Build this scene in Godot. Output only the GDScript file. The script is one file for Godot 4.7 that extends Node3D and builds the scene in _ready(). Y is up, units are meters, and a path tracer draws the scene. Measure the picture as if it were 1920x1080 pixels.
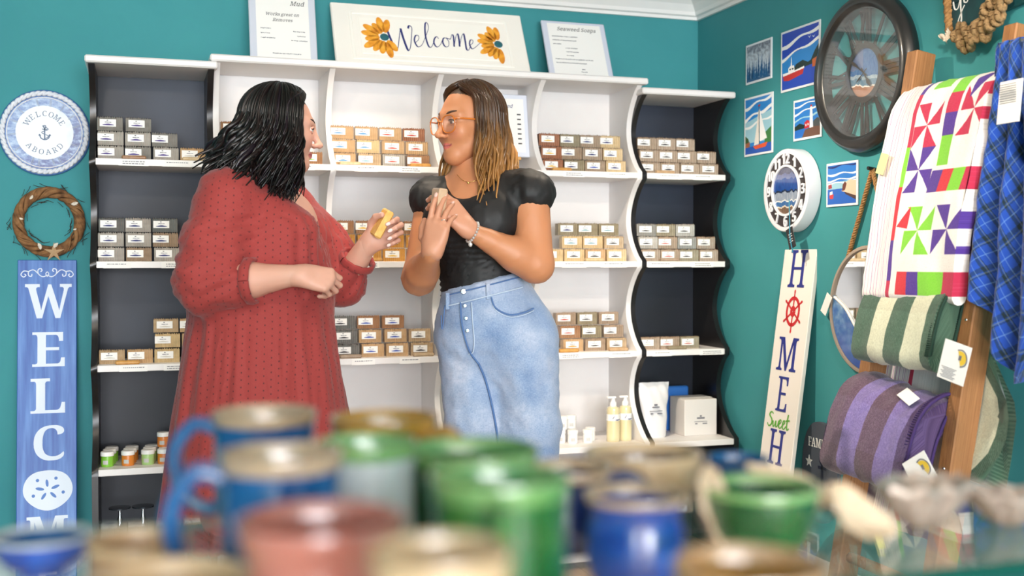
extends Node3D
# A gift shop corner: soap shelves on a teal wall, two shoppers, nautical wall decor, a blanket ladder and a glass table of pottery.

var names := {}
var M := {}
var soap_mats := {}
var soap_mesh := []
var band_mats := {}

func _ready():
	set_view()
	set_light()
	make_materials()
	build_room()
	build_shelves()
	build_people()
	build_table()
	build_soaps()
	build_shelf_goods()
	build_wall_left()
	build_top_signs()
	build_wall_right()
	build_ladder()
	build_pottery()

func set_view():
	var cam := Camera3D.new()
	cam.name = "camera"
	add_child(cam)
	cam.position = Vector3(0, 1.15, 4.2)
	cam.rotation_degrees = Vector3(-1.36, -18.25, 0)
	cam.fov = 28.85
	cam.near = 0.05
	cam.far = 40.0
	var at := CameraAttributesPhysical.new()
	at.frustum_focal_length = 46.65
	at.frustum_focus_distance = 3.5
	at.exposure_aperture = 2.7
	cam.attributes = at
	cam.fov = 28.85
	cam.current = true

func set_light():
	var w := WorldEnvironment.new()
	w.name = "environment"
	var e := Environment.new()
	e.background_mode = Environment.BG_SKY
	var sky := Sky.new()
	var sm := ProceduralSkyMaterial.new()
	sm.sky_top_color = Color(0.55, 0.7, 0.92)
	sm.sky_horizon_color = Color(0.85, 0.9, 0.97)
	sm.ground_bottom_color = Color(0.45, 0.45, 0.45)
	sm.ground_horizon_color = Color(0.8, 0.84, 0.88)
	sky.sky_material = sm
	e.sky = sky
	e.tonemap_mode = Environment.TONE_MAPPER_LINEAR
	e.tonemap_exposure = 0.4
	e.sdfgi_enabled = true
	e.ssao_enabled = true
	e.ssil_enabled = true
	w.environment = e
	add_child(w)
	# daylight through the shop window behind the camera
	var a := AreaLight3D.new()
	a.name = "window_daylight"
	a.area_size = Vector2(4.2, 1.8)
	a.light_color = Color(0.97, 0.98, 1.0)
	a.light_energy = 150.0
	a.area_range = 16.0
	a.area_attenuation = 2.0
	a.shadow_enabled = true
	a.position = Vector3(-0.1, 1.22, 9.12)
	add_child(a)

# ---------------------------------------------------------------- naming
func numbered(called: String) -> String:
	if not names.has(called):
		names[called] = 0
		return called
	names[called] += 1
	return "%s_%03d" % [called, names[called]]

func tag(o, label: String, category: String, group := "", kind := ""):
	o.set_meta("label", label)
	o.set_meta("category", category)
	if group != "":
		o.set_meta("group", group)
	if kind != "":
		o.set_meta("kind", kind)
	return o

func thing(called: String, label: String, category: String, at := Vector3.ZERO, group := "") -> Node3D:
	var o := Node3D.new()
	o.name = numbered(called)
	add_child(o)
	o.position = at
	tag(o, label, category, group)
	return o

func part(called: String, mesh, m: Material, parent: Node, at := Vector3.ZERO) -> MeshInstance3D:
	var o := MeshInstance3D.new()
	o.name = called
	if mesh is MB:
		o.mesh = mesh.done()
	else:
		o.mesh = mesh
	o.material_override = m
	parent.add_child(o, true)
	o.position = at
	return o

func single(called: String, mesh, m: Material, label: String, category: String, at := Vector3.ZERO, group := "") -> MeshInstance3D:
	var o := part(numbered(called), mesh, m, self, at)
	tag(o, label, category, group)
	return o

func structure(called: String, mesh, m: Material, at := Vector3.ZERO) -> MeshInstance3D:
	var o := part(called, mesh, m, self, at)
	o.set_meta("kind", "structure")
	return o

# ---------------------------------------------------------------- materials
func mat(c: Color, rough := 0.6, metal := 0.0) -> StandardMaterial3D:
	var m := StandardMaterial3D.new()
	m.albedo_color = c
	m.roughness = rough
	m.metallic = metal
	return m

func rgb(r: int, g: int, b: int) -> Color:
	return Color(r / 255.0, g / 255.0, b / 255.0)

func noise_tex(freq: float, cols: Array, size := 256, type := FastNoiseLite.TYPE_SIMPLEX_SMOOTH, sd := 1, oct := 4) -> NoiseTexture2D:
	var n := FastNoiseLite.new()
	n.noise_type = type
	n.frequency = freq
	n.seed = sd
	n.fractal_octaves = oct
	var t := NoiseTexture2D.new()
	t.width = size
	t.height = size
	t.seamless = true
	t.noise = n
	var g := Gradient.new()
	var offs := PackedFloat32Array()
	var cc := PackedColorArray()
	for i in cols.size():
		offs.append(float(i) / (cols.size() - 1))
		cc.append(cols[i])
	g.offsets = offs
	g.colors = cc
	t.color_ramp = g
	return t

func tri_mat(tex: Texture2D, scale: float, rough := 0.6, world := true, bump: Texture2D = null, depth := 0.0) -> StandardMaterial3D:
	var m := mat(Color.WHITE, rough)
	m.albedo_texture = tex
	m.uv1_triplanar = true
	m.uv1_world_triplanar = world
	m.uv1_scale = Vector3.ONE * scale
	if bump:
		m.heightmap_enabled = true
		m.heightmap_texture = bump
		m.heightmap_scale = depth
	return m

func picture(im: Image, rough := 0.5) -> StandardMaterial3D:
	var m := mat(Color.WHITE, rough)
	m.albedo_texture = ImageTexture.create_from_image(im)
	m.texture_repeat = false
	return m

func vmat(rough := 0.5, coat := 0.0) -> StandardMaterial3D:
	var m := mat(Color.WHITE, rough)
	m.vertex_color_use_as_albedo = true
	if coat > 0.0:
		m.clearcoat_enabled = true
		m.clearcoat = coat
		m.clearcoat_roughness = 0.12
	return m

func coat(m: StandardMaterial3D, amount := 1.0, rough := 0.05) -> StandardMaterial3D:
	m.clearcoat_enabled = true
	m.clearcoat = amount
	m.clearcoat_roughness = rough
	return m

func cloth_rim(m: StandardMaterial3D, amount := 0.3) -> StandardMaterial3D:
	m.rim_enabled = true
	m.rim = amount
	m.rim_tint = 0.6
	return m

func wood_tex(a: Color, b: Color, c: Color, sd: int) -> ImageTexture:
	var im := Image.create(128, 512, false, Image.FORMAT_RGB8)
	var n := FastNoiseLite.new()
	n.seed = sd
	n.frequency = 0.02
	for y in 512:
		for x in 128:
			var g: float = n.get_noise_2d(x * 6.0, y * 0.5) * 0.5 + 0.5
			var f: float = n.get_noise_2d(x * 28.0 + 900.0, y * 1.3) * 0.5 + 0.5
			var col := a.lerp(b, clampf(g * 1.3 - 0.15, 0, 1)).lerp(c, clampf(f * 1.6 - 0.85, 0, 1))
			im.set_pixel(x, y, col)
	return ImageTexture.create_from_image(im)

func glass_mat(alpha := 0.06, tint := Color(1, 1, 1)) -> StandardMaterial3D:
	var m := mat(Color(tint.r, tint.g, tint.b, alpha), 0.02)
	m.transparency = BaseMaterial3D.TRANSPARENCY_ALPHA
	return m

func make_materials():
	M.white = tri_mat(noise_tex(0.02, [rgb(226, 222, 220), rgb(236, 233, 231)], 256, 3, 4), 0.7, 0.42)
	M.white_plain = mat(rgb(238, 236, 233), 0.45)
	M.paper = mat(rgb(240, 238, 234), 0.75)
	M.black = tri_mat(noise_tex(0.012, [rgb(15, 17, 21), rgb(22, 25, 31), rgb(30, 34, 42)], 256, 3, 7), 0.8, 0.5)
	M.black_edge = mat(rgb(24, 22, 23), 0.32)
	M.black_board = tri_mat(noise_tex(0.01, [rgb(16, 20, 30), rgb(28, 35, 49), rgb(50, 60, 78)], 256, 3, 5), 0.6, 0.52)
	M.ink = mat(rgb(40, 40, 46), 0.6)
	M.grey_ink = mat(rgb(110, 110, 118), 0.7)
	M.navy = mat(rgb(32, 44, 112), 0.5)
	M.steel = mat(rgb(200, 202, 206), 0.22, 1.0)
	M.iron = mat(rgb(26, 26, 27), 0.38, 0.0)
	M.glass = glass_mat(0.02)
	M.rope = tri_mat(noise_tex(0.05, [rgb(120, 84, 48), rgb(168, 124, 76), rgb(196, 156, 104)], 128, 3, 9), 12.0, 0.9, false)

# ---------------------------------------------------------------- mesh building
class MB:
	var v := PackedVector3Array()
	var uv := PackedVector2Array()
	var col := PackedColorArray()
	var idx := PackedInt32Array()
	var given := {}
	var c := Color.WHITE

	func vert(p: Vector3, t := Vector2.ZERO) -> int:
		v.append(p)
		uv.append(t)
		col.append(c)
		return v.size() - 1

	func tri(a: int, b: int, d: int):
		idx.append(a)
		idx.append(d)
		idx.append(b)

	func quad(a: int, b: int, d: int, e: int):
		tri(a, b, d)
		tri(a, d, e)

	func face(pts: Array, uvs := []):
		var f := []
		for i in pts.size():
			f.append(vert(pts[i], uvs[i] if uvs.size() > i else Vector2.ZERO))
		for i in range(1, f.size() - 1):
			tri(f[0], f[i], f[i + 1])

	func box(ctr: Vector3, size: Vector3, b := Basis.IDENTITY):
		var h := size * 0.5
		for ax in 3:
			for s in [-1.0, 1.0]:
				var n := Vector3.ZERO
				n[ax] = s
				var u := Vector3.ZERO
				u[(ax + 1) % 3] = 1.0
				var w := n.cross(u)
				var q := []
				for k in [[-1, -1], [1, -1], [1, 1], [-1, 1]]:
					q.append(ctr + b * ((n + u * k[0] + w * k[1]) * h))
				face(q, [Vector2(0, 1), Vector2(1, 1), Vector2(1, 0), Vector2(0, 0)])

	func bevel(ctr: Vector3, size: Vector3, r: float, b := Basis.IDENTITY):
		# a box with chamfered edges
		var h := size * 0.5
		var i := h - Vector3.ONE * r
		for ax in 3:
			var a1 := (ax + 1) % 3
			var a2 := (ax + 2) % 3
			for s in [-1.0, 1.0]:
				var q := []
				for k in [[-1, -1], [1, -1], [1, 1], [-1, 1]]:
					var p := Vector3.ZERO
					p[ax] = s * h[ax]
					p[a1] = k[0] * i[a1] * s
					p[a2] = k[1] * i[a2]
					q.append(ctr + b * p)
				face(q, [Vector2(0, 1), Vector2(1, 1), Vector2(1, 0), Vector2(0, 0)])
			for s1 in [-1.0, 1.0]:
				for s2 in [-1.0, 1.0]:
					var q := []
					for k in [[-1, 0], [1, 0], [1, 1], [-1, 1]]:
						var p := Vector3.ZERO
						p[ax] = k[0] * i[ax]
						p[a1] = s1 * (h[a1] if k[1] == 0 else i[a1])
						p[a2] = s2 * (i[a2] if k[1] == 0 else h[a2])
						q.append(ctr + b * p)
					if s1 * s2 > 0:
						q.reverse()
					face(q)
		for sx in [-1.0, 1.0]:
			for sy in [-1.0, 1.0]:
				for sz in [-1.0, 1.0]:
					var q := [ctr + b * Vector3(sx * h.x, sy * i.y, sz * i.z), ctr + b * Vector3(sx * i.x, sy * h.y, sz * i.z), ctr + b * Vector3(sx * i.x, sy * i.y, sz * h.z)]
					if sx * sy * sz < 0:
						q.reverse()
					face(q)

	func lathe(prof: Array, seg := 32, at := Transform3D.IDENTITY, arc := TAU, wob = null):
		# prof: Vector2(radius, height), going up the outside; y is the axis
		var rings := []
		var n := prof.size()
		var len := 0.0
		for i in n:
			if i > 0:
				len += prof[i].distance_to(prof[i - 1])
			var hard := false
			if i > 0 and i < n - 1:
				var d0: Vector2 = (prof[i] - prof[i - 1]).normalized()
				var d1: Vector2 = (prof[i + 1] - prof[i]).normalized()
				hard = d0.dot(d1) < 0.7
			var times := 2 if hard else 1
			for k in times:
				var ring := PackedInt32Array()
				for j in seg + 1:
					var a := arc * j / seg
					var r: float = prof[i].x
					var y: float = prof[i].y
					if wob != null:
						var w: Vector2 = wob.call(a, r, y)
						r = w.x
						y = w.y
					ring.append(vert(at * Vector3(r * cos(a), y, -r * sin(a)), Vector2(float(j) / seg, len)))
				rings.append([ring, hard and k == 1])
		for i in rings.size() - 1:
			if rings[i + 1][1]:
				continue
			var a: PackedInt32Array = rings[i][0]
			var b: PackedInt32Array = rings[i + 1][0]
			for j in seg:
				quad(a[j], a[j + 1], b[j + 1], b[j])
		if is_equal_approx(arc, TAU):
			for r in rings:
				weld(r[0][0], r[0][seg])

	var welds := []
	func weld(a: int, b: int):
		welds.append(Vector2i(a, b))

	func tube(path: Array, rad, sides := 8, caps := true, flat := 1.0, ref := Vector3.ZERO):
		var n := path.size()
		var prev := Vector3.ZERO
		var rings := []
		var len := 0.0
		for i in n:
			var p: Vector3 = path[i]
			if i > 0:
				len += p.distance_to(path[i - 1])
			var t: Vector3 = (path[mini(i + 1, n - 1)] - path[maxi(i - 1, 0)]).normalized()
			var nn: Vector3
			if ref != Vector3.ZERO:
				nn = (ref - t * ref.dot(t)).normalized()
			elif i == 0:
				nn = t.cross(Vector3.UP if absf(t.y) < 0.9 else Vector3.RIGHT).normalized()
			else:
				nn = (prev - t * prev.dot(t)).normalized()
			prev = nn
			var bb := t.cross(nn)
			var r: float = rad[i] if rad is Array or rad is PackedFloat32Array else rad
			var ring := []
			for j in sides + 1:
				var a := TAU * j / sides
				ring.append(vert(p + (nn * cos(a) * flat + bb * sin(a)) * r, Vector2(float(j) / sides, len)))
			rings.append(ring)
		for i in n - 1:
			for j in sides:
				quad(rings[i][j], rings[i][j + 1], rings[i + 1][j + 1], rings[i + 1][j])
		for r in rings:
			weld(r[0], r[sides])
		if caps:
			var q := []
			for j in sides:
				q.append(v[rings[0][sides - 1 - j]])
			face(q)
			q = []
			for j in sides:
				q.append(v[rings[n - 1][j]])
			face(q)

	func prism(poly: PackedVector2Array, depth: float, at := Transform3D.IDENTITY, uvr := Rect2()):
		# poly in the local xy plane, front at z = depth, back at z = 0
		if Geometry2D.is_polygon_clockwise(poly):
			poly.reverse()
		var ids := Geometry2D.triangulate_polygon(poly)
		if ids.is_empty():
			return
		var base := v.size()
		for p in poly:
			vert(at * Vector3(p.x, p.y, depth), Vector2((p.x - uvr.position.x) / uvr.size.x, 1.0 - (p.y - uvr.position.y) / uvr.size.y) if uvr.size.x != 0 else Vector2.ZERO)
		var back := v.size()
		for p in poly:
			vert(at * Vector3(p.x, p.y, 0))
		for i in range(0, ids.size(), 3):
			var a := poly[ids[i]]
			var b := poly[ids[i + 1]]
			var d := poly[ids[i + 2]]
			if (b - a).cross(d - a) > 0:
				tri(base + ids[i], base + ids[i + 1], base + ids[i + 2])
				tri(back + ids[i], back + ids[i + 2], back + ids[i + 1])
			else:
				tri(base + ids[i], base + ids[i + 2], base + ids[i + 1])
				tri(back + ids[i], back + ids[i + 1], back + ids[i + 2])
		var n := poly.size()
		for i in n:
			var a := poly[i]
			var b := poly[(i + 1) % n]
			face([at * Vector3(a.x, a.y, 0), at * Vector3(b.x, b.y, 0), at * Vector3(b.x, b.y, depth), at * Vector3(a.x, a.y, depth)])

	func grid(nu: int, nv: int, f: Callable, flip := false):
		# a surface of shared vertices; f(u, v) gives a position
		var base := v.size()
		for j in nv + 1:
			for i in nu + 1:
				vert(f.call(float(i) / nu, float(j) / nv), Vector2(float(i) / nu, float(j) / nv))
		for j in nv:
			for i in nu:
				var a := base + j * (nu + 1) + i
				if flip:
					quad(a, a + nu + 1, a + nu + 2, a + 1)
				else:
					quad(a, a + 1, a + nu + 2, a + nu + 1)

	func sheet(nu: int, nv: int, f: Callable, thick: float):
		# a cloth with two faces and closed edges
		var pos := []
		for j in nv + 1:
			for i in nu + 1:
				pos.append(f.call(float(i) / nu, float(j) / nv))
		var w := nu + 1
		for side in 2:
			var base := v.size()
			for j in nv + 1:
				for i in nu + 1:
					var du: Vector3 = pos[j * w + mini(i + 1, nu)] - pos[j * w + maxi(i - 1, 0)]
					var dv: Vector3 = pos[mini(j + 1, nv) * w + i] - pos[maxi(j - 1, 0) * w + i]
					var nn := dv.cross(du).normalized() * thick * (0.5 if side == 0 else -0.5)
					vert(pos[j * w + i] + nn, Vector2(float(i) / nu, float(j) / nv))
			for j in nv:
				for i in nu:
					var a := base + j * w + i
					if side == 0:
						quad(a, a + w, a + w + 1, a + 1)
					else:
						quad(a, a + 1, a + w + 1, a + w)
		var b0 := v.size() - 2 * w * (nv + 1)
		var b1 := v.size() - w * (nv + 1)
		var loop := []
		for i in nu:
			loop.append(i)
		for j in nv:
			loop.append(j * w + nu)
		for i in nu:
			loop.append(nv * w + nu - i)
		for j in nv:
			loop.append((nv - j) * w)
		for k in loop.size():
			var p: int = loop[k]
			var q: int = loop[(k + 1) % loop.size()]
			face([v[b0 + p], v[b0 + q], v[b1 + q], v[b1 + p]], [uv[b0 + p], uv[b0 + q], uv[b0 + q], uv[b0 + p]])

	func ribbon(pts: Array, w, at := Transform3D.IDENTITY, thick := 0.001):
		# a flat pen stroke in the local xy plane
		var n := pts.size()
		var ln := []
		for s in [1.0, -1.0]:
			var side := []
			for i in n:
				var t: Vector2 = (pts[mini(i + 1, n - 1)] - pts[maxi(i - 1, 0)]).normalized()
				var r: float = w[i] if w is Array else w
				side.append(pts[i] + Vector2(-t.y, t.x) * r * s)
			ln.append(side)
		for i in n - 1:
			var a: Vector2 = ln[0][i]
			var b: Vector2 = ln[0][i + 1]
			var d: Vector2 = ln[1][i + 1]
			var e: Vector2 = ln[1][i]
			face([at * Vector3(e.x, e.y, thick), at * Vector3(d.x, d.y, thick), at * Vector3(b.x, b.y, thick), at * Vector3(a.x, a.y, thick)])
			face([at * Vector3(a.x, a.y, 0), at * Vector3(a.x, a.y, thick), at * Vector3(b.x, b.y, thick), at * Vector3(b.x, b.y, 0)])
			face([at * Vector3(e.x, e.y, 0), at * Vector3(d.x, d.y, 0), at * Vector3(d.x, d.y, thick), at * Vector3(e.x, e.y, thick)])

	func normals() -> PackedVector3Array:
		var nn := PackedVector3Array()
		nn.resize(v.size())
		for i in range(0, idx.size(), 3):
			var a := idx[i]
			var b := idx[i + 1]
			var d := idx[i + 2]
			var f := (v[d] - v[a]).cross(v[b] - v[a])
			nn[a] += f
			nn[b] += f
			nn[d] += f
		for w in welds:
			var s := nn[w.x] + nn[w.y]
			nn[w.x] = s
			nn[w.y] = s
		for i in nn.size():
			nn[i] = nn[i].normalized() if nn[i].length_squared() > 1e-20 else Vector3.UP
		return nn

	func push(f: Callable, from := 0):
		# moves each vertex along its normal by f(position, normal)
		var nn := normals()
		for i in range(from, v.size()):
			v[i] += nn[i] * float(f.call(v[i], nn[i]))

	func smooth(times: int, from := 0):
		for t in times:
			var sum := PackedVector3Array()
			sum.resize(v.size())
			var cnt := PackedInt32Array()
			cnt.resize(v.size())
			for i in range(0, idx.size(), 3):
				for k in 3:
					var a := idx[i + k]
					var b := idx[i + (k + 1) % 3]
					sum[a] += v[b]
					cnt[a] += 1
			for i in range(from, v.size()):
				if cnt[i] > 0:
					v[i] = v[i].lerp(sum[i] / cnt[i], 0.5)

	func done() -> ArrayMesh:
		var arr := []
		arr.resize(Mesh.ARRAY_MAX)
		arr[Mesh.ARRAY_VERTEX] = v
		arr[Mesh.ARRAY_NORMAL] = normals()
		arr[Mesh.ARRAY_TEX_UV] = uv
		arr[Mesh.ARRAY_COLOR] = col
		arr[Mesh.ARRAY_INDEX] = idx
		var m := ArrayMesh.new()
		m.add_surface_from_arrays(Mesh.PRIMITIVE_TRIANGLES, arr)
		return m

# a distance field on a grid, joined smoothly and meshed as surface nets
class Field:
	var o: Vector3
	var h: float
	var nx: int
	var ny: int
	var nz: int
	var d := PackedFloat32Array()

	func _init(lo: Vector3, hi: Vector3, cell: float):
		o = lo
		h = cell
		nx = int((hi.x - lo.x) / cell) + 2
		ny = int((hi.y - lo.y) / cell) + 2
		nz = int((hi.z - lo.z) / cell) + 2
		d.resize(nx * ny * nz)
		d.fill(0.4)

	func blend(i: int, e: float, k: float, sub: bool):
		var c := d[i]
		if sub:
			var g := maxf(k - absf(c + e), 0.0)
			d[i] = maxf(c, -e) + g * g / k * 0.25
		else:
			var g := maxf(k - absf(c - e), 0.0)
			d[i] = minf(c, e) - g * g / k * 0.25

	func span(lo: Vector3, hi: Vector3) -> PackedInt32Array:
		var a := (lo - o) / h
		var b := (hi - o) / h
		return PackedInt32Array([clampi(int(floor(a.x)), 0, nx), clampi(int(ceil(b.x)) + 1, 0, nx), clampi(int(floor(a.y)), 0, ny), clampi(int(ceil(b.y)) + 1, 0, ny), clampi(int(floor(a.z)), 0, nz), clampi(int(ceil(b.z)) + 1, 0, nz)])

	func cone(a: Vector3, b: Vector3, ra: float, rb: float, k := 0.02, sub := false, sq := Vector3.ONE):
		var m := k + 2.0 * h
		var ea := (Vector3.ONE * (ra + m)) / sq
		var eb := (Vector3.ONE * (rb + m)) / sq
		var s := span((a - ea).min(b - eb), (a + ea).max(b + eb))
		var ba := (b - a) * sq
		var bb := maxf(ba.length_squared(), 1e-9)
		for z in range(s[4], s[5]):
			for y in range(s[2], s[3]):
				var row := (z * ny + y) * nx
				for x in range(s[0], s[1]):
					var p := (o + Vector3(x, y, z) * h - a) * sq
					var t := clampf(p.dot(ba) / bb, 0.0, 1.0)
					blend(row + x, (p - ba * t).length() - lerpf(ra, rb, t), k, sub)

	func ell(c: Vector3, r: Vector3, k := 0.02, bas := Basis.IDENTITY, sub := false):
		var m := k + 2.0 * h
		var big := maxf(r.x, maxf(r.y, r.z))
		var e := Vector3.ONE * (big + m)
		if bas == Basis.IDENTITY:
			e = r + Vector3.ONE * m
		var s := span(c - e, c + e)
		var inv := bas.inverse()
		for z in range(s[4], s[5]):
			for y in range(s[2], s[3]):
				var row := (z * ny + y) * nx
				for x in range(s[0], s[1]):
					var p := inv * (o + Vector3(x, y, z) * h - c)
					var q := p / r
					var k0 := q.length()
					var k1 := maxf((q / r).length(), 1e-6)
					blend(row + x, k0 * (k0 - 1.0) / k1, k, sub)

	func cut(n: Vector3, at: Vector3):
		# keeps what lies behind the plane through at, whose normal is n
		for z in nz:
			for y in ny:
				var row := (z * ny + y) * nx
				for x in nx:
					d[row + x] = maxf(d[row + x], (o + Vector3(x, y, z) * h - at).dot(n))

	func net(mb: MB, tf := Transform3D.IDENTITY, paint = null):
		var cell := PackedInt32Array()
		cell.resize(nx * ny * nz)
		cell.fill(-1)
		var sy := nx
		var sz := nx * ny
		var off := PackedInt32Array([0, 1, sy, sy + 1, sz, sz + 1, sz + sy, sz + sy + 1])
		var edges := [[0, 1], [2, 3], [4, 5], [6, 7], [0, 2], [1, 3], [4, 6], [5, 7], [0, 4], [1, 5], [2, 6], [3, 7]]
		for z in nz - 1:
			for y in ny - 1:
				var row := z * sz + y * sy
				for x in nx - 1:
					var i := row + x
					var a := d[i] < 0.0
					if (d[i + 1] < 0.0) == a and (d[i + sy] < 0.0) == a and (d[i + sy + 1] < 0.0) == a and (d[i + sz] < 0.0) == a and (d[i + sz + 1] < 0.0) == a and (d[i + sz + sy] < 0.0) == a and (d[i + sz + sy + 1] < 0.0) == a:
						continue
					var sum := Vector3.ZERO
					var n := 0
					for e in edges:
						var d0 := d[i + off[e[0]]]
						var d1 := d[i + off[e[1]]]
						if (d0 < 0.0) != (d1 < 0.0):
							var t := d0 / (d0 - d1)
							var p0 := Vector3(e[0] & 1, (e[0] >> 1) & 1, e[0] >> 2)
							var p1 := Vector3(e[1] & 1, (e[1] >> 1) & 1, e[1] >> 2)
							sum += p0.lerp(p1, t)
							n += 1
					var p := o + (Vector3(x, y, z) + sum / n) * h
					if paint != null:
						mb.c = paint.call(p)
					cell[i] = mb.vert(tf * p)
		for z in range(1, nz - 1):
			for y in range(1, ny - 1):
				var row := z * sz + y * sy
				for x in range(1, nx - 1):
					var i := row + x
					var a := d[i] < 0.0
					if (d[i + 1] < 0.0) != a:
						quad4(mb, cell[i - sy - sz], cell[i - sz], cell[i], cell[i - sy], a)
					if (d[i + sy] < 0.0) != a:
						quad4(mb, cell[i - sz - 1], cell[i - 1], cell[i], cell[i - sz], a)
					if (d[i + sz] < 0.0) != a:
						quad4(mb, cell[i - 1 - sy], cell[i - sy], cell[i], cell[i - 1], a)

	func quad4(mb: MB, a: int, b: int, c: int, e: int, out: bool):
		if a < 0 or b < 0 or c < 0 or e < 0:
			return
		if out:
			mb.quad(a, b, c, e)
		else:
			mb.quad(a, e, c, b)

# a smooth line through points
func curve(pts: Array, per := 6) -> Array:
	var out := []
	var n := pts.size()
	for i in n - 1:
		var p0 = pts[maxi(i - 1, 0)]
		var p1 = pts[i]
		var p2 = pts[i + 1]
		var p3 = pts[mini(i + 2, n - 1)]
		for k in per:
			out.append(p1.cubic_interpolate(p2, p0, p3, float(k) / per))
	out.append(pts[n - 1])
	return out

func text(what: String, height: float, m: Material, parent: Node, at: Transform3D, serif := true, called := "lettering", bold := false, thick := 0.001, slant := 0.0) -> MeshInstance3D:
	var f := SystemFont.new()
	f.font_names = PackedStringArray(["Droid Serif" if serif else "Droid Sans"])
	if bold:
		f.font_weight = 700
	var t := TextMesh.new()
	t.text = what
	t.font = f
	t.font_size = 48
	t.pixel_size = height / 34.5
	t.depth = thick
	t.curve_step = 3.0
	var o := part(called, t, m, parent)
	var b := Basis.IDENTITY
	b.y = Vector3(slant, 1, 0)
	o.transform = at * Transform3D(b, Vector3.ZERO)
	return o

# ---------------------------------------------------------------- the room
const WALL_X := 2.23
const WALL_Z := -0.06
const TOP_Y := 2.27

func build_room():
	var teal := tri_mat(noise_tex(0.01, [rgb(61, 139, 145), rgb(66, 145, 150), rgb(71, 151, 155)], 256, 3, 3), 0.5, 0.68)
	teal.metallic_specular = 0.3
	M.teal = teal
	var b := MB.new()
	b.box(Vector3(-0.135, 1.135, WALL_Z - 0.05), Vector3(4.93, 2.47, 0.1))
	structure("wall_back", b, teal)
	b = MB.new()
	b.box(Vector3(WALL_X + 0.05, 1.135, 4.57), Vector3(0.1, 2.47, 9.26))
	structure("wall_right", b, teal)
	b = MB.new()
	b.box(Vector3(-2.65, 1.135, 4.57), Vector3(0.1, 2.47, 9.26))
	structure("wall_left", b, teal)
	# the street wall with the shop window
	b = MB.new()
	for r in [[-2.7, -2.25, -0.1, 2.37], [2.05, 2.33, -0.1, 2.37], [-2.25, 2.05, -0.1, 0.3], [-2.25, 2.05, 2.15, 2.37]]:
		b.box(Vector3((r[0] + r[1]) / 2, (r[2] + r[3]) / 2, 9.25), Vector3(r[1] - r[0], r[3] - r[2], 0.1))
	structure("wall_front", b, mat(rgb(222, 218, 210), 0.7))
	b = MB.new()
	b.box(Vector3(-0.1, 1.225, 9.25), Vector3(4.3, 1.85, 0.006))
	var w := structure("window_1", b, M.glass)
	b = MB.new()
	for x in [-2.23, -0.8, 0.6, 2.03]:
		b.box(Vector3(x, 1.225, 9.25), Vector3(0.05, 1.85, 0.07))
	for y in [0.32, 2.13]:
		b.box(Vector3(-0.1, y, 9.25), Vector3(4.26, 0.05, 0.07))
	part("window_frame", b, M.white_plain, w)
	# floor boards
	var wood := mat(Color.WHITE, 0.45)
	wood.albedo_texture = wood_tex(rgb(206, 178, 148), rgb(188, 156, 122), rgb(150, 118, 88), 5)
	b = MB.new()
	b.box(Vector3(-0.185, -0.06, 4.57), Vector3(4.83, 0.08, 9.26))
	var fl := structure("floor", b, mat(rgb(90, 66, 46), 0.7))
	b = MB.new()
	b.bevel(Vector3.ZERO, Vector3(0.178, 0.02, 9.2), 0.0015)
	var plank := b.done()
	for i in 27:
		part("plank", plank, wood, fl, Vector3(-2.5 + i * 0.18, -0.01, 4.58))
	b = MB.new()
	b.box(Vector3(-0.185, TOP_Y + 0.05, 4.57), Vector3(4.83, 0.1, 9.26))
	structure("ceiling", b, mat(rgb(232, 232, 230), 0.8))
	# crown moulding, back and right
	var prof := [Vector2(0, 0), Vector2(0.012, 0), Vector2(0.014, 0.012), Vector2(0.026, 0.016), Vector2(0.03, 0.03), Vector2(0.05, 0.056), Vector2(0.074, 0.074), Vector2(0.08, 0.086), Vector2(0.094, 0.09), Vector2(0.096, 0.108), Vector2(0, 0.108)]
	for side in 2:
		b = MB.new()
		for i in prof.size():
			var p: Vector2 = prof[i]
			var q: Vector2 = prof[(i + 1) % prof.size()]
			if side == 0:
				b.face([Vector3(-2.6, 2.162 + p.y, WALL_Z + p.x), Vector3(WALL_X - p.x, 2.162 + p.y, WALL_Z + p.x), Vector3(WALL_X - q.x, 2.162 + q.y, WALL_Z + q.x), Vector3(-2.6, 2.162 + q.y, WALL_Z + q.x)])
			else:
				b.face([Vector3(WALL_X - p.x, 2.162 + p.y, WALL_Z + p.x), Vector3(WALL_X - p.x, 2.162 + p.y, 9.2), Vector3(WALL_X - q.x, 2.162 + q.y, 9.2), Vector3(WALL_X - q.x, 2.162 + q.y, WALL_Z + q.x)])
		structure("trim_%d" % (side + 1), b, M.white_plain)
	# baseboards
	b = MB.new()
	b.bevel(Vector3(-0.19, 0.06, WALL_Z + 0.008), Vector3(4.8, 0.12, 0.016), 0.003)
	structure("baseboard_back", b, M.white_plain)
	b = MB.new()
	b.bevel(Vector3(WALL_X - 0.008, 0.06, 4.6), Vector3(0.016, 0.12, 9.1), 0.003)
	structure("baseboard_right", b, M.white_plain)
	build_lamps()

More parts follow.
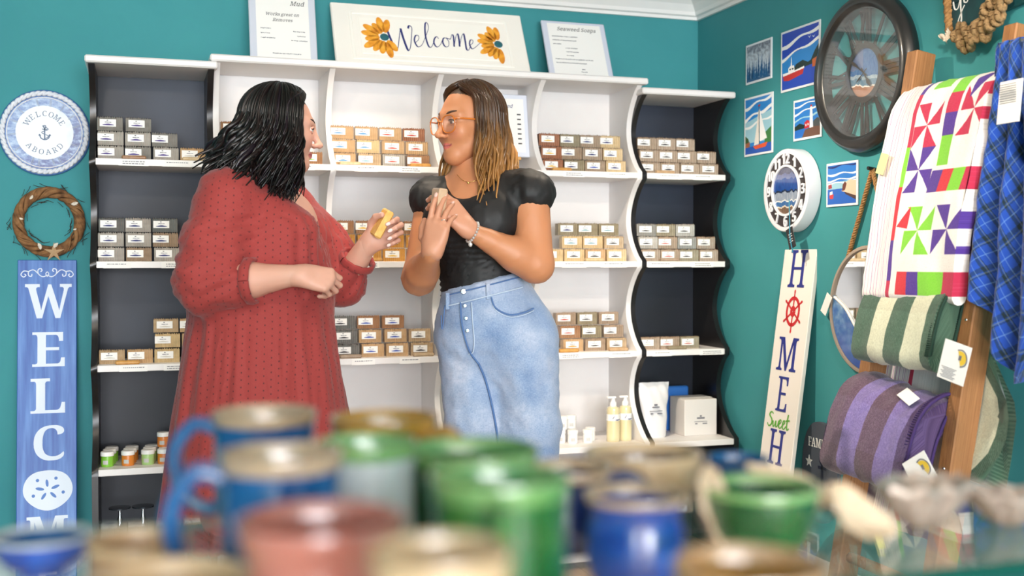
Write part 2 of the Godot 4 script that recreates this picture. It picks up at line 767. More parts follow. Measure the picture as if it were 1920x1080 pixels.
func build_lamps():
	# track spotlights on the ceiling, above the picture
	var places := [[Vector3(-0.35, 2.12, 2.35), Vector3(-0.1, 1.05, 0.0), 1.8], [Vector3(0.75, 2.12, 2.35), Vector3(0.9, 0.85, 0.0), 0.8], [Vector3(1.5, 2.12, 2.35), Vector3(2.23, 0.9, 1.1), 2.6], [Vector3(0.2, 2.12, 3.75), Vector3(0.15, 0.9, 3.55), 0.3], [Vector3(0.75, 2.12, 3.75), Vector3(0.6, 0.9, 3.55), 0.3], [Vector3(1.2, 2.12, 3.75), Vector3(2.1, 1.0, 1.6), 1.3], [Vector3(1.0, 2.12, 0.95), Vector3(2.23, 0.8, 0.95), 6.0], [Vector3(1.45, 2.12, 0.95), Vector3(1.2, 1.0, 0.95), 1.1], [Vector3(0.72, 2.12, 0.95), Vector3(0.78, 0.6, 0.05), 2.4]]
	var words := ["over the dark shelves", "over the two women", "turned to the round mirror", "over the blue mugs", "over the green bowl", "turned to the blanket ladder", "turned to the white board", "over the woman in black", "over the amber soaps"]
	var black := mat(rgb(28, 28, 30), 0.4)
	var glow := mat(rgb(255, 240, 214), 0.5)
	glow.emission_enabled = true
	glow.emission = rgb(255, 226, 180)
	glow.emission_energy_multiplier = 24.0
	for z in [0.95, 2.35, 3.75]:
		var b := MB.new()
		b.bevel(Vector3.ZERO, Vector3(2.6, 0.03, 0.04), 0.004)
		single("lamp_track", b, black, "black ceiling lamp track %s" % ("nearest the shelves" if z < 1 else "above the shoppers" if z < 3 else "above the pottery table"), "lamp track", Vector3(0.5, TOP_Y - 0.015, z))
	for i in places.size():
		var p: Vector3 = places[i][0]
		var to: Vector3 = places[i][1]
		var t := thing("track_spotlight", "small black ceiling spotlight %s" % words[i], "spotlight", p, "ceiling spotlights")
		var aim := Node3D.new()
		var dir := (to - p).normalized()
		var bas := Basis.looking_at(dir, Vector3.UP)
		aim.free()
		var b := MB.new()
		var up := Transform3D(bas * Basis(Vector3.RIGHT, -PI / 2), Vector3.ZERO)
		b.lathe([Vector2(0.0, -0.055), Vector2(0.03, -0.05), Vector2(0.038, -0.02), Vector2(0.04, 0.05), Vector2(0.036, 0.05), Vector2(0.034, 0.03), Vector2(0.0, 0.028)], 24, up)
		part("can", b, black, t)
		b = MB.new()
		b.lathe([Vector2(0.033, 0.031), Vector2(0.033, 0.036), Vector2(0.0, 0.038)], 24, up)
		part("lamp_lens", b, glow, t)
		b = MB.new()
		b.tube([Vector3(0, 0.02, 0), Vector3(0, 0.121, 0)], 0.008, 8)
		part("stem", b, black, t)
		var l := SpotLight3D.new()
		l.name = "spot_beam"
		l.light_color = Color(1.0, 0.93, 0.84)
		l.light_energy = places[i][2]
		l.light_size = 0.04
		l.spot_angle = 46.0
		l.spot_angle_attenuation = 0.8
		l.spot_range = 10.0
		l.spot_attenuation = 2.0
		l.shadow_enabled = true
		t.add_child(l)
		l.position = dir * 0.06
		l.basis = bas

# ---------------------------------------------------------------- the shelves
const LEVELS := [0.46, 0.806, 1.15, 1.49]

func scallop(y0: float, top: float, base_front: float, x: float, thick: float, with_base := true) -> MB:
	# an upright board whose front edge swings in between the shelves
	var pts := []
	var ys := LEVELS + [top]
	if with_base:
		pts.append(Vector2(base_front, y0))
	for s in ys.size() - 1:
		var f0 := base_front if s == 0 else 0.274
		for i in 17:
			var t := i / 16.0
			var y := lerpf(ys[s] - 0.024, ys[s + 1] - 0.024, t)
			if s == ys.size() - 2:
				y = lerpf(ys[s] - 0.024, top, t)
			if i == 0:
				pts.append(Vector2(f0, y))
				pts.append(Vector2(f0, y + 0.026))
			elif i < 16:
				var yy := lerpf(ys[s] + 0.002, (ys[s + 1] - 0.024) if s < ys.size() - 2 else top, t)
				pts.append(Vector2(lerpf(f0, 0.274, t) - 0.105 * pow(sin(PI * t), 0.8), yy))
	pts.append(Vector2(0.274, top))
	var b := MB.new()
	for side in [-1.0, 1.0]:
		for i in pts.size() - 1:
			var p: Vector2 = pts[i]
			var q: Vector2 = pts[i + 1]
			var xx: float = x + side * thick / 2
			var f := [Vector3(xx, p.y, p.x), Vector3(xx, p.y, 0.0), Vector3(xx, q.y, 0.0), Vector3(xx, q.y, q.x)]
			if side < 0:
				f.reverse()
			b.face(f)
	var base := b.v.size()
	for i in pts.size():
		b.vert(Vector3(x - thick / 2, pts[i].y, pts[i].x))
		b.vert(Vector3(x + thick / 2, pts[i].y, pts[i].x))
	for i in pts.size() - 1:
		b.quad(base + 2 * i, base + 2 * i + 1, base + 2 * i + 3, base + 2 * i + 2)
	b.box(Vector3(x, (y0 + top) / 2, 0.0005), Vector3(thick, top - y0, 0.001))
	b.box(Vector3(x, top + 0.0005, 0.137), Vector3(thick, 0.001, 0.274))
	return b

func unit(label: String, x0: float, x1: float, bays: int, top: float, dark: bool, base_front: float) -> Node3D:
	var wood: Material = M.black if dark else M.white
	var edge: Material = M.black_edge if dark else M.white
	var t := thing("shelving_unit", label, "shelves", Vector3((x0 + x1) / 2, 0, 0))
	var cx := (x0 + x1) / 2
	var w := x1 - x0
	var b := MB.new()
	b.box(Vector3(0, top / 2, -0.006), Vector3(w, top, 0.012))
	part("back_panel", b, M.black_board if dark else M.white, t)
	for i in bays + 1:
		var x := lerpf(x0 + 0.01, x1 - 0.01, float(i) / bays) - cx
		part("upright", scallop(0.0, top, base_front, x, 0.02), edge, t)
	for k in LEVELS.size():
		var front := 0.272 if k > 0 else base_front - 0.002
		for i in bays:
			var xa := lerpf(x0 + 0.01, x1 - 0.01, float(i) / bays) + 0.01 - cx
			var xb := lerpf(x0 + 0.01, x1 - 0.01, float(i + 1) / bays) - 0.01 - cx
			b = MB.new()
			b.bevel(Vector3((xa + xb) / 2, LEVELS[k] - 0.011, front / 2), Vector3(xb - xa, 0.022, front), 0.0015)
			var s := part("shelf_board", b, M.white, t)
			if k > 0:
				price_strips(s, xa, xb, LEVELS[k], front)
	b = MB.new()
	b.bevel(Vector3(0, top + 0.011, 0.149), Vector3(w + (0.02 if dark else 0.03), 0.024, 0.30), 0.005)
	part("top_board", b, M.white, t)
	if not dark:
		b = MB.new()
		b.bevel(Vector3(0, 0.205, base_front - 0.03), Vector3(w - 0.05, 0.36, 0.018), 0.002)
		part("kick_panel", b, M.white, t)
	else:
		b = MB.new()
		b.bevel(Vector3(0, 0.09, 0.135), Vector3(w - 0.04, 0.02, 0.26), 0.0015)
		part("shelf_board", b, M.black, t)
	return t

var strip_seed := 11
func price_strips(s: Node, xa: float, xb: float, y: float, front: float):
	var r := RandomNumberGenerator.new()
	strip_seed += 1
	r.seed = strip_seed
	var n := 2
	for i in n:
		var x := lerpf(xa, xb, (i + 0.5) / n + r.randf_range(-0.08, 0.08))
		var wd := r.randf_range(0.075, 0.11)
		var b := MB.new()
		b.box(Vector3(x, y - 0.0125, front + 0.0006), Vector3(wd, 0.0205, 0.0012))
		var st := part("price_strip", b, M.paper, s)
		b = MB.new()
		var rows := 1 + r.randi() % 2
		for k in rows:
			var cur := x - wd * 0.36
			while cur < x + wd * 0.34:
				var l := r.randf_range(0.003, 0.011)
				b.box(Vector3(cur + l / 2, y - 0.009 - k * 0.007, front + 0.0014), Vector3(l, 0.0024, 0.0006))
				cur += l + 0.0022
		part("lettering", b, M.grey_ink, st)

func build_shelves():
	unit("tall black shelves with a white top at the WELCOME board", -0.165, 0.235, 1, 1.80, true, 0.274)
	unit("wide white soap shelves with wavy uprights behind the two women", 0.235, 1.82, 4, 1.825, false, 0.35)
	unit("tall black shelves with wavy sides in the room corner", 1.82, 2.20, 1, 1.79, true, 0.35)

# ---------------------------------------------------------------- the soaps
func soap_shape(sd: int) -> ArrayMesh:
	# a crinkle-cut bar, ribbed up its front, with a wavy top edge, in clear wrap
	var r := RandomNumberGenerator.new()
	r.seed = sd
	var b := MB.new()
	var w := 0.082
	var h := 0.05
	var dp := 0.034
	var ribs := 11
	var n := ribs * 2
	var tops := []
	var zs := []
	for i in n + 1:
		tops.append(h - (0.0035 if i % 2 == 0 else 0.0) - r.randf() * 0.003)
		zs.append(dp / 2 - (0.0021 if i % 2 == 0 else 0.0))
	for i in n:
		var xa := -w / 2 + w * i / n
		var xb := -w / 2 + w * (i + 1) / n
		b.face([Vector3(xa, 0, zs[i]), Vector3(xb, 0, zs[i + 1]), Vector3(xb, tops[i + 1] - 0.003, zs[i + 1]), Vector3(xa, tops[i] - 0.003, zs[i])])
		b.face([Vector3(xa, tops[i] - 0.003, zs[i]), Vector3(xb, tops[i + 1] - 0.003, zs[i + 1]), Vector3(xb, tops[i + 1], zs[i + 1] - 0.004), Vector3(xa, tops[i], zs[i] - 0.004)])
		b.face([Vector3(xa, tops[i], zs[i] - 0.004), Vector3(xb, tops[i + 1], zs[i + 1] - 0.004), Vector3(xb, h - 0.004, -dp / 2), Vector3(xa, h - 0.004, -dp / 2)])
	b.face([Vector3(w / 2, 0, -dp / 2), Vector3(-w / 2, 0, -dp / 2), Vector3(-w / 2, h - 0.004, -dp / 2), Vector3(w / 2, h - 0.004, -dp / 2)])
	for s in [-1.0, 1.0]:
		var q := [Vector3(s * w / 2, 0, zs[0]), Vector3(s * w / 2, 0, -dp / 2), Vector3(s * w / 2, h - 0.004, -dp / 2), Vector3(s * w / 2, h - 0.005, zs[0])]
		if s < 0:
			q.reverse()
		b.face(q)
	b.face([Vector3(-w / 2, 0, -dp / 2), Vector3(w / 2, 0, -dp / 2), Vector3(w / 2, 0, zs[0]), Vector3(-w / 2, 0, zs[0])])
	return b.done()

const SOAPS := {
	"grey": [136, 130, 122], "smoke": [110, 108, 104], "brown": [158, 114, 78], "tan": [190, 154, 112], "cream": [206, 178, 132],
	"amber": [204, 146, 66], "rust": [150, 92, 58], "olive": [138, 124, 96], "taupe": [156, 132, 108], "clear grey": [170, 162, 152], "beige": [184, 156, 120]}
const BANDS := {"purple": [78, 62, 130], "navy": [52, 60, 112], "black": [58, 56, 60], "green": [120, 176, 84], "blue": [84, 142, 186], "red": [188, 82, 72], "yellow": [222, 182, 80], "royal": [66, 90, 170], "teal": [120, 160, 170], "pink": [190, 110, 104], "orange": [222, 150, 70], "none": [206, 202, 192]}

func soap_parts(t: Node3D, colour: String, band: String, k: int, lx := -0.01):
	if soap_mesh.is_empty():
		for i in 4:
			soap_mesh.append(soap_shape(40 + i))
		var lb := MB.new()
		lb.box(Vector3(0, 0, 0), Vector3(0.052, 0.0245, 0.0012))
		M.soap_label_mesh = lb.done()
		var bb := MB.new()
		var up := []
		var dn := []
		for i in 9:
			var f := i / 8.0
			up.append(Vector2(-0.018 + 0.036 * f, 0.0016 + 0.0016 * cos(f * TAU) * -1.0))
			dn.append(Vector2(-0.018 + 0.036 * f, -0.0016 - 0.0012 * sin(f * PI)))
		dn.reverse()
		bb.prism(PackedVector2Array(up + dn), 0.0006)
		M.soap_band_mesh = bb.done()
		var pb := MB.new()
		for q in [[-0.0015, 0.0085, 0.005, 0.003], [-0.004, 0.0022, 0.012, 0.0022], [0.007, 0.0022, 0.008, 0.0018]]:
			pb.box(Vector3(q[0], q[1], 0), Vector3(q[2], q[3], 0.0006))
		M.soap_print_mesh = pb.done()
	if not soap_mats.has(colour):
		var c: Array = SOAPS[colour]
		var base := rgb(c[0], c[1], c[2])
		var m := tri_mat(noise_tex(0.03, [base.darkened(0.12), base, base.lightened(0.1)], 128, 3, hash(colour) % 1000), 9.0, 0.42)
		coat(m, 1.0, 0.07)
		soap_mats[colour] = m
	if not band_mats.has(band):
		var c: Array = BANDS[band]
		band_mats[band] = mat(rgb(c[0], c[1], c[2]), 0.6)
	part("bar", soap_mesh[k % 4], soap_mats[colour], t)
	var l := part("paper_label", M.soap_label_mesh, M.paper, t, Vector3(lx, 0.026, 0.0176))
	part("colour_band", M.soap_band_mesh, band_mats[band], l, Vector3(0.001, -0.0058, 0.0006))
	part("lettering", M.soap_print_mesh, M.grey_ink, l, Vector3(0, 0, 0.0008))

# each bay: where it is, shelf height, rows from the bottom up; a bar is [x, "colour/band"]
func cols(x0: float, step: float, what: Array) -> Array:
	var out := []
	for i in what.size():
		out.append([x0 + i * step, what[i]])
	return out

func soap_bay(where: String, y: float, rows: Array, samples := []):
	var r := RandomNumberGenerator.new()
	r.seed = hash(where)
	var words := ["bottom row", "second row", "top row"]
	var order := ["first", "second", "third", "fourth", "fifth"]
	for i in rows.size():
		var row: Array = rows[i]
		var n: int = row.size()
		for j in n:
			var cb: PackedStringArray = row[j][1].split("/")
			var label := "%s soap bar, %s from left, %s %s" % [cb[0], order[j], words[i], where]
			if n == 1:
				label = "%s soap bar alone in the %s %s" % [cb[0], words[i], where]
			var t := thing("soap_bar", label, "soap", Vector3(row[j][0], y, 0.2), "wrapped soap bars")
			t.position += Vector3(r.randf_range(-0.0015, 0.0015), i * 0.0502, -i * 0.017)
			t.rotation.y = r.randf_range(-0.03, 0.03)
			soap_parts(t, cb[0], cb[1], r.randi() % 4, -0.012 + r.randf_range(-0.006, 0.008))
	for s in samples:
		var c: Array = SOAPS[s[1]]
		var key := "sample " + str(s[1])
		if not M.has(key):
			M[key] = tri_mat(noise_tex(0.04, [rgb(c[0], c[1], c[2]).darkened(0.1), rgb(c[0], c[1], c[2]).lightened(0.12)], 128, 3, 8), 12.0, 0.5)
		var b := MB.new()
		b.bevel(Vector3(0, 0.0065, 0), Vector3(0.078, 0.013, 0.024), 0.004)
		var o := single("soap_sample", b, M[key], "unwrapped %s soap slice lying %s" % [s[1], s[2]], "soap", Vector3(s[0], y, 0.245), "unwrapped soap slices")
		o.rotation.y = r.randf_range(-0.06, 0.06)

func build_soaps():
	var y1: float = LEVELS[3]
	var y2: float = LEVELS[2]
	var y3: float = LEVELS[1]
	soap_bay("on the upper left black shelf", y1, [
		cols(-0.1, 0.089, ["clear grey/purple", "grey/purple", "clear grey/purple", "tan/none"]),
		cols(-0.1, 0.088, ["clear grey/purple", "clear grey/purple", "grey/purple"]),
		cols(-0.1, 0.089, ["grey/purple", "grey/purple"])], [[-0.025, "brown", "on the upper left black shelf"], [0.168, "cream", "on the upper left black shelf"]])
	soap_bay("on the middle left black shelf", y2, [
		cols(-0.1, 0.089, ["clear grey/navy", "taupe/navy", "clear grey/navy"]),
		cols(-0.1, 0.088, ["clear grey/navy", "clear grey/navy", "taupe/navy"]),
		cols(-0.1, 0.087, ["smoke/navy", "clear grey/navy", "smoke/navy"])])
	soap_bay("on the lower left black shelf", y3, [
		cols(-0.1, 0.089, ["beige/none", "tan/none", "cream/none", "cream/none"]),
		cols(0.078, 0.089, ["cream/none", "tan/none"]),
		cols(0.074, 0.088, ["beige/none", "tan/none"])], [[-0.05, "amber", "on the lower left black shelf"]])
	soap_bay("behind the dark-haired woman's hair", y1, [
		[[0.3, "brown/green"], [0.565, "brown/green"]], [[0.3, "brown/green"]], [[0.3, "brown/green"]]])
	soap_bay("on the white shelf between the faces", y1, [
		cols(0.686, 0.09, ["tan/blue", "beige/teal", "clear grey/red", "brown/red"]),
		cols(0.685, 0.09, ["tan/blue", "cream/blue", "tan/red", "tan/red"]),
		cols(0.684, 0.088, ["tan/blue", "tan/blue", "tan/red", "rust/red"])], [[0.7, "cream", "on the shelf between the faces"], [0.955, "amber", "on the shelf between the faces"]])
	soap_bay("on the white shelf between the hands", y2, [
		cols(0.686, 0.09, ["amber/yellow", "amber/yellow", "amber/yellow", "amber/yellow"]),
		cols(0.685, 0.09, ["amber/yellow", "amber/yellow", "amber/yellow", "amber/yellow"]),
		cols(0.684, 0.089, ["brown/yellow", "brown/yellow", "brown/yellow", "brown/yellow"])], [[0.775, "amber", "on the shelf between the hands"]])
	soap_bay("on white shelf between dress and jeans", y3, [
		cols(0.695, 0.091, ["smoke/black", "tan/royal", "tan/royal", "beige/black"]),
		cols(0.69, 0.091, ["smoke/black", "tan/royal", "tan/royal", "beige/black"]),
		cols(0.687, 0.09, ["smoke/black", "brown/royal", "brown/royal"])], [[0.7, "taupe", "between dress and jeans"], [0.965, "beige", "between dress and jeans"]])
	soap_bay("on the white shelf under the seaweed sign", y1, [
		cols(1.478, 0.086, ["rust/yellow", "olive/navy", "taupe/royal", "cream/navy"]),
		cols(1.477, 0.085, ["rust/yellow", "taupe/navy", "taupe/navy", "cream/navy"]),
		cols(1.476, 0.084, ["rust/yellow", "olive/navy", "taupe/navy", "cream/navy"])], [[1.5, "amber", "under the seaweed sign"]])
	soap_bay("on the white shelf beside her upper arm", y2, [
		cols(1.478, 0.087, ["cream/none", "cream/black", "tan/black", "cream/black"]),
		cols(1.563, 0.086, ["cream/teal", "cream/teal", "beige/black"]),
		cols(1.55, 0.085, ["olive/navy", "olive/teal", "olive/teal"])], [[1.635, "cream", "beside her upper arm"]])
	soap_bay("on the white shelf beside her jeans", y3, [
		cols(1.562, 0.09, ["tan/orange", "taupe/black", "beige/black"]),
		cols(1.555, 0.09, ["brown/pink", "olive/black", "taupe/black"]),
		cols(1.545, 0.088, ["taupe/red", "olive/black", "taupe/black"])], [[1.53, "amber", "beside her jeans"], [1.735, "tan", "beside her jeans"]])
	soap_bay("on the upper right black shelf", y1, [
		cols(1.884, 0.085, ["taupe/black", "taupe/black", "taupe/black", "taupe/black"]),
		cols(1.884, 0.084, ["taupe/black", "taupe/black", "taupe/black", "taupe/black"]),
		cols(1.884, 0.0835, ["taupe/black", "taupe/black", "taupe/black"])], [[1.93, "tan", "on the upper right black shelf"]])
	soap_bay("on the middle right black shelf", y2, [
		cols(1.884, 0.085, ["taupe/black", "taupe/pink", "olive/black", "taupe/black"]),
		cols(1.884, 0.084, ["clear grey/black", "taupe/pink", "grey/black", "taupe/black"]),
		cols(1.884, 0.0835, ["grey/black", "olive/black", "clear grey/black"])], [[1.95, "taupe", "on the middle right black shelf"]])
	soap_bay("on the lower right black shelf", y3, [
		cols(1.884, 0.086, ["taupe/none", "taupe/pink", "olive/pink"])], [[1.985, "olive", "on the lower right black shelf"]])

func cream_jar(at: Vector3, c: Color, lid: Color, label: String, r := 0.021, h := 0.036, group := "small cosmetic jars"):
	var t := thing("cosmetic_jar", label, "jar", at, group)
	var b := MB.new()
	b.lathe([Vector2(0, 0), Vector2(r * 0.92, 0), Vector2(r, 0.003), Vector2(r, h - 0.003), Vector2(r * 0.9, h), Vector2(0, h)], 20)
	part("pot", b, coat(mat(c, 0.4), 0.5, 0.1), t)
	b = MB.new()
	b.lathe([Vector2(r * 0.9, h), Vector2(r * 1.05, h), Vector2(r * 1.05, h + 0.012), Vector2(r * 0.98, h + 0.014), Vector2(0, h + 0.014)], 20)
	part("lid", b, mat(lid, 0.4), t)
	b = MB.new()
	for k in 9:
		var a := PI * 1.28 + k * 0.09
		var a2 := a + 0.09
		b.face([Vector3(cos(a) * r * 1.01, h * 0.25, -sin(a) * r * 1.01), Vector3(cos(a2) * r * 1.01, h * 0.25, -sin(a2) * r * 1.01), Vector3(cos(a2) * r * 1.01, h * 0.62, -sin(a2) * r * 1.01), Vector3(cos(a) * r * 1.01, h * 0.62, -sin(a) * r * 1.01)])
	part("paper_label", b, mat(rgb(236, 232, 224) if lid.v > 0.95 and c.s > 0.3 else rgb(196, 194, 190), 0.7), t)

func build_shelf_goods():
	var y: float = LEVELS[0]
	var white := rgb(242, 240, 236)
	var green := rgb(126, 190, 58)
	var orange := rgb(216, 126, 44)
	var mint := rgb(166, 202, 128)
	# jars on the low black shelf
	var rows := [[-0.118, green, "bright green"], [-0.052, orange, "orange"], [0.012, mint, "pale green"], [0.064, orange, "amber orange"]]
	var deep := ["front", "second", "rear"]
	for i in rows.size():
		for k in 3:
			cream_jar(Vector3(rows[i][0] + k * 0.006, y, 0.205 - k * 0.05), rows[i][1], white, "%s jar with white lid, %s in its file, low black shelf" % [rows[i][2], deep[k]])
	cream_jar(Vector3(0.064, y + 0.05, 0.155), orange, white, "amber orange jar stacked on the second one, low black shelf")
	var b := MB.new()
	b.lathe([Vector2(0, 0), Vector2(0.011, 0), Vector2(0.012, 0.012), Vector2(0.006, 0.02), Vector2(0.014, 0.075), Vector2(0, 0.078)], 14)
	single("lotion_tube", b, mat(rgb(226, 120, 160), 0.4), "pink lotion tube beside the orange jars", "tube", Vector3(0.112, y, 0.2))
	# metal pedestal stands at the bottom of the dark shelves
	var spots := [[-0.08, "leftmost"], [-0.005, "middle"], [0.135, "rightmost"]]
	for i in 3:
		var t := thing("pedestal_stand", "%s of the silver stands with dark discs on the bottom shelf" % spots[i][1], "stand", Vector3(spots[i][0], 0.1, 0.2), "silver pedestal stands")
		b = MB.new()
		b.lathe([Vector2(0, 0), Vector2(0.032, 0), Vector2(0.03, 0.008), Vector2(0.012, 0.014), Vector2(0.008, 0.05), Vector2(0.016, 0.075), Vector2(0.02, 0.1), Vector2(0.012, 0.125), Vector2(0.006, 0.135), Vector2(0.012, 0.148), Vector2(0.005, 0.16), Vector2(0.009, 0.175), Vector2(0.004, 0.19), Vector2(0.004, 0.214), Vector2(0, 0.214)], 24)
		part("stem", b, M.steel, t)
		b = MB.new()
		b.lathe([Vector2(0, 0.214), Vector2(0.036, 0.214), Vector2(0.036, 0.218), Vector2(0, 0.219)], 28)
		part("disc", b, mat(rgb(60, 66, 74), 0.15, 0.6), t)
	# white bay: tubs and pump bottles
	var tubs := [[1.505, 0.0, 0.225, "front left"], [1.545, 0.0, 0.25, "front middle"], [1.605, 0.0, 0.255, "front right"], [1.635, 0.0, 0.205, "rear right"], [1.56, 0.0, 0.195, "rear middle"], [1.517, 0.05, 0.215, "upper left stacked"], [1.558, 0.05, 0.2, "upper right stacked"]]
	for q in tubs:
		cream_jar(Vector3(q[0], y + q[1], q[2]), white, white, "plain white tub, %s one beside the jeans" % q[3], 0.019, 0.036, "plain white tubs")
	for i in 2:
		var t := thing("pump_bottle", "pale yellow pump bottle %s" % ["nearer the white tubs", "nearer the white pouch"][i], "bottle", Vector3(1.706 + i * 0.056, y, 0.262 - i * 0.012), "pump bottles")
		var liquid := mat(rgb(222, 208, 164), 0.18)
		coat(liquid, 0.8, 0.05)
		b = MB.new()
		b.lathe([Vector2(0, 0), Vector2(0.023, 0), Vector2(0.025, 0.003), Vector2(0.025, 0.122), Vector2(0.022, 0.132), Vector2(0.012, 0.136), Vector2(0, 0.136)], 24)
		part("bottle", b, liquid, t)
		b = MB.new()
		b.lathe([Vector2(0.0255, 0.082), Vector2(0.0257, 0.082), Vector2(0.0257, 0.107), Vector2(0.0255, 0.107)], 24)
		var lb := part("paper_label", b, M.paper, t)
		b = MB.new()
		b.ribbon(curve([Vector2(-0.011, 0.087), Vector2(0.0, 0.0855), Vector2(0.011, 0.088)], 4), [0.0006, 0.001, 0.0014, 0.0017, 0.0018, 0.0016, 0.0012, 0.0009, 0.0005], Transform3D(Basis(Vector3.UP, 0.3), Vector3(0.0078, 0, 0.0248)))
		b.ribbon([Vector2(-0.016, 0.09), Vector2(-0.008, 0.1)], 0.0009, Transform3D(Basis(Vector3.UP, 0.1), Vector3(0.002, 0, 0.0256)))
		part("lettering", b, M.navy, lb)
		b = MB.new()
		b.lathe([Vector2(0.013, 0.136), Vector2(0.013, 0.15), Vector2(0.008, 0.155), Vector2(0.007, 0.166), Vector2(0.0, 0.168)], 16)
		b.bevel(Vector3(-0.008, 0.17, 0.002), Vector3(0.036, 0.008, 0.011), 0.002)
		part("pump", b, M.white_plain, t)
	# black bay: pouch, box, blue packet
	var t := thing("stand_up_pouch", "white plastic pouch standing beside the white carton", "pouch", Vector3(1.905, y, 0.2))
	var f := func(u, v):
		var w: float = lerpf(0.052, 0.066, v)
		var a: float = u * TAU
		var dz: float = 0.034 * pow(1.0 - v, 0.7) + 0.0015
		return Vector3(cos(a) * w, v * 0.215 + 0.008 * (1.0 - v) * cos(2 * a), sin(a) * dz + sin(v * 9.0) * 0.002)
	b = MB.new()
	b.grid(28, 22, f, true)
	b.push(func(p, _n): return 0.0022 * sin(p.x * 160.0 + p.y * 70.0) * clampf(p.y * 6.0, 0, 1))
	part("bag", b, coat(mat(rgb(226, 224, 224), 0.35), 0.7, 0.12), t)
	b = MB.new()
	for q in [[0.0, 0.128, 0.012, 0.006], [0.0, 0.119, 0.03, 0.004], [0.0, 0.104, 0.052, 0.0022], [-0.018, 0.094, 0.01, 0.004], [0.016, 0.094, 0.02, 0.004]]:
		b.box(Vector3(q[0], q[1], 0.0255 - (q[1] - 0.094) * 0.07), Vector3(q[2], q[3], 0.004))
	part("lettering", b, M.grey_ink, t)
	t = thing("carton", "white cardboard carton at the foot of the right black shelves", "box", Vector3(2.095, y, 0.17))
	b = MB.new()
	b.bevel(Vector3(0, 0.072, 0), Vector3(0.142, 0.144, 0.13), 0.002)
	part("body", b, mat(rgb(224, 219, 214), 0.75), t)
	b = MB.new()
	for q in [[0.0, 0.078, 0.008, 0.006], [0.0, 0.07, 0.034, 0.006], [0.0, 0.056, 0.056, 0.0018], [-0.02, 0.048, 0.01, 0.004], [0.018, 0.048, 0.02, 0.004]]:
		b.box(Vector3(q[0], q[1], 0.0653), Vector3(q[2], q[3], 0.0008))
	part("lettering", b, M.grey_ink, t)
	b = MB.new()
	b.bevel(Vector3(0, 0.1455, -0.02), Vector3(0.142, 0.002, 0.09), 0.0008, Basis(Vector3.RIGHT, -0.02))
	part("flap", b, mat(rgb(214, 210, 205), 0.75), t)
	b = MB.new()
	b.bevel(Vector3(0, 0.09, 0), Vector3(0.13, 0.18, 0.03), 0.006)
	single("packet", b, coat(mat(rgb(46, 112, 196), 0.35), 0.5, 0.1), "blue packet standing behind the white carton", "packet", Vector3(2.06, y, 0.06))
	# price list in a white frame on a small easel
	t = thing("price_list", "white framed price list on a wooden easel behind the woman in black", "sign", Vector3(1.31, LEVELS[3], 0.12))
	var tilt := Transform3D(Basis(Vector3.RIGHT, -0.16), Vector3(0, 0.06, 0.02))
	b = MB.new()
	b.bevel(Vector3(0, 0.12, 0), Vector3(0.2, 0.245, 0.012), 0.003, Basis.IDENTITY)
	var fr := part("frame", b, mat(rgb(214, 220, 232), 0.4), t)
	fr.transform = tilt
	b = MB.new()
	b.box(Vector3(0, 0.12, 0.0065), Vector3(0.165, 0.208, 0.001))
	part("sheet", b, M.paper, fr)
	text("seaweed", 0.014, M.navy, fr, Transform3D(Basis.IDENTITY, Vector3(0, 0.195, 0.0075)), true, "lettering", false, 0.0006, 0.3)
	b = MB.new()
	var r := RandomNumberGenerator.new()
	r.seed = 5
	for i in 7:
		var yy := 0.163 - i * 0.019
		for k in 3:
			b.box(Vector3(-0.055 + k * 0.022 + r.randf() * 0.004, yy, 0.0074), Vector3(0.013 + r.randf() * 0.006, 0.004, 0.0006))
		b.box(Vector3(0.062, yy, 0.0074), Vector3(0.015, 0.005, 0.0006))
	part("lettering", b, M.ink, fr)
	var pine := mat(rgb(206, 158, 96), 0.5)
	b = MB.new()
	b.bevel(Vector3(0, 0.05, 0.04), Vector3(0.11, 0.012, 0.03), 0.002)
	b.bevel(Vector3(-0.04, 0.025, 0.045), Vector3(0.014, 0.05, 0.014), 0.002)
	b.bevel(Vector3(0.04, 0.025, 0.045), Vector3(0.014, 0.05, 0.014), 0.002)
	b.tube([Vector3(0, 0.14, -0.01), Vector3(0, 0.002, -0.075)], 0.006, 6)
	b.bevel(Vector3(0, 0.1, 0.0), Vector3(0.02, 0.1, 0.01), 0.002, Basis(Vector3.RIGHT, -0.16))
	part("easel", b, pine, t)

# ---------------------------------------------------------------- signs
func blue_wash(w: int, h: int, sd: int) -> Image:
	var im := Image.create(w, h, false, Image.FORMAT_RGB8)
	var n := FastNoiseLite.new()
	n.seed = sd
	n.frequency = 0.012
	for y in h:
		for x in w:
			var g: float = n.get_noise_2d(x * 5.0, y * 0.35) * 0.6 + 0.5
			g += n.get_noise_2d(x * 16.0, y * 1.0 + 500.0) * 0.25
			im.set_pixel(x, y, rgb(36, 80, 164).lerp(rgb(98, 146, 212), clampf(g, 0, 1)))
	return im

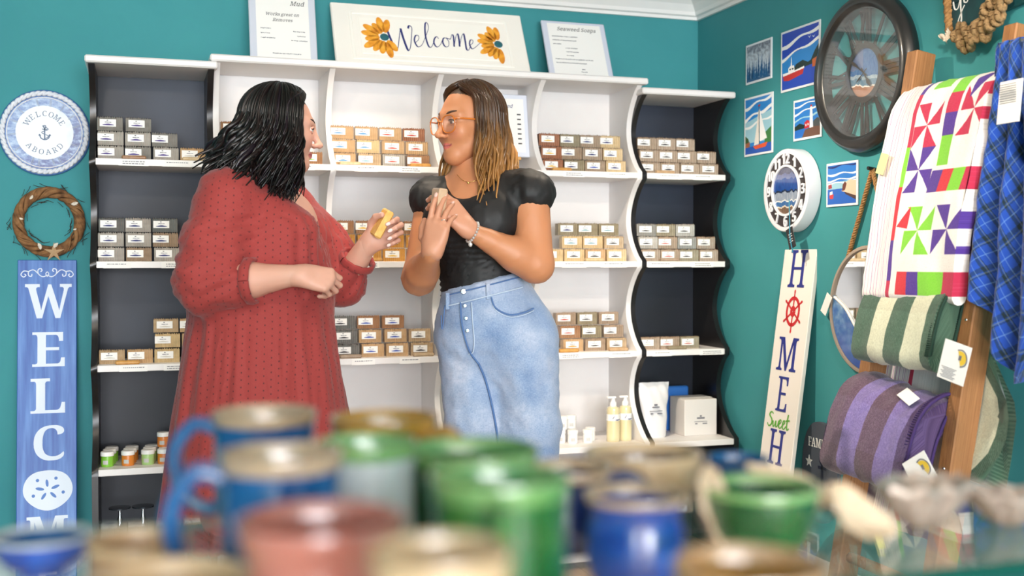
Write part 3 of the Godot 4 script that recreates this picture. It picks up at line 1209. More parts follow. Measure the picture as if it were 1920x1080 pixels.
func build_wall_left():
	# round WELCOME ABOARD plaque
	var t := thing("welcome_plaque", "round blue plaque with rope rim reading WELCOME ABOARD", "plaque", Vector3(-0.322, 1.6, WALL_Z))
	var z := Basis(Vector3.RIGHT, PI / 2)
	var b := MB.new()
	b.lathe([Vector2(0, 0.0), Vector2(0.144, 0.0), Vector2(0.15, 0.006), Vector2(0.15, 0.014), Vector2(0.145, 0.019), Vector2(0, 0.019)], 64, Transform3D(z, Vector3.ZERO))
	part("backing", b, mat(rgb(70, 112, 172), 0.5), t)
	b = MB.new()
	var rr := RandomNumberGenerator.new()
	rr.seed = 3
	for k in 2:
		var pts := []
		for i in 181:
			var a := TAU * i / 180
			var w := a * 24.0 + k * PI
			var rad := 0.1365 + 0.004 * cos(w)
			pts.append(Vector3(cos(a) * rad, sin(a) * rad, 0.0235 + 0.0035 * sin(w)))
		b.tube(pts, 0.0062, 6, false)
	part("rope", b, tri_mat(noise_tex(0.05, [rgb(206, 210, 222), rgb(240, 240, 244)], 128, 3, 2), 14.0, 0.8, false), t)
	var im := Image.create(256, 256, false, Image.FORMAT_RGB8)
	var n := FastNoiseLite.new()
	n.seed = 21
	n.frequency = 0.02
	for y in 256:
		for x in 256:
			var g: float = n.get_noise_2d(x * 1.2 + y * 0.4, y * 2.6 - x * 0.3) * 0.8 + 0.45 + n.get_noise_2d(x * 6.0, y * 6.0) * 0.3
			var deep := clampf((x + y - 230.0) / 120.0 + n.get_noise_2d(x * 0.7, y * 0.7) * 0.6, 0, 1)
			im.set_pixel(x, y, rgb(176, 198, 222).lerp(rgb(74, 106, 168), clampf(g, 0, 1)).lerp(rgb(30, 46, 116), deep * clampf(g + 0.1, 0, 1) * 0.9))
	var disc := func(r: float, zz: float) -> MB:
		var q := MB.new()
		var poly := PackedVector2Array()
		for i in 64:
			poly.append(Vector2(cos(TAU * i / 64), sin(TAU * i / 64)) * r)
		q.prism(poly, 0.001, Transform3D(Basis.IDENTITY, Vector3(0, 0, zz)), Rect2(-r, -r, 2 * r, 2 * r))
		return q
	part("painted_ring", disc.call(0.126, 0.019), picture(im, 0.35), t)
	b = MB.new()
	var ring := []
	for i in 97:
		ring.append(Vector3(cos(TAU * i / 96) * 0.122, sin(TAU * i / 96) * 0.122, 0.0205))
	b.tube(ring, 0.0016, 6, false)
	part("white_line", b, M.white_plain, t)
	part("centre_disc", disc.call(0.094, 0.0202), tri_mat(noise_tex(0.02, [rgb(214, 222, 230), rgb(236, 238, 240), rgb(226, 230, 234)], 128, 3, 6), 5.0, 0.4, false), t)
	b = MB.new()
	for q in [0.2, 0.55, 0.95, 1.35, 1.75, 2.35, 2.75, 3.2, 3.7, 4.3, 4.5, 4.95, 5.15, 5.5, 5.85]:
		for s in 2:
			var a: float = q + s * 0.035
			b.tube([Vector3(cos(a) * 0.092, sin(a) * 0.092, 0.0212), Vector3(cos(a + 0.02) * 0.117, sin(a + 0.02) * 0.117, 0.0212)], 0.0009, 4)
	part("tick_marks", b, mat(rgb(200, 208, 222), 0.5), t)
	var slate := mat(rgb(104, 122, 150), 0.6)
	var up := "WELCOME"
	for i in up.length():
		var a := PI / 2 - (i - 3) * 0.335
		text(up[i], 0.0185, slate, t, Transform3D(Basis(Vector3.BACK, a - PI / 2), Vector3(cos(a) * 0.066, sin(a) * 0.066, 0.0218)))
	var dn := "ABOARD"
	for i in dn.length():
		var a := -PI / 2 + (i - 2.5) * 0.33
		text(dn[i], 0.0185, slate, t, Transform3D(Basis(Vector3.BACK, a + PI / 2), Vector3(cos(a) * 0.068, sin(a) * 0.068, 0.0218)))
	b = MB.new()
	anchor(b, 0.052, Transform3D(Basis.IDENTITY, Vector3(0, 0, 0.0213)))
	b.ribbon(curve([Vector2(-0.008, 0.024), Vector2(0.012, 0.012), Vector2(-0.01, 0.0), Vector2(0.012, -0.012), Vector2(-0.004, -0.024)], 6), 0.0012, Transform3D(Basis.IDENTITY, Vector3(0, 0, 0.0222)))
	part("anchor_emblem", b, slate, t)
	# wreath
	t = thing("wreath", "round twisted vine wreath with shells and a starfish", "wreath", Vector3(-0.31, 1.288, WALL_Z + 0.022))
	b = MB.new()
	for k in 11:
		var pts := []
		var rd := []
		for i in 121:
			var a := TAU * i / 120
			var w := a * (4.0 + k % 3) + k * 0.571
			var o := 0.0125 if k < 7 else 0.016
			var rad := 0.1 + o * cos(w)
			pts.append(Vector3(cos(a) * rad, sin(a) * rad * 1.04, o * sin(w)))
			rd.append(0.0075 if k < 7 else 0.0032)
		b.tube(pts, rd, 6, false)
	part("vine", b, tri_mat(noise_tex(0.04, [rgb(70, 44, 24), rgb(128, 88, 52), rgb(158, 116, 74)], 128, 3, 4), 9.0, 0.85, false), t)
	b = MB.new()
	for k in 46:
		var a := rr.randf() * TAU
		var rad := 0.1 + (0.024 if k % 2 == 0 else -0.024)
		var p0 := Vector3(cos(a) * rad, sin(a) * rad, 0.004)
		var out := Vector3(cos(a), sin(a), 0) * (1.0 if k % 2 == 0 else -1.0)
		var tang := Vector3(-sin(a), cos(a), 0) * (1.0 if rr.randf() > 0.5 else -1.0)
		b.tube(curve([p0, p0 + tang * 0.012 + out * 0.004, p0 + tang * 0.024 + out * 0.011 + Vector3(0, 0, 0.006)], 4), 0.0009, 4)
	part("twigs", b, mat(rgb(58, 38, 24), 0.9), t).set_meta("kind", "stuff")
	for q in [[-0.055, 0.084, 0.01], [0.085, 0.065, 0.014], [-0.088, 0.01, 0.008], [0.085, -0.025, 0.007], [-0.03, -0.085, 0.014], [0.022, -0.082, 0.013]]:
		b = MB.new()
		shell(b, q[2], Transform3D(Basis(Vector3.BACK, q[0] * 40.0), Vector3(q[0], q[1], 0.02)))
		part("shell", b, mat(rgb(224, 214, 198), 0.6), t)
	b = MB.new()
	var star := []
	for i in 10:
		var a := TAU * i / 10 + 0.3
		var r := 0.036 if i % 2 == 0 else 0.011
		star.append(Vector2(cos(a) * r, sin(a) * r))
	starfish(b, star, 0.008, Transform3D(Basis.IDENTITY, Vector3(0.016, -0.106, 0.022)))
	part("starfish", b, mat(rgb(196, 160, 122), 0.85), t)
	# tall WELCOME board leaning on the wall
	t = thing("welcome_board", "tall blue board with white letters reading WELCOME", "sign", Vector3(-0.318, 0.0, 0.135))
	t.rotation.x = -0.158
	b = MB.new()
	b.bevel(Vector3(0, 0.585, -0.01), Vector3(0.192, 1.17, 0.02), 0.002)
	part("edge_board", b, mat(rgb(58, 104, 184), 0.55), t)
	b = MB.new()
	b.face([Vector3(-0.094, 0.002, 0.0006), Vector3(0.094, 0.002, 0.0006), Vector3(0.094, 1.168, 0.0006), Vector3(-0.094, 1.168, 0.0006)], [Vector2(0, 1), Vector2(1, 1), Vector2(1, 0), Vector2(0, 0)])
	part("painted_face", b, picture(blue_wash(96, 512, 8), 0.45), t)
	var wl := mat(rgb(226, 234, 246), 0.5)
	var ys := [1.022, 0.853, 0.692, 0.53]
	var ch := "WELC"
	for i in 4:
		var o := text(ch[i], 0.122, wl, t, Transform3D(Basis.from_scale(Vector3([0.84, 1.04, 1.1, 1.0][i], 1, 1)), Vector3(0.004, ys[i], 0.0016)), true, "lettering", true, 0.002)
		if i == 3:
			o.position.y += 0.0
	# the O is a sand dollar
	b = MB.new()
	var poly := PackedVector2Array()
	for i in 48:
		var a := TAU * i / 48
		poly.append(Vector2(cos(a) * 0.079, sin(a) * 0.068 * (1.0 + 0.05 * sin(3 * a))))
	b.prism(poly, 0.002, Transform3D(Basis.IDENTITY, Vector3(0.004, 0.374, 0.0012)))
	part("sand_dollar", b, wl, t)
	b = MB.new()
	for i in 5:
		var a := PI / 2 + TAU * i / 5 + 0.1
		var c := Vector2(cos(a), sin(a) * 0.9)
		var leaf := PackedVector2Array()
		for k in 16:
			var w := TAU * k / 16
			var along := 0.026 + 0.014 * cos(w)
			leaf.append(c * along + Vector2(-c.y, c.x) * 0.0052 * sin(w))
		b.prism(leaf, 0.0012, Transform3D(Basis.IDENTITY, Vector3(0.004, 0.372, 0.0032)))
		var dot := PackedVector2Array()
		var cc := Vector2(cos(a + 0.62), sin(a + 0.62) * 0.9) * 0.05
		for k in 12:
			dot.append(cc + Vector2(cos(TAU * k / 12), sin(TAU * k / 12)) * 0.0055)
		if i != 2:
			b.prism(dot, 0.0012, Transform3D(Basis.IDENTITY, Vector3(0.004, 0.372, 0.0032)))
	part("petal_marks", b, mat(rgb(70, 118, 192), 0.5), t)
	for q in [["M", 0.222], ["E", 0.09]]:
		text(q[0], 0.122, wl, t, Transform3D(Basis.from_scale(Vector3(0.86, 1, 1)), Vector3(0.004, q[1], 0.0016)), true, "lettering", true, 0.002)
	b = MB.new()
	var at := Transform3D(Basis.IDENTITY, Vector3(0, 1.122, 0.0012))
	for s in [-1.0, 1.0]:
		var f := Transform3D(Basis.from_scale(Vector3(s, 1, 1)), Vector3.ZERO)
		b.ribbon(curve([Vector2(0.0, -0.006), Vector2(0.014, -0.012), Vector2(0.028, -0.003), Vector2(0.03, 0.012), Vector2(0.021, 0.017), Vector2(0.017, 0.01), Vector2(0.022, 0.006)], 6), 0.0016, at * f, 0.0012)
		b.ribbon(curve([Vector2(0.028, -0.003), Vector2(0.044, 0.012), Vector2(0.06, 0.006), Vector2(0.06, -0.008), Vector2(0.051, -0.01), Vector2(0.05, -0.002)], 6), 0.0016, at * f, 0.0012)
		b.ribbon(curve([Vector2(0.06, 0.006), Vector2(0.076, 0.008), Vector2(0.085, -0.004), Vector2(0.077, -0.013), Vector2(0.069, -0.007), Vector2(0.074, -0.002)], 6), 0.0016, at * f, 0.0012)
		b.ribbon(curve([Vector2(0.0, -0.012), Vector2(0.005, -0.002), Vector2(0.0, 0.006)], 4), 0.0014, at * f, 0.0012)
	part("scroll_ornament", b, wl, t)

func anchor(b: MB, h: float, at: Transform3D, thick := 0.0012):
	var k := h / 2.0
	b.ribbon([Vector2(0, 0.62 * k), Vector2(0, -0.9 * k)], 0.085 * k, at, thick)
	b.ribbon([Vector2(-0.32 * k, 0.45 * k), Vector2(0.32 * k, 0.45 * k)], 0.07 * k, at, thick)
	var ring := []
	for i in 17:
		ring.append(Vector2(cos(TAU * i / 16), sin(TAU * i / 16)) * 0.17 * k + Vector2(0, 0.8 * k))
	b.ribbon(ring, 0.055 * k, at, thick)
	b.ribbon(curve([Vector2(-0.62 * k, -0.35 * k), Vector2(-0.45 * k, -0.75 * k), Vector2(0, -0.95 * k), Vector2(0.45 * k, -0.75 * k), Vector2(0.62 * k, -0.35 * k)], 6), 0.075 * k, at, thick)
	for s in [-1.0, 1.0]:
		b.prism(PackedVector2Array([Vector2(s * 0.8 * k, -0.42 * k), Vector2(s * 0.66 * k, -0.15 * k), Vector2(s * 0.44 * k, -0.4 * k)]), thick, at)

func shell(b: MB, r: float, at: Transform3D):
	# a small fan shell with radial ribs
	var f := func(u, v):
		var a: float = lerpf(-1.15, 1.15, u)
		var rr: float = r * (0.15 + 0.85 * v) * (1.0 + 0.05 * cos(u * 44.0))
		return at * Vector3(sin(a) * rr, cos(a) * rr - r * 0.5, r * 0.55 * sin(v * PI * 0.75) * (0.9 + 0.1 * cos(u * 44.0)))
	b.grid(22, 7, f, true)

func starfish(b: MB, star: Array, h: float, at: Transform3D):
	for i in star.size():
		var p: Vector2 = star[i]
		var q: Vector2 = star[(i + 1) % star.size()]
		b.face([at * Vector3(p.x, p.y, 0.001), at * Vector3(q.x, q.y, 0.001), at * Vector3(0, 0, h)])

func pen(b: MB, pts: Array, w: float, at: Transform3D, thin := 0.35, thick := 0.001):
	# a calligraphic stroke: heavy going down, light going up
	var line := curve(pts, 7)
	var ws := []
	for i in line.size():
		var d: Vector2 = (line[mini(i + 1, line.size() - 1)] - line[maxi(i - 1, 0)]).normalized()
		ws.append(w * lerpf(thin, 1.0, clampf(-d.y, 0, 1)))
	b.ribbon(line, ws, at, thick)

func daisy(b: MB, at: Transform3D, from: float, to: float, n: int, r: float):
	for i in n:
		var a := lerpf(from, to, float(i) / (n - 1))
		var c := Vector2(cos(a), sin(a))
		var poly := PackedVector2Array()
		var len := r * (0.88 + 0.12 * sin(i * 2.3))
		for k in 14:
			var w := TAU * k / 14
			var along := len * 0.62 + len * 0.38 * cos(w)
			poly.append(c * along + Vector2(-c.y, c.x) * r * 0.145 * sin(w))
		b.prism(poly, 0.0012, at)

func build_top_signs():
	var y := 1.849
	# framed price list at the left end
	var t := thing("price_sign", "white framed price sign at the left end of the shelf top", "sign", Vector3(0.49, y, 0.1))
	t.rotation.x = -0.3
	var b := MB.new()
	b.bevel(Vector3(0, 0.15, 0), Vector3(0.24, 0.3, 0.012), 0.003)
	part("frame", b, mat(rgb(206, 210, 222), 0.35), t)
	b = MB.new()
	b.box(Vector3(0.0, 0.15, 0.0065), Vector3(0.19, 0.262, 0.001))
	var sh := part("sheet", b, M.paper, t)
	var ser := func(what: String, h: float, x: float, yy: float, node: Node):
		text(what, h, M.ink, node, Transform3D(Basis.IDENTITY, Vector3(x, yy, 0.0075)), true, "lettering", false, 0.0005, 0.28)
	ser.call("Mud", 0.017, 0.055, 0.253, sh)
	ser.call("Works great on", 0.012, 0.0, 0.207, sh)
	ser.call("Removes", 0.012, 0.0, 0.184, sh)
	b = MB.new()
	for q in [[-0.08, 0.148, 0.036], [-0.08, 0.129, 0.034], [-0.08, 0.11, 0.05], [0.036, 0.14, 0.042], [0.05, 0.122, 0.026], [0.028, 0.104, 0.056], [-0.04, 0.05, 0.1]]:
		scribble(b, q[0], q[1], q[2], 0.0034, 0.0073, int(q[1] * 1000))
	part("lettering", b, M.grey_ink, sh).set_meta("kind", "stuff")
	# Welcome panel
	t = thing("welcome_sign", "white wooden Welcome sign with two orange half daisies", "sign", Vector3(1.05, y + 0.0045, 0.115))
	t.rotation.x = -0.5
	b = MB.new()
	b.bevel(Vector3(0, 0.152, 0), Vector3(0.752, 0.304, 0.018), 0.004)
	part("panel", b, mat(rgb(244, 239, 230), 0.5), t)
	b = MB.new()
	for q in [[0, 0.258, 0.6, 0.012], [0, 0.046, 0.6, 0.012], [-0.306, 0.152, 0.012, 0.224], [0.306, 0.152, 0.012, 0.224]]:
		b.bevel(Vector3(q[0], q[1], 0.009), Vector3(q[2], q[3], 0.006), 0.002)
	part("moulding", b, mat(rgb(247, 243, 234), 0.5), t)
	b = MB.new()
	b.bevel(Vector3(0, 0.152, 0.009), Vector3(0.55, 0.17, 0.004), 0.0015)
	part("raised_field", b, mat(rgb(247, 243, 234), 0.5), t)
	var orange := tri_mat(noise_tex(0.03, [rgb(206, 120, 22), rgb(236, 158, 40), rgb(246, 180, 66)], 128, 3, 14), 9.0, 0.6, false)
	for s in [-1.0, 1.0]:
		b = MB.new()
		var c := Vector3(-0.185 if s < 0 else 0.262, 0.148, 0.0112)
		if s < 0:
			daisy(b, Transform3D(Basis.IDENTITY, c), 1.35, 5.3, 11, 0.098)
		else:
			daisy(b, Transform3D(Basis.IDENTITY, c), 1.6, 4.75, 10, 0.094)
		part("daisy", b, orange, t)
		b = MB.new()
		b.lathe([Vector2(0, 0), Vector2(0.017, 0.0), Vector2(0.014, 0.003), Vector2(0, 0.004)], 16, Transform3D(Basis(Vector3.RIGHT, PI / 2), c))
		part("daisy_centre", b, mat(rgb(30, 94, 104), 0.6), t)
	b = MB.new()
	var at := Transform3D(Basis.from_scale(Vector3(0.00092, 0.001, 1)), Vector3(-0.042, 0.15, 0.0112))
	var v2 := func(list: Array) -> Array:
		var out := []
		for i in range(0, list.size(), 2):
			out.append(Vector2(list[i], list[i + 1]))
		return out
	# W e l c o m e, drawn in millimetres
	b = MB.new()
	pen(b, v2.call([-158, 66, -146, 48, -128, -20, -116, -58, -106, -52, -92, 10, -84, 44]), 4.2, at)
	part("lettering", b, M.navy, t)
	b = MB.new()
	pen(b, v2.call([-84, 44, -76, -10, -64, -58, -52, -40, -40, 20, -36, 52, -46, 60, -52, 46]), 4.2, at)
	part("lettering", b, M.navy, t)
	b = MB.new()
	pen(b, v2.call([-32, -22, -14, -4, -12, 14, -24, 14, -32, -10, -22, -38, -4, -30, 12, 0]), 3.0, at)
	part("lettering", b, M.navy, t)
	b = MB.new()
	pen(b, v2.call([12, 0, 34, 50, 34, 78, 24, 74, 18, 20, 24, -30, 36, -36, 50, -10]), 3.2, at)
	part("lettering", b, M.navy, t)
	b = MB.new()
	pen(b, v2.call([72, 6, 66, 16, 54, 4, 50, -18, 60, -34, 76, -22, 86, -2]), 3.0, at)
	part("lettering", b, M.navy, t)
	b = MB.new()
	pen(b, v2.call([106, 12, 94, 10, 88, -10, 96, -30, 110, -26, 114, -4, 106, 12, 112, 10, 124, 8]), 3.0, at)
	part("lettering", b, M.navy, t)
	b = MB.new()
	pen(b, v2.call([124, 8, 132, 30, 138, 20, 134, -28]), 3.2, at)
	part("lettering", b, M.navy, t)
	b = MB.new()
	pen(b, v2.call([134, -28, 148, 20, 158, 36, 160, 10, 158, -26]), 3.4, at)
	part("lettering", b, M.navy, t)
	b = MB.new()
	pen(b, v2.call([158, -26, 172, 20, 184, 38, 186, 4, 186, -34, 194, -40, 204, -22]), 3.4, at)
	part("lettering", b, M.navy, t)
	b = MB.new()
	pen(b, v2.call([200, -18, 216, -6, 220, 8, 210, 10, 203, -10, 210, -32, 226, -24, 250, -2, 262, 2]), 2.8, at)
	part("lettering", b, M.navy, t)
	# seaweed soaps sheet
	t = thing("soap_sign", "white framed sheet headed Seaweed Soaps on the shelf top", "sign", Vector3(1.64, y, 0.11))
	t.rotation.x = -0.42
	b = MB.new()
	b.bevel(Vector3(0, 0.14, 0), Vector3(0.27, 0.28, 0.012), 0.003)
	part("frame", b, mat(rgb(206, 210, 224), 0.35), t)
	b = MB.new()
	b.box(Vector3(0, 0.142, 0.0065), Vector3(0.226, 0.25, 0.001))
	sh = part("sheet", b, M.paper, t)
	ser.call("Seaweed Soaps", 0.0165, 0.01, 0.242, sh)
	b = MB.new()
	for q in [[-0.1, 0.206, 0.108], [-0.1, 0.188, 0.1], [-0.1, 0.17, 0.034], [-0.05, 0.152, 0.05], [-0.05, 0.135, 0.05], [-0.05, 0.118, 0.03], [-0.1, 0.1, 0.16], [-0.1, 0.083, 0.13], [0.004, 0.056, 0.012], [0.0, 0.044, 0.022], [0.004, 0.032, 0.012], [-0.02, 0.02, 0.062]]:
		scribble(b, q[0], q[1], q[2], 0.0036, 0.0073, int(q[1] * 1000))
	part("lettering", b, M.grey_ink, sh).set_meta("kind", "stuff")

func scribble(b: MB, x: float, y: float, w: float, h: float, z: float, sd: int):
	# a line of print too small to read
	var r := RandomNumberGenerator.new()
	r.seed = sd
	var cur := x
	while cur < x + w:
		var l := r.randf_range(0.0015, 0.005)
		b.box(Vector3(cur + l / 2, y + r.randf_range(-0.0006, 0.0006), z), Vector3(l, h * r.randf_range(0.7, 1.1), 0.0006))
		cur += l + (0.003 if r.randf() < 0.25 else 0.0012)

# ---------------------------------------------------------------- the right wall
func on_wall(called: String, label: String, category: String, y: float, z: float, off := 0.0, group := "") -> Node3D:
	var t := thing(called, label, category, Vector3(WALL_X - off, y, z), group)
	t.rotation.y = -PI / 2
	return t

func paint(im: Image, pts: Array, c: Color):
	var w := im.get_width()
	var h := im.get_height()
	var poly := PackedVector2Array()
	var lo := Vector2(9, 9)
	var hi := Vector2(-9, -9)
	for p in pts:
		poly.append(p)
		lo = lo.min(p)
		hi = hi.max(p)
	for y in range(maxi(0, int(lo.y * h)), mini(h, int(hi.y * h) + 1)):
		for x in range(maxi(0, int(lo.x * w)), mini(w, int(hi.x * w) + 1)):
			if Geometry2D.is_point_in_polygon(Vector2((x + 0.5) / w, (y + 0.5) / h), poly):
				im.set_pixel(x, y, c)

func wave_band(im: Image, y0: float, y1: float, thick: float, c: Color, ph: float):
	var up := []
	var dn := []
	for i in 25:
		var t := i / 24.0
		var y := lerpf(y0, y1, t) + 0.02 * sin(t * 9.0 + ph)
		up.append(Vector2(t, y))
		dn.append(Vector2(t, y + thick * (0.75 + 0.25 * sin(t * 7.0 + ph))))
	dn.reverse()
	paint(im, up + dn, c)

func P(list: Array) -> Array:
	var out := []
	for i in range(0, list.size(), 2):
		out.append(Vector2(list[i], list[i + 1]))
	return out

func print_picture(kind: int, w: int, h: int) -> Image:
	var im := Image.create(w, h, false, Image.FORMAT_RGB8)
	var cream := rgb(232, 236, 240)
	var deep := rgb(28, 62, 178)
	var mid := rgb(42, 128, 204)
	var pale := rgb(150, 196, 214)
	var hill := rgb(28, 44, 40)
	im.fill(deep)
	if kind == 0:
		var n := FastNoiseLite.new()
		n.seed = 4
		n.frequency = 0.05
		for y in h:
			for x in w:
				var g := clampf(float(y) / h + n.get_noise_2d(x, y) * 0.35, 0, 1)
				im.set_pixel(x, y, rgb(112, 116, 132).lerp(rgb(196, 206, 218), sin(g * PI)).lerp(rgb(38, 84, 138), clampf(g * 1.8 - 1.0, 0, 1)))
		var r := RandomNumberGenerator.new()
		r.seed = 8
		for k in 11:
			var x := (k + 0.5) / 11.0 + r.randf_range(-0.03, 0.03)
			var top := r.randf_range(0.22, 0.5)
			var c := rgb(40, 92, 146).lerp(rgb(24, 56, 104), r.randf())
			for s in 5:
				var yy := lerpf(top, 0.86, s / 5.0)
				var hw := lerpf(0.012, 0.055, s / 4.0)
				paint(im, P([x, yy - 0.03, x - hw, yy + 0.17, x + hw, yy + 0.17]), c)
	elif kind == 1:
		paint(im, P([0, 0.44, 1, 0.3, 1, 0.75, 0, 0.75]), mid)
		wave_band(im, 0.22, 0.05, 0.075, cream, 0.3)
		wave_band(im, 0.44, 0.24, 0.06, cream, 1.4)
		paint(im, P([0.3, 0.7, 0.4, 0.6, 0.58, 0.56, 0.72, 0.62, 0.8, 0.6, 0.9, 0.46, 1, 0.36, 1, 0.74, 0.3, 0.74]), hill)
		paint(im, P([0, 0.74, 1, 0.66, 1, 1, 0, 1]), deep.lightened(0.05))
		paint(im, P([0.84, 0.6, 1, 0.56, 1, 0.72, 0.84, 0.73]), rgb(190, 96, 42))
		paint(im, P([0.02, 0.74, 0.62, 0.7, 0.58, 0.8, 0.2, 0.86, 0.05, 0.84]), rgb(186, 46, 44))
		paint(im, P([0.02, 0.71, 0.3, 0.71, 0.62, 0.67, 0.62, 0.71, 0.03, 0.76]), cream)
		paint(im, P([0.18, 0.72, 0.18, 0.64, 0.24, 0.6, 0.34, 0.61, 0.36, 0.71]), cream)
		paint(im, P([0.25, 0.6, 0.26, 0.45, 0.272, 0.45, 0.285, 0.6]), cream)
		paint(im, P([0.21, 0.655, 0.25, 0.655, 0.25, 0.68, 0.21, 0.68]), hill)
		paint(im, P([0.28, 0.65, 0.33, 0.65, 0.33, 0.68, 0.28, 0.68]), hill)
		paint(im, P([0.7, 0.16, 0.76, 0.2, 0.8, 0.155, 0.765, 0.22]), cream)
		paint(im, P([0.82, 0.19, 0.87, 0.21, 0.92, 0.18, 0.87, 0.23]), cream)
	elif kind == 2:
		im.fill(mid)
		paint(im, P([0, 0.42, 1, 0.26, 1, 0.8, 0, 0.8]), pale)
		wave_band(im, 0.14, 0.0, 0.06, cream, 0.8)
		wave_band(im, 0.34, 0.18, 0.07, cream, 2.0)
		wave_band(im, 0.5, 0.36, 0.05, cream, 0.0)
		paint(im, P([0.0, 0.66, 0.12, 0.72, 0.2, 0.9, 0, 0.9]), rgb(56, 86, 52))
		paint(im, P([0.75, 0.66, 1, 0.56, 1, 0.86, 0.75, 0.86]), rgb(60, 120, 66))
		paint(im, P([0, 0.8, 0.18, 0.78, 0.18, 0.9, 0, 0.92]), rgb(150, 96, 70))
		paint(im, P([0, 0.88, 1, 0.84, 1, 1, 0, 1]), rgb(34, 84, 176))
		paint(im, P([0.53, 0.16, 0.54, 0.84, 0.34, 0.86, 0.42, 0.6]), rgb(226, 222, 216))
		paint(im, P([0.55, 0.2, 0.57, 0.8, 0.84, 0.76, 0.7, 0.5]), cream)
		paint(im, P([0.52, 0.16, 0.545, 0.14, 0.56, 0.86, 0.535, 0.86]), hill)
		paint(im, P([0.5, 0.14, 0.58, 0.13, 0.58, 0.16, 0.5, 0.17]), rgb(170, 40, 40))
		paint(im, P([0.3, 0.87, 0.86, 0.83, 0.8, 0.91, 0.4, 0.93]), rgb(214, 86, 48))
	elif kind == 3:
		im.fill(rgb(44, 120, 200))
		wave_band(im, 0.12, 0.02, 0.05, cream, 0.2)
		wave_band(im, 0.32, 0.16, 0.06, cream, 1.2)
		wave_band(im, 0.5, 0.36, 0.06, pale, 2.2)
		paint(im, P([0, 0.68, 0.2, 0.6, 0.4, 0.66, 0.44, 0.78, 0, 0.8]), hill)
		paint(im, P([0.74, 0.6, 0.9, 0.52, 1, 0.56, 1, 0.8, 0.74, 0.8]), rgb(70, 76, 78))
		paint(im, P([0, 0.78, 0.5, 0.74, 0.4, 0.95, 0, 0.97]), rgb(36, 104, 192))
		paint(im, P([0.34, 0.95, 0.42, 0.8, 0.66, 0.74, 1, 0.76, 1, 1, 0.3, 1]), rgb(104, 74, 62))
		paint(im, P([0.62, 0.2, 0.7, 0.19, 0.74, 0.76, 0.6, 0.77]), cream)
		paint(im, P([0.61, 0.2, 0.66, 0.13, 0.71, 0.19]), rgb(180, 44, 48))
		paint(im, P([0.4, 0.6, 0.5, 0.54, 0.6, 0.58, 0.6, 0.75, 0.4, 0.77]), rgb(186, 40, 50))
		paint(im, P([0.44, 0.64, 0.48, 0.64, 0.48, 0.7, 0.44, 0.7]), cream)
		paint(im, P([0.52, 0.63, 0.56, 0.63, 0.56, 0.69, 0.52, 0.69]), cream)
	else:
		im.fill(rgb(40, 118, 204))
		wave_band(im, 0.02, 0.0, 0.05, rgb(26, 40, 110), 0.0)
		wave_band(im, 0.22, 0.2, 0.06, cream, 0.0)
		wave_band(im, 0.38, 0.34, 0.05, cream, 1.0)
		paint(im, P([0, 0.46, 1, 0.4, 1, 0.62, 0, 0.62]), pale)
		wave_band(im, 0.46, 0.42, 0.05, cream, 2.0)
		paint(im, P([0, 0.62, 1, 0.6, 1, 1, 0, 1]), rgb(36, 96, 190))
		paint(im, P([0.5, 0.68, 0.62, 0.48, 0.8, 0.4, 1, 0.44, 1, 0.84, 0.72, 0.74]), rgb(224, 196, 170))
		paint(im, P([0.54, 0.52, 0.62, 0.44, 0.68, 0.5, 0.62, 0.66, 0.52, 0.68]), rgb(104, 56, 44))
		paint(im, P([0.6, 0.7, 1, 0.82, 1, 0.92, 0.64, 0.76]), rgb(78, 50, 44))
		paint(im, P([0.02, 0.5, 0.14, 0.48, 0.16, 0.58, 0.03, 0.6]), rgb(160, 52, 60))
		paint(im, P([0.06, 0.76, 0.22, 0.74, 0.2, 0.86, 0.08, 0.86]), rgb(206, 58, 58))
		paint(im, P([0.08, 0.68, 0.18, 0.66, 0.18, 0.74, 0.08, 0.76]), cream)
	return im

func ocean(w: int, h: int) -> Image:
	# bands of poured resin: dusk sky, deep water, foam, shallows, sand
	var im := Image.create(w, h, false, Image.FORMAT_RGB8)
	var n := FastNoiseLite.new()
	n.seed = 31
	n.frequency = 0.03
	for y in h:
		for x in w:
			var v := float(y) / h + n.get_noise_2d(x * 1.2, 7.0) * 0.05
			var g := n.get_noise_2d(x * 4.0, y * 1.0) * 0.5 + 0.5
			var c := rgb(70, 70, 96).lerp(rgb(110, 116, 140), g)
			if v > 0.15: c = rgb(120, 132, 170).lerp(rgb(92, 104, 152), g)
			if v > 0.25: c = rgb(24, 52, 128).lerp(rgb(40, 92, 164), g)
			if v > 0.49: c = rgb(28, 34, 52).lerp(rgb(40, 60, 96), g)
			if v > 0.53: c = rgb(112, 128, 152).lerp(rgb(176, 184, 196), g)
			if v > 0.7: c = rgb(226, 228, 226)
			if v > 0.725: c = rgb(42, 84, 150).lerp(rgb(90, 130, 170), g)
			if v > 0.82: c = rgb(216, 206, 188)
			if v > 0.85: c = rgb(130, 104, 84).lerp(rgb(98, 78, 64), g)
			im.set_pixel(x, y, c)
	return im

func disc_mesh(r: float, thick: float, seg := 64) -> MB:
	var q := MB.new()
	var poly := PackedVector2Array()
	for i in seg:
		poly.append(Vector2(cos(TAU * i / seg), sin(TAU * i / seg)) * r)
	q.prism(poly, thick, Transform3D.IDENTITY, Rect2(-r, -r, 2 * r, 2 * r))
	return q

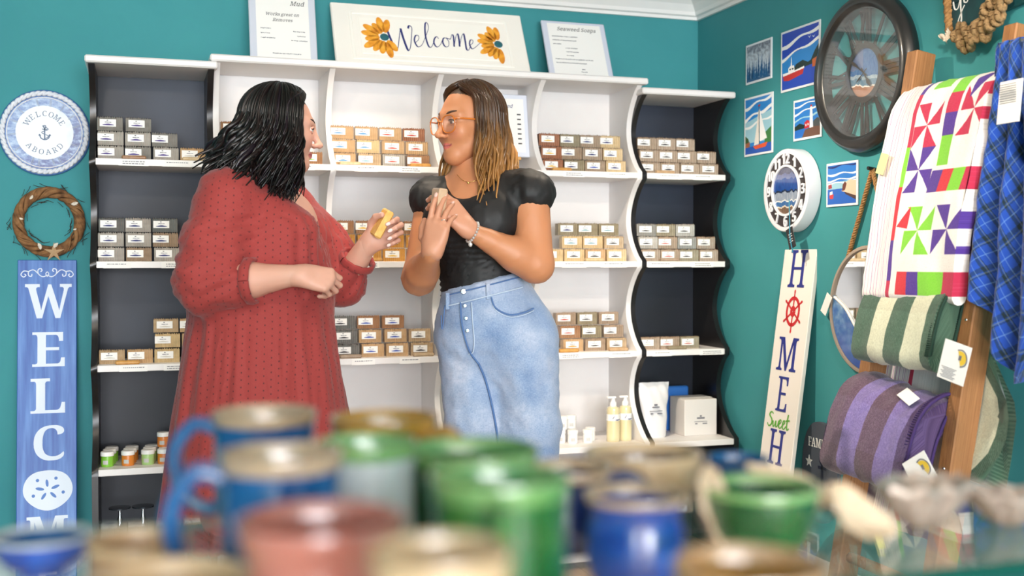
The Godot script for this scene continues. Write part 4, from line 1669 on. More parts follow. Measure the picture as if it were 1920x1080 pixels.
func rope_between(b: MB, path: Array, r: float, turns: float):
	# three strands laid round a line
	var n := path.size()
	for k in 3:
		var pts := []
		for i in n:
			var t: Vector3 = (path[mini(i + 1, n - 1)] - path[maxi(i - 1, 0)]).normalized()
			var u := t.cross(Vector3(0.2, 0.3, 0.9)).normalized()
			var w := t.cross(u)
			var a := TAU * (turns * i / n + k / 3.0)
			pts.append(path[i] + (u * cos(a) + w * sin(a)) * r * 0.52)
		b.tube(pts, r * 0.55, 6, true)

func build_wall_right():
	# five art prints
	var prints := [[0, 0.439, 1.908, 0.188, 0.152, "small print of misty blue pine trees"], [1, 0.722, 1.876, 0.25, 0.22, "largest print, a red and white boat under wavy sky"], [2, 0.44, 1.668, 0.207, 0.226, "print of a white sailboat with orange hull"], [3, 0.77, 1.653, 0.176, 0.145, "print of a white lighthouse with red house"], [4, 0.978, 1.409, 0.178, 0.148, "print of beige sea rocks and red boats"]]
	for q in prints:
		var t := on_wall("art_print", "%s on the teal wall" % q[5], "print", q[2], q[1], 0.0, "art prints")
		t.rotation.x = 0.0
		var b := MB.new()
		b.bevel(Vector3(0, 0, 0.003), Vector3(q[3], q[4], 0.004), 0.0008)
		part("card", b, mat(rgb(226, 232, 238), 0.4), t)
		b = MB.new()
		var hw: float = q[3] / 2 - 0.009
		var hh: float = q[4] / 2 - 0.008
		b.face([Vector3(-hw, -hh, 0.0056), Vector3(hw, -hh, 0.0056), Vector3(hw, hh, 0.0056), Vector3(-hw, hh, 0.0056)], [Vector2(0, 1), Vector2(1, 1), Vector2(1, 0), Vector2(0, 0)])
		part("printed_face", b, picture(print_picture(q[0], 180, int(180 * q[4] / q[3])), 0.3), t)
	# big black skeleton clock
	var t := on_wall("skeleton_clock", "large black round wall clock with roman numerals and beach centre", "clock", 1.758, 1.115)
	var front := Basis(Vector3.RIGHT, PI / 2)
	var b := MB.new()
	b.lathe([Vector2(0.205, 0.0), Vector2(0.25, 0.0), Vector2(0.257, 0.012), Vector2(0.255, 0.03), Vector2(0.246, 0.038), Vector2(0.243, 0.046), Vector2(0.23, 0.052), Vector2(0.218, 0.05), Vector2(0.212, 0.04), Vector2(0.205, 0.036), Vector2(0.205, 0.0)], 96, Transform3D(front, Vector3.ZERO))
	part("rim", b, coat(mat(rgb(22, 22, 23), 0.4), 0.5, 0.15), t)
	b = MB.new()
	b.lathe([Vector2(0.078, 0.012), Vector2(0.096, 0.012), Vector2(0.096, 0.02), Vector2(0.078, 0.022)], 64, Transform3D(front, Vector3.ZERO))
	part("inner_ring", b, M.iron, t)
	var numerals := ["XII", "I", "II", "III", "IIII", "V", "VI", "VII", "VIII", "IX", "X", "XI"]
	for k in 12:
		b = MB.new()
		var a := PI / 2 - TAU * k / 12
		var at := Transform3D(Basis(Vector3.BACK, a - PI / 2), Vector3(0, 0, 0.012))
		var word: String = numerals[k]
		var widths := {"I": 0.015, "V": 0.03, "X": 0.03}
		var total := 0.0
		for c in word:
			total += widths[c]
		var x := -total / 2
		for c in word:
			var w: float = widths[c]
			var mx := x + w / 2
			if c == "I":
				b.ribbon([Vector2(mx, 0.094), Vector2(mx, 0.208)], 0.0062, at, 0.004)
			elif c == "V":
				b.ribbon([Vector2(mx, 0.094), Vector2(mx - w * 0.38, 0.208)], 0.0065, at, 0.004)
				b.ribbon([Vector2(mx, 0.094), Vector2(mx + w * 0.38, 0.208)], 0.003, at, 0.004)
			else:
				b.ribbon([Vector2(mx - w * 0.38, 0.094), Vector2(mx + w * 0.38, 0.208)], 0.0065, at, 0.004)
				b.ribbon([Vector2(mx + w * 0.38, 0.094), Vector2(mx - w * 0.38, 0.208)], 0.003, at, 0.004)
			x += w
		for r in [0.106, 0.194]:
			b.ribbon([Vector2(-total / 2 + 0.002, r), Vector2(total / 2 - 0.002, r)], 0.0016, at, 0.004)
		part("numeral", b, M.iron, t)
	var beach := Image.create(160, 160, false, Image.FORMAT_RGB8)
	var n := FastNoiseLite.new()
	n.seed = 12
	n.frequency = 0.03
	for y in 160:
		for x in 160:
			var v := y / 160.0 - (x / 160.0 - 0.5) * 0.12 + n.get_noise_2d(x * 0.6, 3.0) * 0.05
			var g := n.get_noise_2d(x * 3.0, y * 1.6) * 0.5 + 0.5
			var c := rgb(34, 84, 146).lerp(rgb(92, 130, 176), g)
			if x < 70 and v < 0.45: c = rgb(112, 124, 158).lerp(rgb(84, 104, 148), g)
			if v > 0.55: c = rgb(120, 150, 172).lerp(rgb(186, 196, 204), g)
			if v > 0.62: c = rgb(78, 116, 146).lerp(rgb(130, 154, 170), g)
			if v > 0.74: c = rgb(228, 224, 218)
			if v > 0.77: c = rgb(150, 104, 80).lerp(rgb(176, 130, 102), g)
			beach.set_pixel(x, y, c)
	part("beach_disc", disc_mesh(0.082, 0.003), picture(beach, 0.25), t, Vector3(0, 0, 0.012))
	b = MB.new()
	for q in [[2.55, 0.1, 0.0035], [5.35, 0.062, 0.005], [3.75, 0.045, 0.002]]:
		var d := Vector2(cos(q[0]), sin(q[0]))
		b.ribbon([d * -0.02, d * q[1] * 0.4, d * q[1] * 0.62, d * q[1]], [q[2] * 0.5, q[2] * 0.5, q[2] * 1.6, q[2] * 0.3], Transform3D(Basis.IDENTITY, Vector3(0, 0, 0.02)), 0.0015)
	part("hands", b, mat(rgb(60, 50, 44), 0.4, 0.5), t)
	part("glass", disc_mesh(0.207, 0.002), M.glass, t, Vector3(0, 0, 0.036))
	# white oval-looking drum clock
	t = on_wall("drum_clock", "white round drum clock with cut-out numerals and ocean face", "clock", 1.403, 0.708)
	b = MB.new()
	b.lathe([Vector2(0.0, 0.0), Vector2(0.143, 0.0), Vector2(0.148, 0.004), Vector2(0.148, 0.05), Vector2(0.144, 0.054), Vector2(0.131, 0.054), Vector2(0.131, 0.046), Vector2(0.0, 0.0458)], 80, Transform3D(front, Vector3.ZERO))
	var white_gloss := coat(mat(rgb(232, 234, 240), 0.35), 0.4, 0.1)
	part("drum", b, white_gloss, t)
	part("black_dial", disc_mesh(0.131, 0.002), mat(rgb(48, 40, 40), 0.4), t, Vector3(0, 0, 0.0458))
	part("ocean_face", disc_mesh(0.086, 0.002), coat(picture(ocean(160, 160), 0.2), 0.8, 0.04), t, Vector3(0, 0, 0.0475))
	b = MB.new()
	b.lathe([Vector2(0.084, 0.047), Vector2(0.092, 0.047), Vector2(0.092, 0.055), Vector2(0.084, 0.055), Vector2(0.084, 0.047)], 64, Transform3D(front, Vector3.ZERO))
	part("inner_ring", b, white_gloss, t)
	for k in range(1, 13):
		var a := PI / 2 - TAU * k / 12
		text(str(k), 0.036, white_gloss, t, Transform3D(Basis(Vector3.BACK, 0.0) * Basis.from_scale(Vector3(0.9, 1, 1)), Vector3(cos(a) * 0.1115, sin(a) * 0.1115, 0.0515)), false, "numeral", true, 0.005)
	var tg := thing("gift_tag", "black gift tag with teal ribbon hanging from the white clock", "tag", Vector3(WALL_X - 0.065, 1.262, 0.762))
	tg.rotation.y = -PI / 2
	b = MB.new()
	b.bevel(Vector3(0.004, -0.03, 0), Vector3(0.044, 0.075, 0.002), 0.0008, Basis(Vector3.BACK, 0.35))
	part("card", b, mat(rgb(42, 40, 42), 0.5), tg)
	b = MB.new()
	for q in [[0.0, -0.016], [0.003, -0.024], [0.006, -0.034], [0.009, -0.042]]:
		b.box(Vector3(q[0], q[1], 0.0012), Vector3(0.02, 0.0026, 0.0008), Basis(Vector3.BACK, 0.35))
	part("lettering", b, M.paper, tg)
	b = MB.new()
	b.tube(curve([Vector3(-0.004, 0.105, 0.003), Vector3(0.004, 0.04, 0.006), Vector3(0.01, -0.02, 0.008), Vector3(0.022, -0.08, 0.004)], 6), 0.0022, 6)
	part("ribbon", b, mat(rgb(40, 132, 158), 0.4), tg)
	# HOME sweet HOME board
	t = thing("home_board", "tall white board with blue letters reading HOME sweet HOME", "sign", Vector3(2.072, 0, 0.726))
	t.rotation.y = -PI / 2
	t.transform.basis = t.transform.basis * Basis(Vector3.RIGHT, -0.1317)
	b = MB.new()
	b.bevel(Vector3(0, 0.612, -0.008), Vector3(0.206, 1.224, 0.016), 0.002)
	part("board", b, mat(rgb(238, 232, 224), 0.5), t)
	var blue := mat(rgb(34, 46, 132), 0.5)
	for q in [["H", 1.13, 0.132, 0.8], ["M", 0.823, 0.118, 0.88], ["E", 0.68, 0.122, 0.72], ["H", 0.49, 0.122, 0.8], ["M", 0.18, 0.118, 0.88]]:
		text(q[0], q[2], blue, t, Transform3D(Basis.from_scale(Vector3(q[3], 1, 1)), Vector3(-0.002, q[1], 0.001)), true, "lettering", false, 0.002)
	b = MB.new()
	ship_wheel(b, 0.078, Transform3D(Basis.from_scale(Vector3(0.8, 1, 1)), Vector3(0, 0.98, 0.0005)))
	part("ship_wheel", b, mat(rgb(196, 38, 44), 0.5), t)
	b = MB.new()
	var at := Transform3D(Basis.from_scale(Vector3(0.001, 0.001, 1)), Vector3(0.0, 0.582, 0.0008))
	var leaf := mat(rgb(92, 168, 52), 0.5)
	b = MB.new()
	pen(b, P([-44, 26, -58, 32, -68, 20, -52, 6, -50, -10, -66, -20, -78, -10]), 3.4, at, 0.6)
	part("lettering", b, leaf, t)
	b = MB.new()
	pen(b, P([-42, 2, -38, -18, -30, -14, -24, 2, -20, -18, -10, -12, -6, 6]), 3.2, at, 0.6)
	part("lettering", b, leaf, t)
	b = MB.new()
	pen(b, P([-4, -8, 10, 2, 8, 10, 0, 6, -2, -14, 8, -20, 18, -10]), 3.0, at, 0.6)
	part("lettering", b, leaf, t)
	b = MB.new()
	pen(b, P([20, -8, 34, 2, 32, 10, 24, 6, 22, -14, 32, -20, 44, -8]), 3.0, at, 0.6)
	part("lettering", b, leaf, t)
	b = MB.new()
	pen(b, P([52, 34, 48, 0, 52, -20, 64, -14]), 3.0, at, 0.6)
	part("lettering", b, leaf, t)
	b = MB.new()
	pen(b, P([40, 10, 64, 14]), 3.0, at, 0.9)
	part("lettering", b, leaf, t)
	# FAMILY plaque
	t = on_wall("family_plaque", "dark grey oval plaque reading FAMILY with anchor and star", "plaque", 0.42, 0.872, 0.0)
	b = MB.new()
	var poly := PackedVector2Array()
	for i in 48:
		var a := TAU * i / 48
		poly.append(Vector2(signf(cos(a)) * pow(absf(cos(a)), 0.85), signf(sin(a)) * pow(absf(sin(a)), 0.85)) * Vector2(0.106, 0.175))
	b.prism(poly, 0.014)
	part("board", b, mat(rgb(78, 84, 96), 0.55), t)
	text("FAMILY", 0.032, M.paper, t, Transform3D(Basis.from_scale(Vector3(0.8, 1, 1)), Vector3(0, 0.1, 0.0148)))
	b = MB.new()
	anchor(b, 0.15, Transform3D(Basis.IDENTITY, Vector3(0.018, -0.015, 0.0145)))
	part("anchor_emblem", b, mat(rgb(30, 36, 60), 0.5), t)
	b = MB.new()
	var star := PackedVector2Array()
	for i in 10:
		var a := PI / 2 + TAU * i / 10
		star.append(Vector2(cos(a), sin(a)) * (0.022 if i % 2 == 0 else 0.009))
	b.prism(star, 0.001, Transform3D(Basis.IDENTITY, Vector3(-0.062, 0.03, 0.0142)))
	part("star", b, M.paper, t)
	# round rope mirror
	t = on_wall("rope_mirror", "round mirror with blue resin wave hanging from a rope", "mirror", 0.992, 1.142)
	b = MB.new()
	b.lathe([Vector2(0.0, 0.0), Vector2(0.208, 0.0), Vector2(0.21, 0.004), Vector2(0.21, 0.018), Vector2(0.207, 0.021), Vector2(0.199, 0.021), Vector2(0.198, 0.012), Vector2(0.0, 0.0118)], 80, Transform3D(front, Vector3.ZERO))
	part("frame", b, mat(rgb(166, 150, 136), 0.6), t)
	part("mirror_glass", disc_mesh(0.197, 0.001), mat(rgb(236, 238, 240), 0.02, 1.0), t, Vector3(0, 0, 0.012))
	b = MB.new()
	poly = PackedVector2Array()
	for i in 34:
		var a := lerpf(PI * 0.93, PI * 2.02, i / 33.0)
		poly.append(Vector2(cos(a), sin(a)) * 0.196)
	for p in curve([Vector2(0.19, -0.02), Vector2(0.14, -0.13), Vector2(0.06, -0.13), Vector2(-0.04, -0.08), Vector2(-0.12, 0.0), Vector2(-0.185, 0.038)], 5):
		poly.append(p)
	var wave := Image.create(160, 160, false, Image.FORMAT_RGB8)
	for y in 160:
		for x in 160:
			var g := clampf(n.get_noise_2d(x * 2.5 + 60, y * 2.5) * 0.9 + 0.5, 0, 1)
			var dk := clampf(y / 160.0 * 1.4 - 0.5 + n.get_noise_2d(x, y) * 0.4, 0, 1)
			wave.set_pixel(x, y, rgb(56, 112, 176).lerp(rgb(168, 196, 218), g * (1.0 - dk)).lerp(rgb(26, 74, 164), dk))
	b.prism(poly, 0.003, Transform3D(Basis.IDENTITY, Vector3(0, 0, 0.0132)), Rect2(-0.2, -0.2, 0.4, 0.4))
	part("resin_wave", b, coat(picture(wave, 0.25), 0.7, 0.05), t)
	b = MB.new()
	var foam := []
	for p in curve([Vector2(0.14, -0.13), Vector2(0.06, -0.13), Vector2(-0.04, -0.08), Vector2(-0.12, 0.0), Vector2(-0.185, 0.038)], 6):
		foam.append(Vector3(p.x, p.y, 0.016))
	b.tube(foam, 0.0045, 6)
	part("foam_edge", b, M.paper, t)
	b = MB.new()
	for s in [-1.0, 1.0]:
		var path := []
		for i in 49:
			path.append(Vector3(s * 0.115, 0.172, 0.012).lerp(Vector3(0.012, 0.452, 0.012), i / 48.0))
		rope_between(b, path, 0.0085, 11.0)
	part("rope", b, M.rope, t)
	b = MB.new()
	b.tube([Vector3(0.012, 0.452, 0.0), Vector3(0.012, 0.456, 0.03)], 0.006, 8)
	part("nail", b, M.iron, t)
	b = MB.new()
	b.bevel(Vector3(0, 0, 0), Vector3(0.034, 0.075, 0.0012), 0.0004, Basis(Vector3.BACK, -0.55))
	single("price_tag", b, M.paper, "blank white paper tag hanging at the left of the round mirror", "tag", Vector3(WALL_X - 0.026, 1.005, 0.925)).rotation.y = -PI / 2
	# you and me plank sign with burlap bow
	t = on_wall("you_and_me_sign", "teal plank sign with white script and burlap bow", "sign", 1.83, 1.67, 0.002)
	t.transform.basis = t.transform.basis * Basis(Vector3.BACK, 0.1)
	var planks := tri_mat(noise_tex(0.02, [rgb(8, 40, 46), rgb(14, 62, 68), rgb(24, 82, 86)], 128, 3, 33), 5.0, 0.5, false)
	for i in 3:
		b = MB.new()
		b.bevel(Vector3(0.05, 0.03 + i * 0.083, 0.008), Vector3(0.4, 0.081, 0.014), 0.002)
		part("plank", b, planks, t)
	b = MB.new()
	at = Transform3D(Basis(Vector3.BACK, 0.12) * Basis.from_scale(Vector3(0.001, 0.001, 1)), Vector3(-0.105, 0.05, 0.0155))
	for word in [[[-24, 30, -22, 8, -10, 4, 2, 22, 8, 34, 2, 4, -2, -30, -10, -44, -16, -32, 6, -8, 18, 2]], [[34, 28, 22, 26, 18, 12, 28, 6, 38, 18, 34, 28]], [[48, 36, 46, 20, 54, 18, 64, 40, 62, 24, 70, 26]], [[180, 60, 174, 26, 176, 32, 190, 60, 194, 36, 206, 62, 212, 44, 218, 50]], [[82, 4, 98, 10]]]:
		b = MB.new()
		for st in word:
			pen(b, P(st), 2.6, at, 0.6)
		part("lettering", b, M.paper, t)
	for i in 3:
		text("AND"[i], 0.017, M.paper, t, Transform3D(Basis(Vector3.BACK, 0.25), Vector3(0.002 + i * 0.0165, 0.078 + i * 0.0042, 0.0158)), false)
	b = MB.new()
	var rp := []
	for i in 40:
		rp.append(Vector3(-0.155, lerpf(0.33, -0.005, i / 39.0), 0.014))
	rope_between(b, rp, 0.015, 9.0)
	part("rope_edge", b, M.rope, t)
	var burlap := tri_mat(noise_tex(0.09, [rgb(92, 70, 44), rgb(148, 118, 80), rgb(172, 142, 100)], 128, 3, 41, 2), 16.0, 0.95, false)
	var rr := RandomNumberGenerator.new()
	rr.seed = 6
	var line := curve([Vector3(-0.1, -0.038, 0.03), Vector3(-0.04, -0.05, 0.035), Vector3(0.02, -0.035, 0.04), Vector3(0.075, -0.005, 0.045), Vector3(0.12, 0.05, 0.045), Vector3(0.17, 0.1, 0.04), Vector3(0.22, 0.12, 0.035)], 4)
	b = MB.new()
	for i in line.size():
		for k in 3:
			var a := rr.randf() * TAU
			var c: Vector3 = line[i] + Vector3(rr.randf_range(-0.012, 0.012), (k - 1) * 0.019 + rr.randf_range(-0.008, 0.008), rr.randf_range(-0.004, 0.012))
			var loop := []
			for j in 9:
				var w := TAU * j / 8
				loop.append(c + Vector3(cos(w) * 0.008 * cos(a), sin(w) * 0.013, cos(w) * 0.009))
			b.tube(loop, 0.0085, 7, true)
	part("burlap_bow", b, burlap, t)
	b = MB.new()
	shell(b, 0.026, Transform3D(Basis(Vector3.BACK, 1.3), Vector3(-0.135, -0.02, 0.03)))
	part("shell", b, mat(rgb(222, 206, 186), 0.6), t)
	b = MB.new()
	shell(b, 0.02, Transform3D(Basis(Vector3.BACK, -0.8), Vector3(-0.155, -0.022, 0.035)))
	part("shell", b, mat(rgb(214, 196, 176), 0.6), t)

func ship_wheel(b: MB, r: float, at: Transform3D):
	var ring := []
	var hub := []
	for i in 33:
		var c := Vector2(cos(TAU * i / 32), sin(TAU * i / 32))
		ring.append(c * r * 0.62)
		hub.append(c * r * 0.15)
	b.ribbon(ring, r * 0.075, at, 0.0016)
	b.ribbon(hub, r * 0.1, at, 0.0018)
	for k in 6:
		var a := TAU * k / 6 + PI / 2
		var d := Vector2(cos(a), sin(a))
		b.ribbon([d * r * 0.1, d * r * 0.7, d * r * 0.8, d * r * 0.9, d * r], [r * 0.035, r * 0.045, r * 0.035, r * 0.06, r * 0.03], at, 0.0016)

# ---------------------------------------------------------------- the blanket ladder
func lean(y: float) -> float:
	return 2.17 - 0.17 * (1.745 - y)

func stripes(w: int, h: int, bands: Array, cross: Array, sd: int, speck: float) -> Image:
	# a woven wool check: bands across, a second shade along, and a twill speckle
	var im := Image.create(w, h, false, Image.FORMAT_RGB8)
	var r := RandomNumberGenerator.new()
	r.seed = sd
	for y in h:
		var cv: Color = cross[int(float(y) / h * cross.size()) % cross.size()]
		for x in w:
			var c: Color = bands[int(float(x) / w * bands.size()) % bands.size()]
			var tw := ((x + y) % 4 < 2)
			c = c.lerp(cv, 0.3 if tw else 0.06)
			c = c.lerp(Color.WHITE if r.randf() < 0.5 else Color.BLACK, r.randf() * speck)
			im.set_pixel(x, y, c)
	return im

func tartan(w: int, h: int) -> Image:
	var im := Image.create(w, h, false, Image.FORMAT_RGB8)
	var base := rgb(20, 66, 158)
	var shade := func(t: float) -> int:
		var p := fposmod(t, 1.0)
		if p < 0.16 or (p > 0.26 and p < 0.3): return 1
		if p > 0.2 and p < 0.22: return 2
		if p > 0.6 and p < 0.625: return 3
		return 0
	var tint := [base, rgb(10, 34, 44), rgb(150, 132, 64), rgb(150, 176, 210)]
	for y in h:
		for x in w:
			var a: int = shade.call(float(x + y) / 46.0)
			var b: int = shade.call(float(x - y) / 46.0 + 8.0)
			var k: int = a if (x + 2 * y) % 4 < 2 else b
			if b >= 2: k = b if (x + y) % 2 == 0 else k
			if a >= 2: k = a if (x + y) % 2 == 0 else k
			var c: Color = tint[k]
			im.set_pixel(x, y, c.lerp(tint[a], 0.3).lerp(tint[b], 0.3))
	return im

func pinwheel(im: Image, cx: float, cy: float, sx: float, sy: float, c: Color, turn := false):
	var t := [[0, 0, -1, -1, 0, -1], [0, 0, 1, -1, 1, 0], [0, 0, 1, 1, 0, 1], [0, 0, -1, 1, -1, 0]]
	if turn:
		t = [[0, 0, 1, -1, 0, -1], [0, 0, 1, 1, 1, 0], [0, 0, -1, 1, 0, 1], [0, 0, -1, -1, -1, 0]]
	for q in t:
		paint(im, [Vector2(cx + q[0] * sx, cy + q[1] * sy), Vector2(cx + q[2] * sx, cy + q[3] * sy), Vector2(cx + q[4] * sx, cy + q[5] * sy)], c)

func quilt_image() -> Image:
	var im := Image.create(320, 512, false, Image.FORMAT_RGB8)
	im.fill(rgb(232, 226, 222))
	var red := rgb(186, 36, 72)
	var scarlet := rgb(202, 38, 52)
	var purple := rgb(76, 44, 140)
	var green := rgb(122, 196, 50)
	var box := func(x0, y0, x1, y1, c):
		paint(im, P([x0, y0, x1, y0, x1, y1, x0, y1]), c)
	for i in 6:
		box.call(0.02 + i * 0.024, 0, 0.024 + i * 0.024, 1, [rgb(180, 120, 170), rgb(214, 176, 190), rgb(150, 90, 160)][i % 3])
	var segs := [[0.0, 0.06, purple], [0.06, 0.3, red], [0.3, 0.48, green], [0.48, 0.72, scarlet], [0.72, 0.9, purple], [0.9, 1.0, red]]
	for q in segs:
		box.call(0.165, q[0], 0.215, q[1], q[2])
	pinwheel(im, 0.37, 0.21, 0.15, 0.1, red)
	pinwheel(im, 0.37, 0.41, 0.15, 0.1, purple, true)
	pinwheel(im, 0.9, 0.17, 0.16, 0.11, red, true)
	var col := [[0.0, 0.08, green], [0.08, 0.17, red], [0.17, 0.27, purple], [0.27, 0.4, green]]
	for q in col:
		box.call(0.57, q[0], 0.71, q[1], q[2])
	box.call(0.3, 0.0, 0.5, 0.045, green)
	paint(im, P([0.78, 0.03, 0.95, 0.01, 0.8, 0.12]), purple)
	for i in 4:
		var c: Color = [purple, scarlet, green, red][i]
		paint(im, P([0.53 + i * 0.14, 0.42, 0.67 + i * 0.14, 0.42, 0.64 + i * 0.14, 0.515, 0.5 + i * 0.14, 0.515]), c)
	pinwheel(im, 0.5, 0.68, 0.17, 0.105, green)
	pinwheel(im, 0.86, 0.68, 0.17, 0.105, purple)
	paint(im, P([0.22, 0.66, 0.36, 0.57, 0.36, 0.67]), scarlet)
	for i in 5:
		var c: Color = [scarlet, purple, green, green, red][i]
		box.call(0.3 + i * 0.14, 0.86, 0.44 + i * 0.14, 0.96, c)
	# fine woven speckle
	var r := RandomNumberGenerator.new()
	r.seed = 5
	for i in 30000:
		var x := r.randi() % 320
		var y := r.randi() % 512
		im.set_pixel(x, y, im.get_pixel(x, y).lerp(Color.WHITE if r.randf() < 0.6 else Color.BLACK, 0.1))
	var wide := Image.create(376, 512, false, Image.FORMAT_RGB8)
	wide.fill(rgb(232, 226, 222))
	wide.blit_rect(im, Rect2i(0, 0, 320, 512), Vector2i(56, 0))
	for i in 4:
		wide.fill_rect(Rect2i(8 + i * 14, 0, 2, 512), [rgb(180, 120, 170), rgb(206, 170, 190), rgb(150, 90, 160)][i % 3])
	return wide

func wool(im: Image) -> StandardMaterial3D:
	var m := picture(im, 0.95)
	m.texture_repeat = true
	cloth_rim(m, 0.5)
	return m

func drape(line: Array, half: Array, z0: float, z1: float, wob: Callable) -> MB:
	# a folded blanket: an outline round a hanging line, carried along the rung
	var n := line.size()
	var out := []
	var left := []
	var right := []
	for i in n:
		var d: Vector2 = (line[mini(i + 1, n - 1)] - line[maxi(i - 1, 0)]).normalized()
		var nn := Vector2(-d.y, d.x)
		left.append(line[i] + nn * half[i])
		right.append(line[i] - nn * half[i])
	var ends := []
	for e in 2:
		var i := n - 1 if e == 0 else 0
		var d: Vector2 = (line[n - 1] - line[n - 2]).normalized() if e == 0 else (line[0] - line[1]).normalized()
		var arc := []
		for k in range(1, 6):
			var a := PI * k / 6.0
			var nn := Vector2(-d.y, d.x)
			arc.append(line[i] + (nn * cos(a) + d * sin(a)) * half[i])
		ends.append(arc)
	out = left + ends[0]
	right.reverse()
	out += right + ends[1]
	out.append(out[0])
	var len := [0.0]
	for i in range(1, out.size()):
		len.append(len[i - 1] + out[i].distance_to(out[i - 1]))
	var b := MB.new()
	var nz := 28
	var base := b.v.size()
	for i in out.size():
		for k in nz + 1:
			var u := float(k) / nz
			var p := Vector3(out[i].x, out[i].y, lerpf(z0, z1, u))
			b.vert(p + wob.call(u, float(i) / out.size(), p), Vector2(u, len[i] / 0.5))
	for i in out.size() - 1:
		for k in nz:
			var a := base + i * (nz + 1) + k
			b.quad(a, a + nz + 1, a + nz + 2, a + 1)
	for k in [0, nz]:
		var poly := PackedVector2Array()
		for i in out.size() - 1:
			poly.append(out[i])
		var ids := Geometry2D.triangulate_polygon(poly)
		var cap := b.v.size()
		for i in poly.size():
			b.vert(b.v[base + i * (nz + 1) + k], Vector2(0.02 if k == 0 else 0.98, len[i] / 0.5))
		for i in range(0, ids.size(), 3):
			if k == 0:
				b.tri(cap + ids[i], cap + ids[i + 1], cap + ids[i + 2])
			else:
				b.tri(cap + ids[i], cap + ids[i + 2], cap + ids[i + 1])
	return b

func stitch_edge(line: Array, half: Array, z: float, side: float) -> MB:
	# a row of blanket stitches round one end
	var b := MB.new()
	var n := line.size()
	for s in [1.0, -1.0]:
		var cord := []
		for i in n:
			var d: Vector2 = (line[mini(i + 1, n - 1)] - line[maxi(i - 1, 0)]).normalized()
			var p: Vector2 = line[i] + Vector2(-d.y, d.x) * (half[i] - 0.003) * s
			cord.append(Vector3(p.x, p.y, z))
		var fine := curve(cord, 3)
		b.tube(fine, 0.0045, 6)
		for i in fine.size():
			if i % 1 == 0:
				b.tube([fine[i], fine[i] + Vector3(-0.004, 0, -side * 0.016)], 0.0022, 4)
	return b

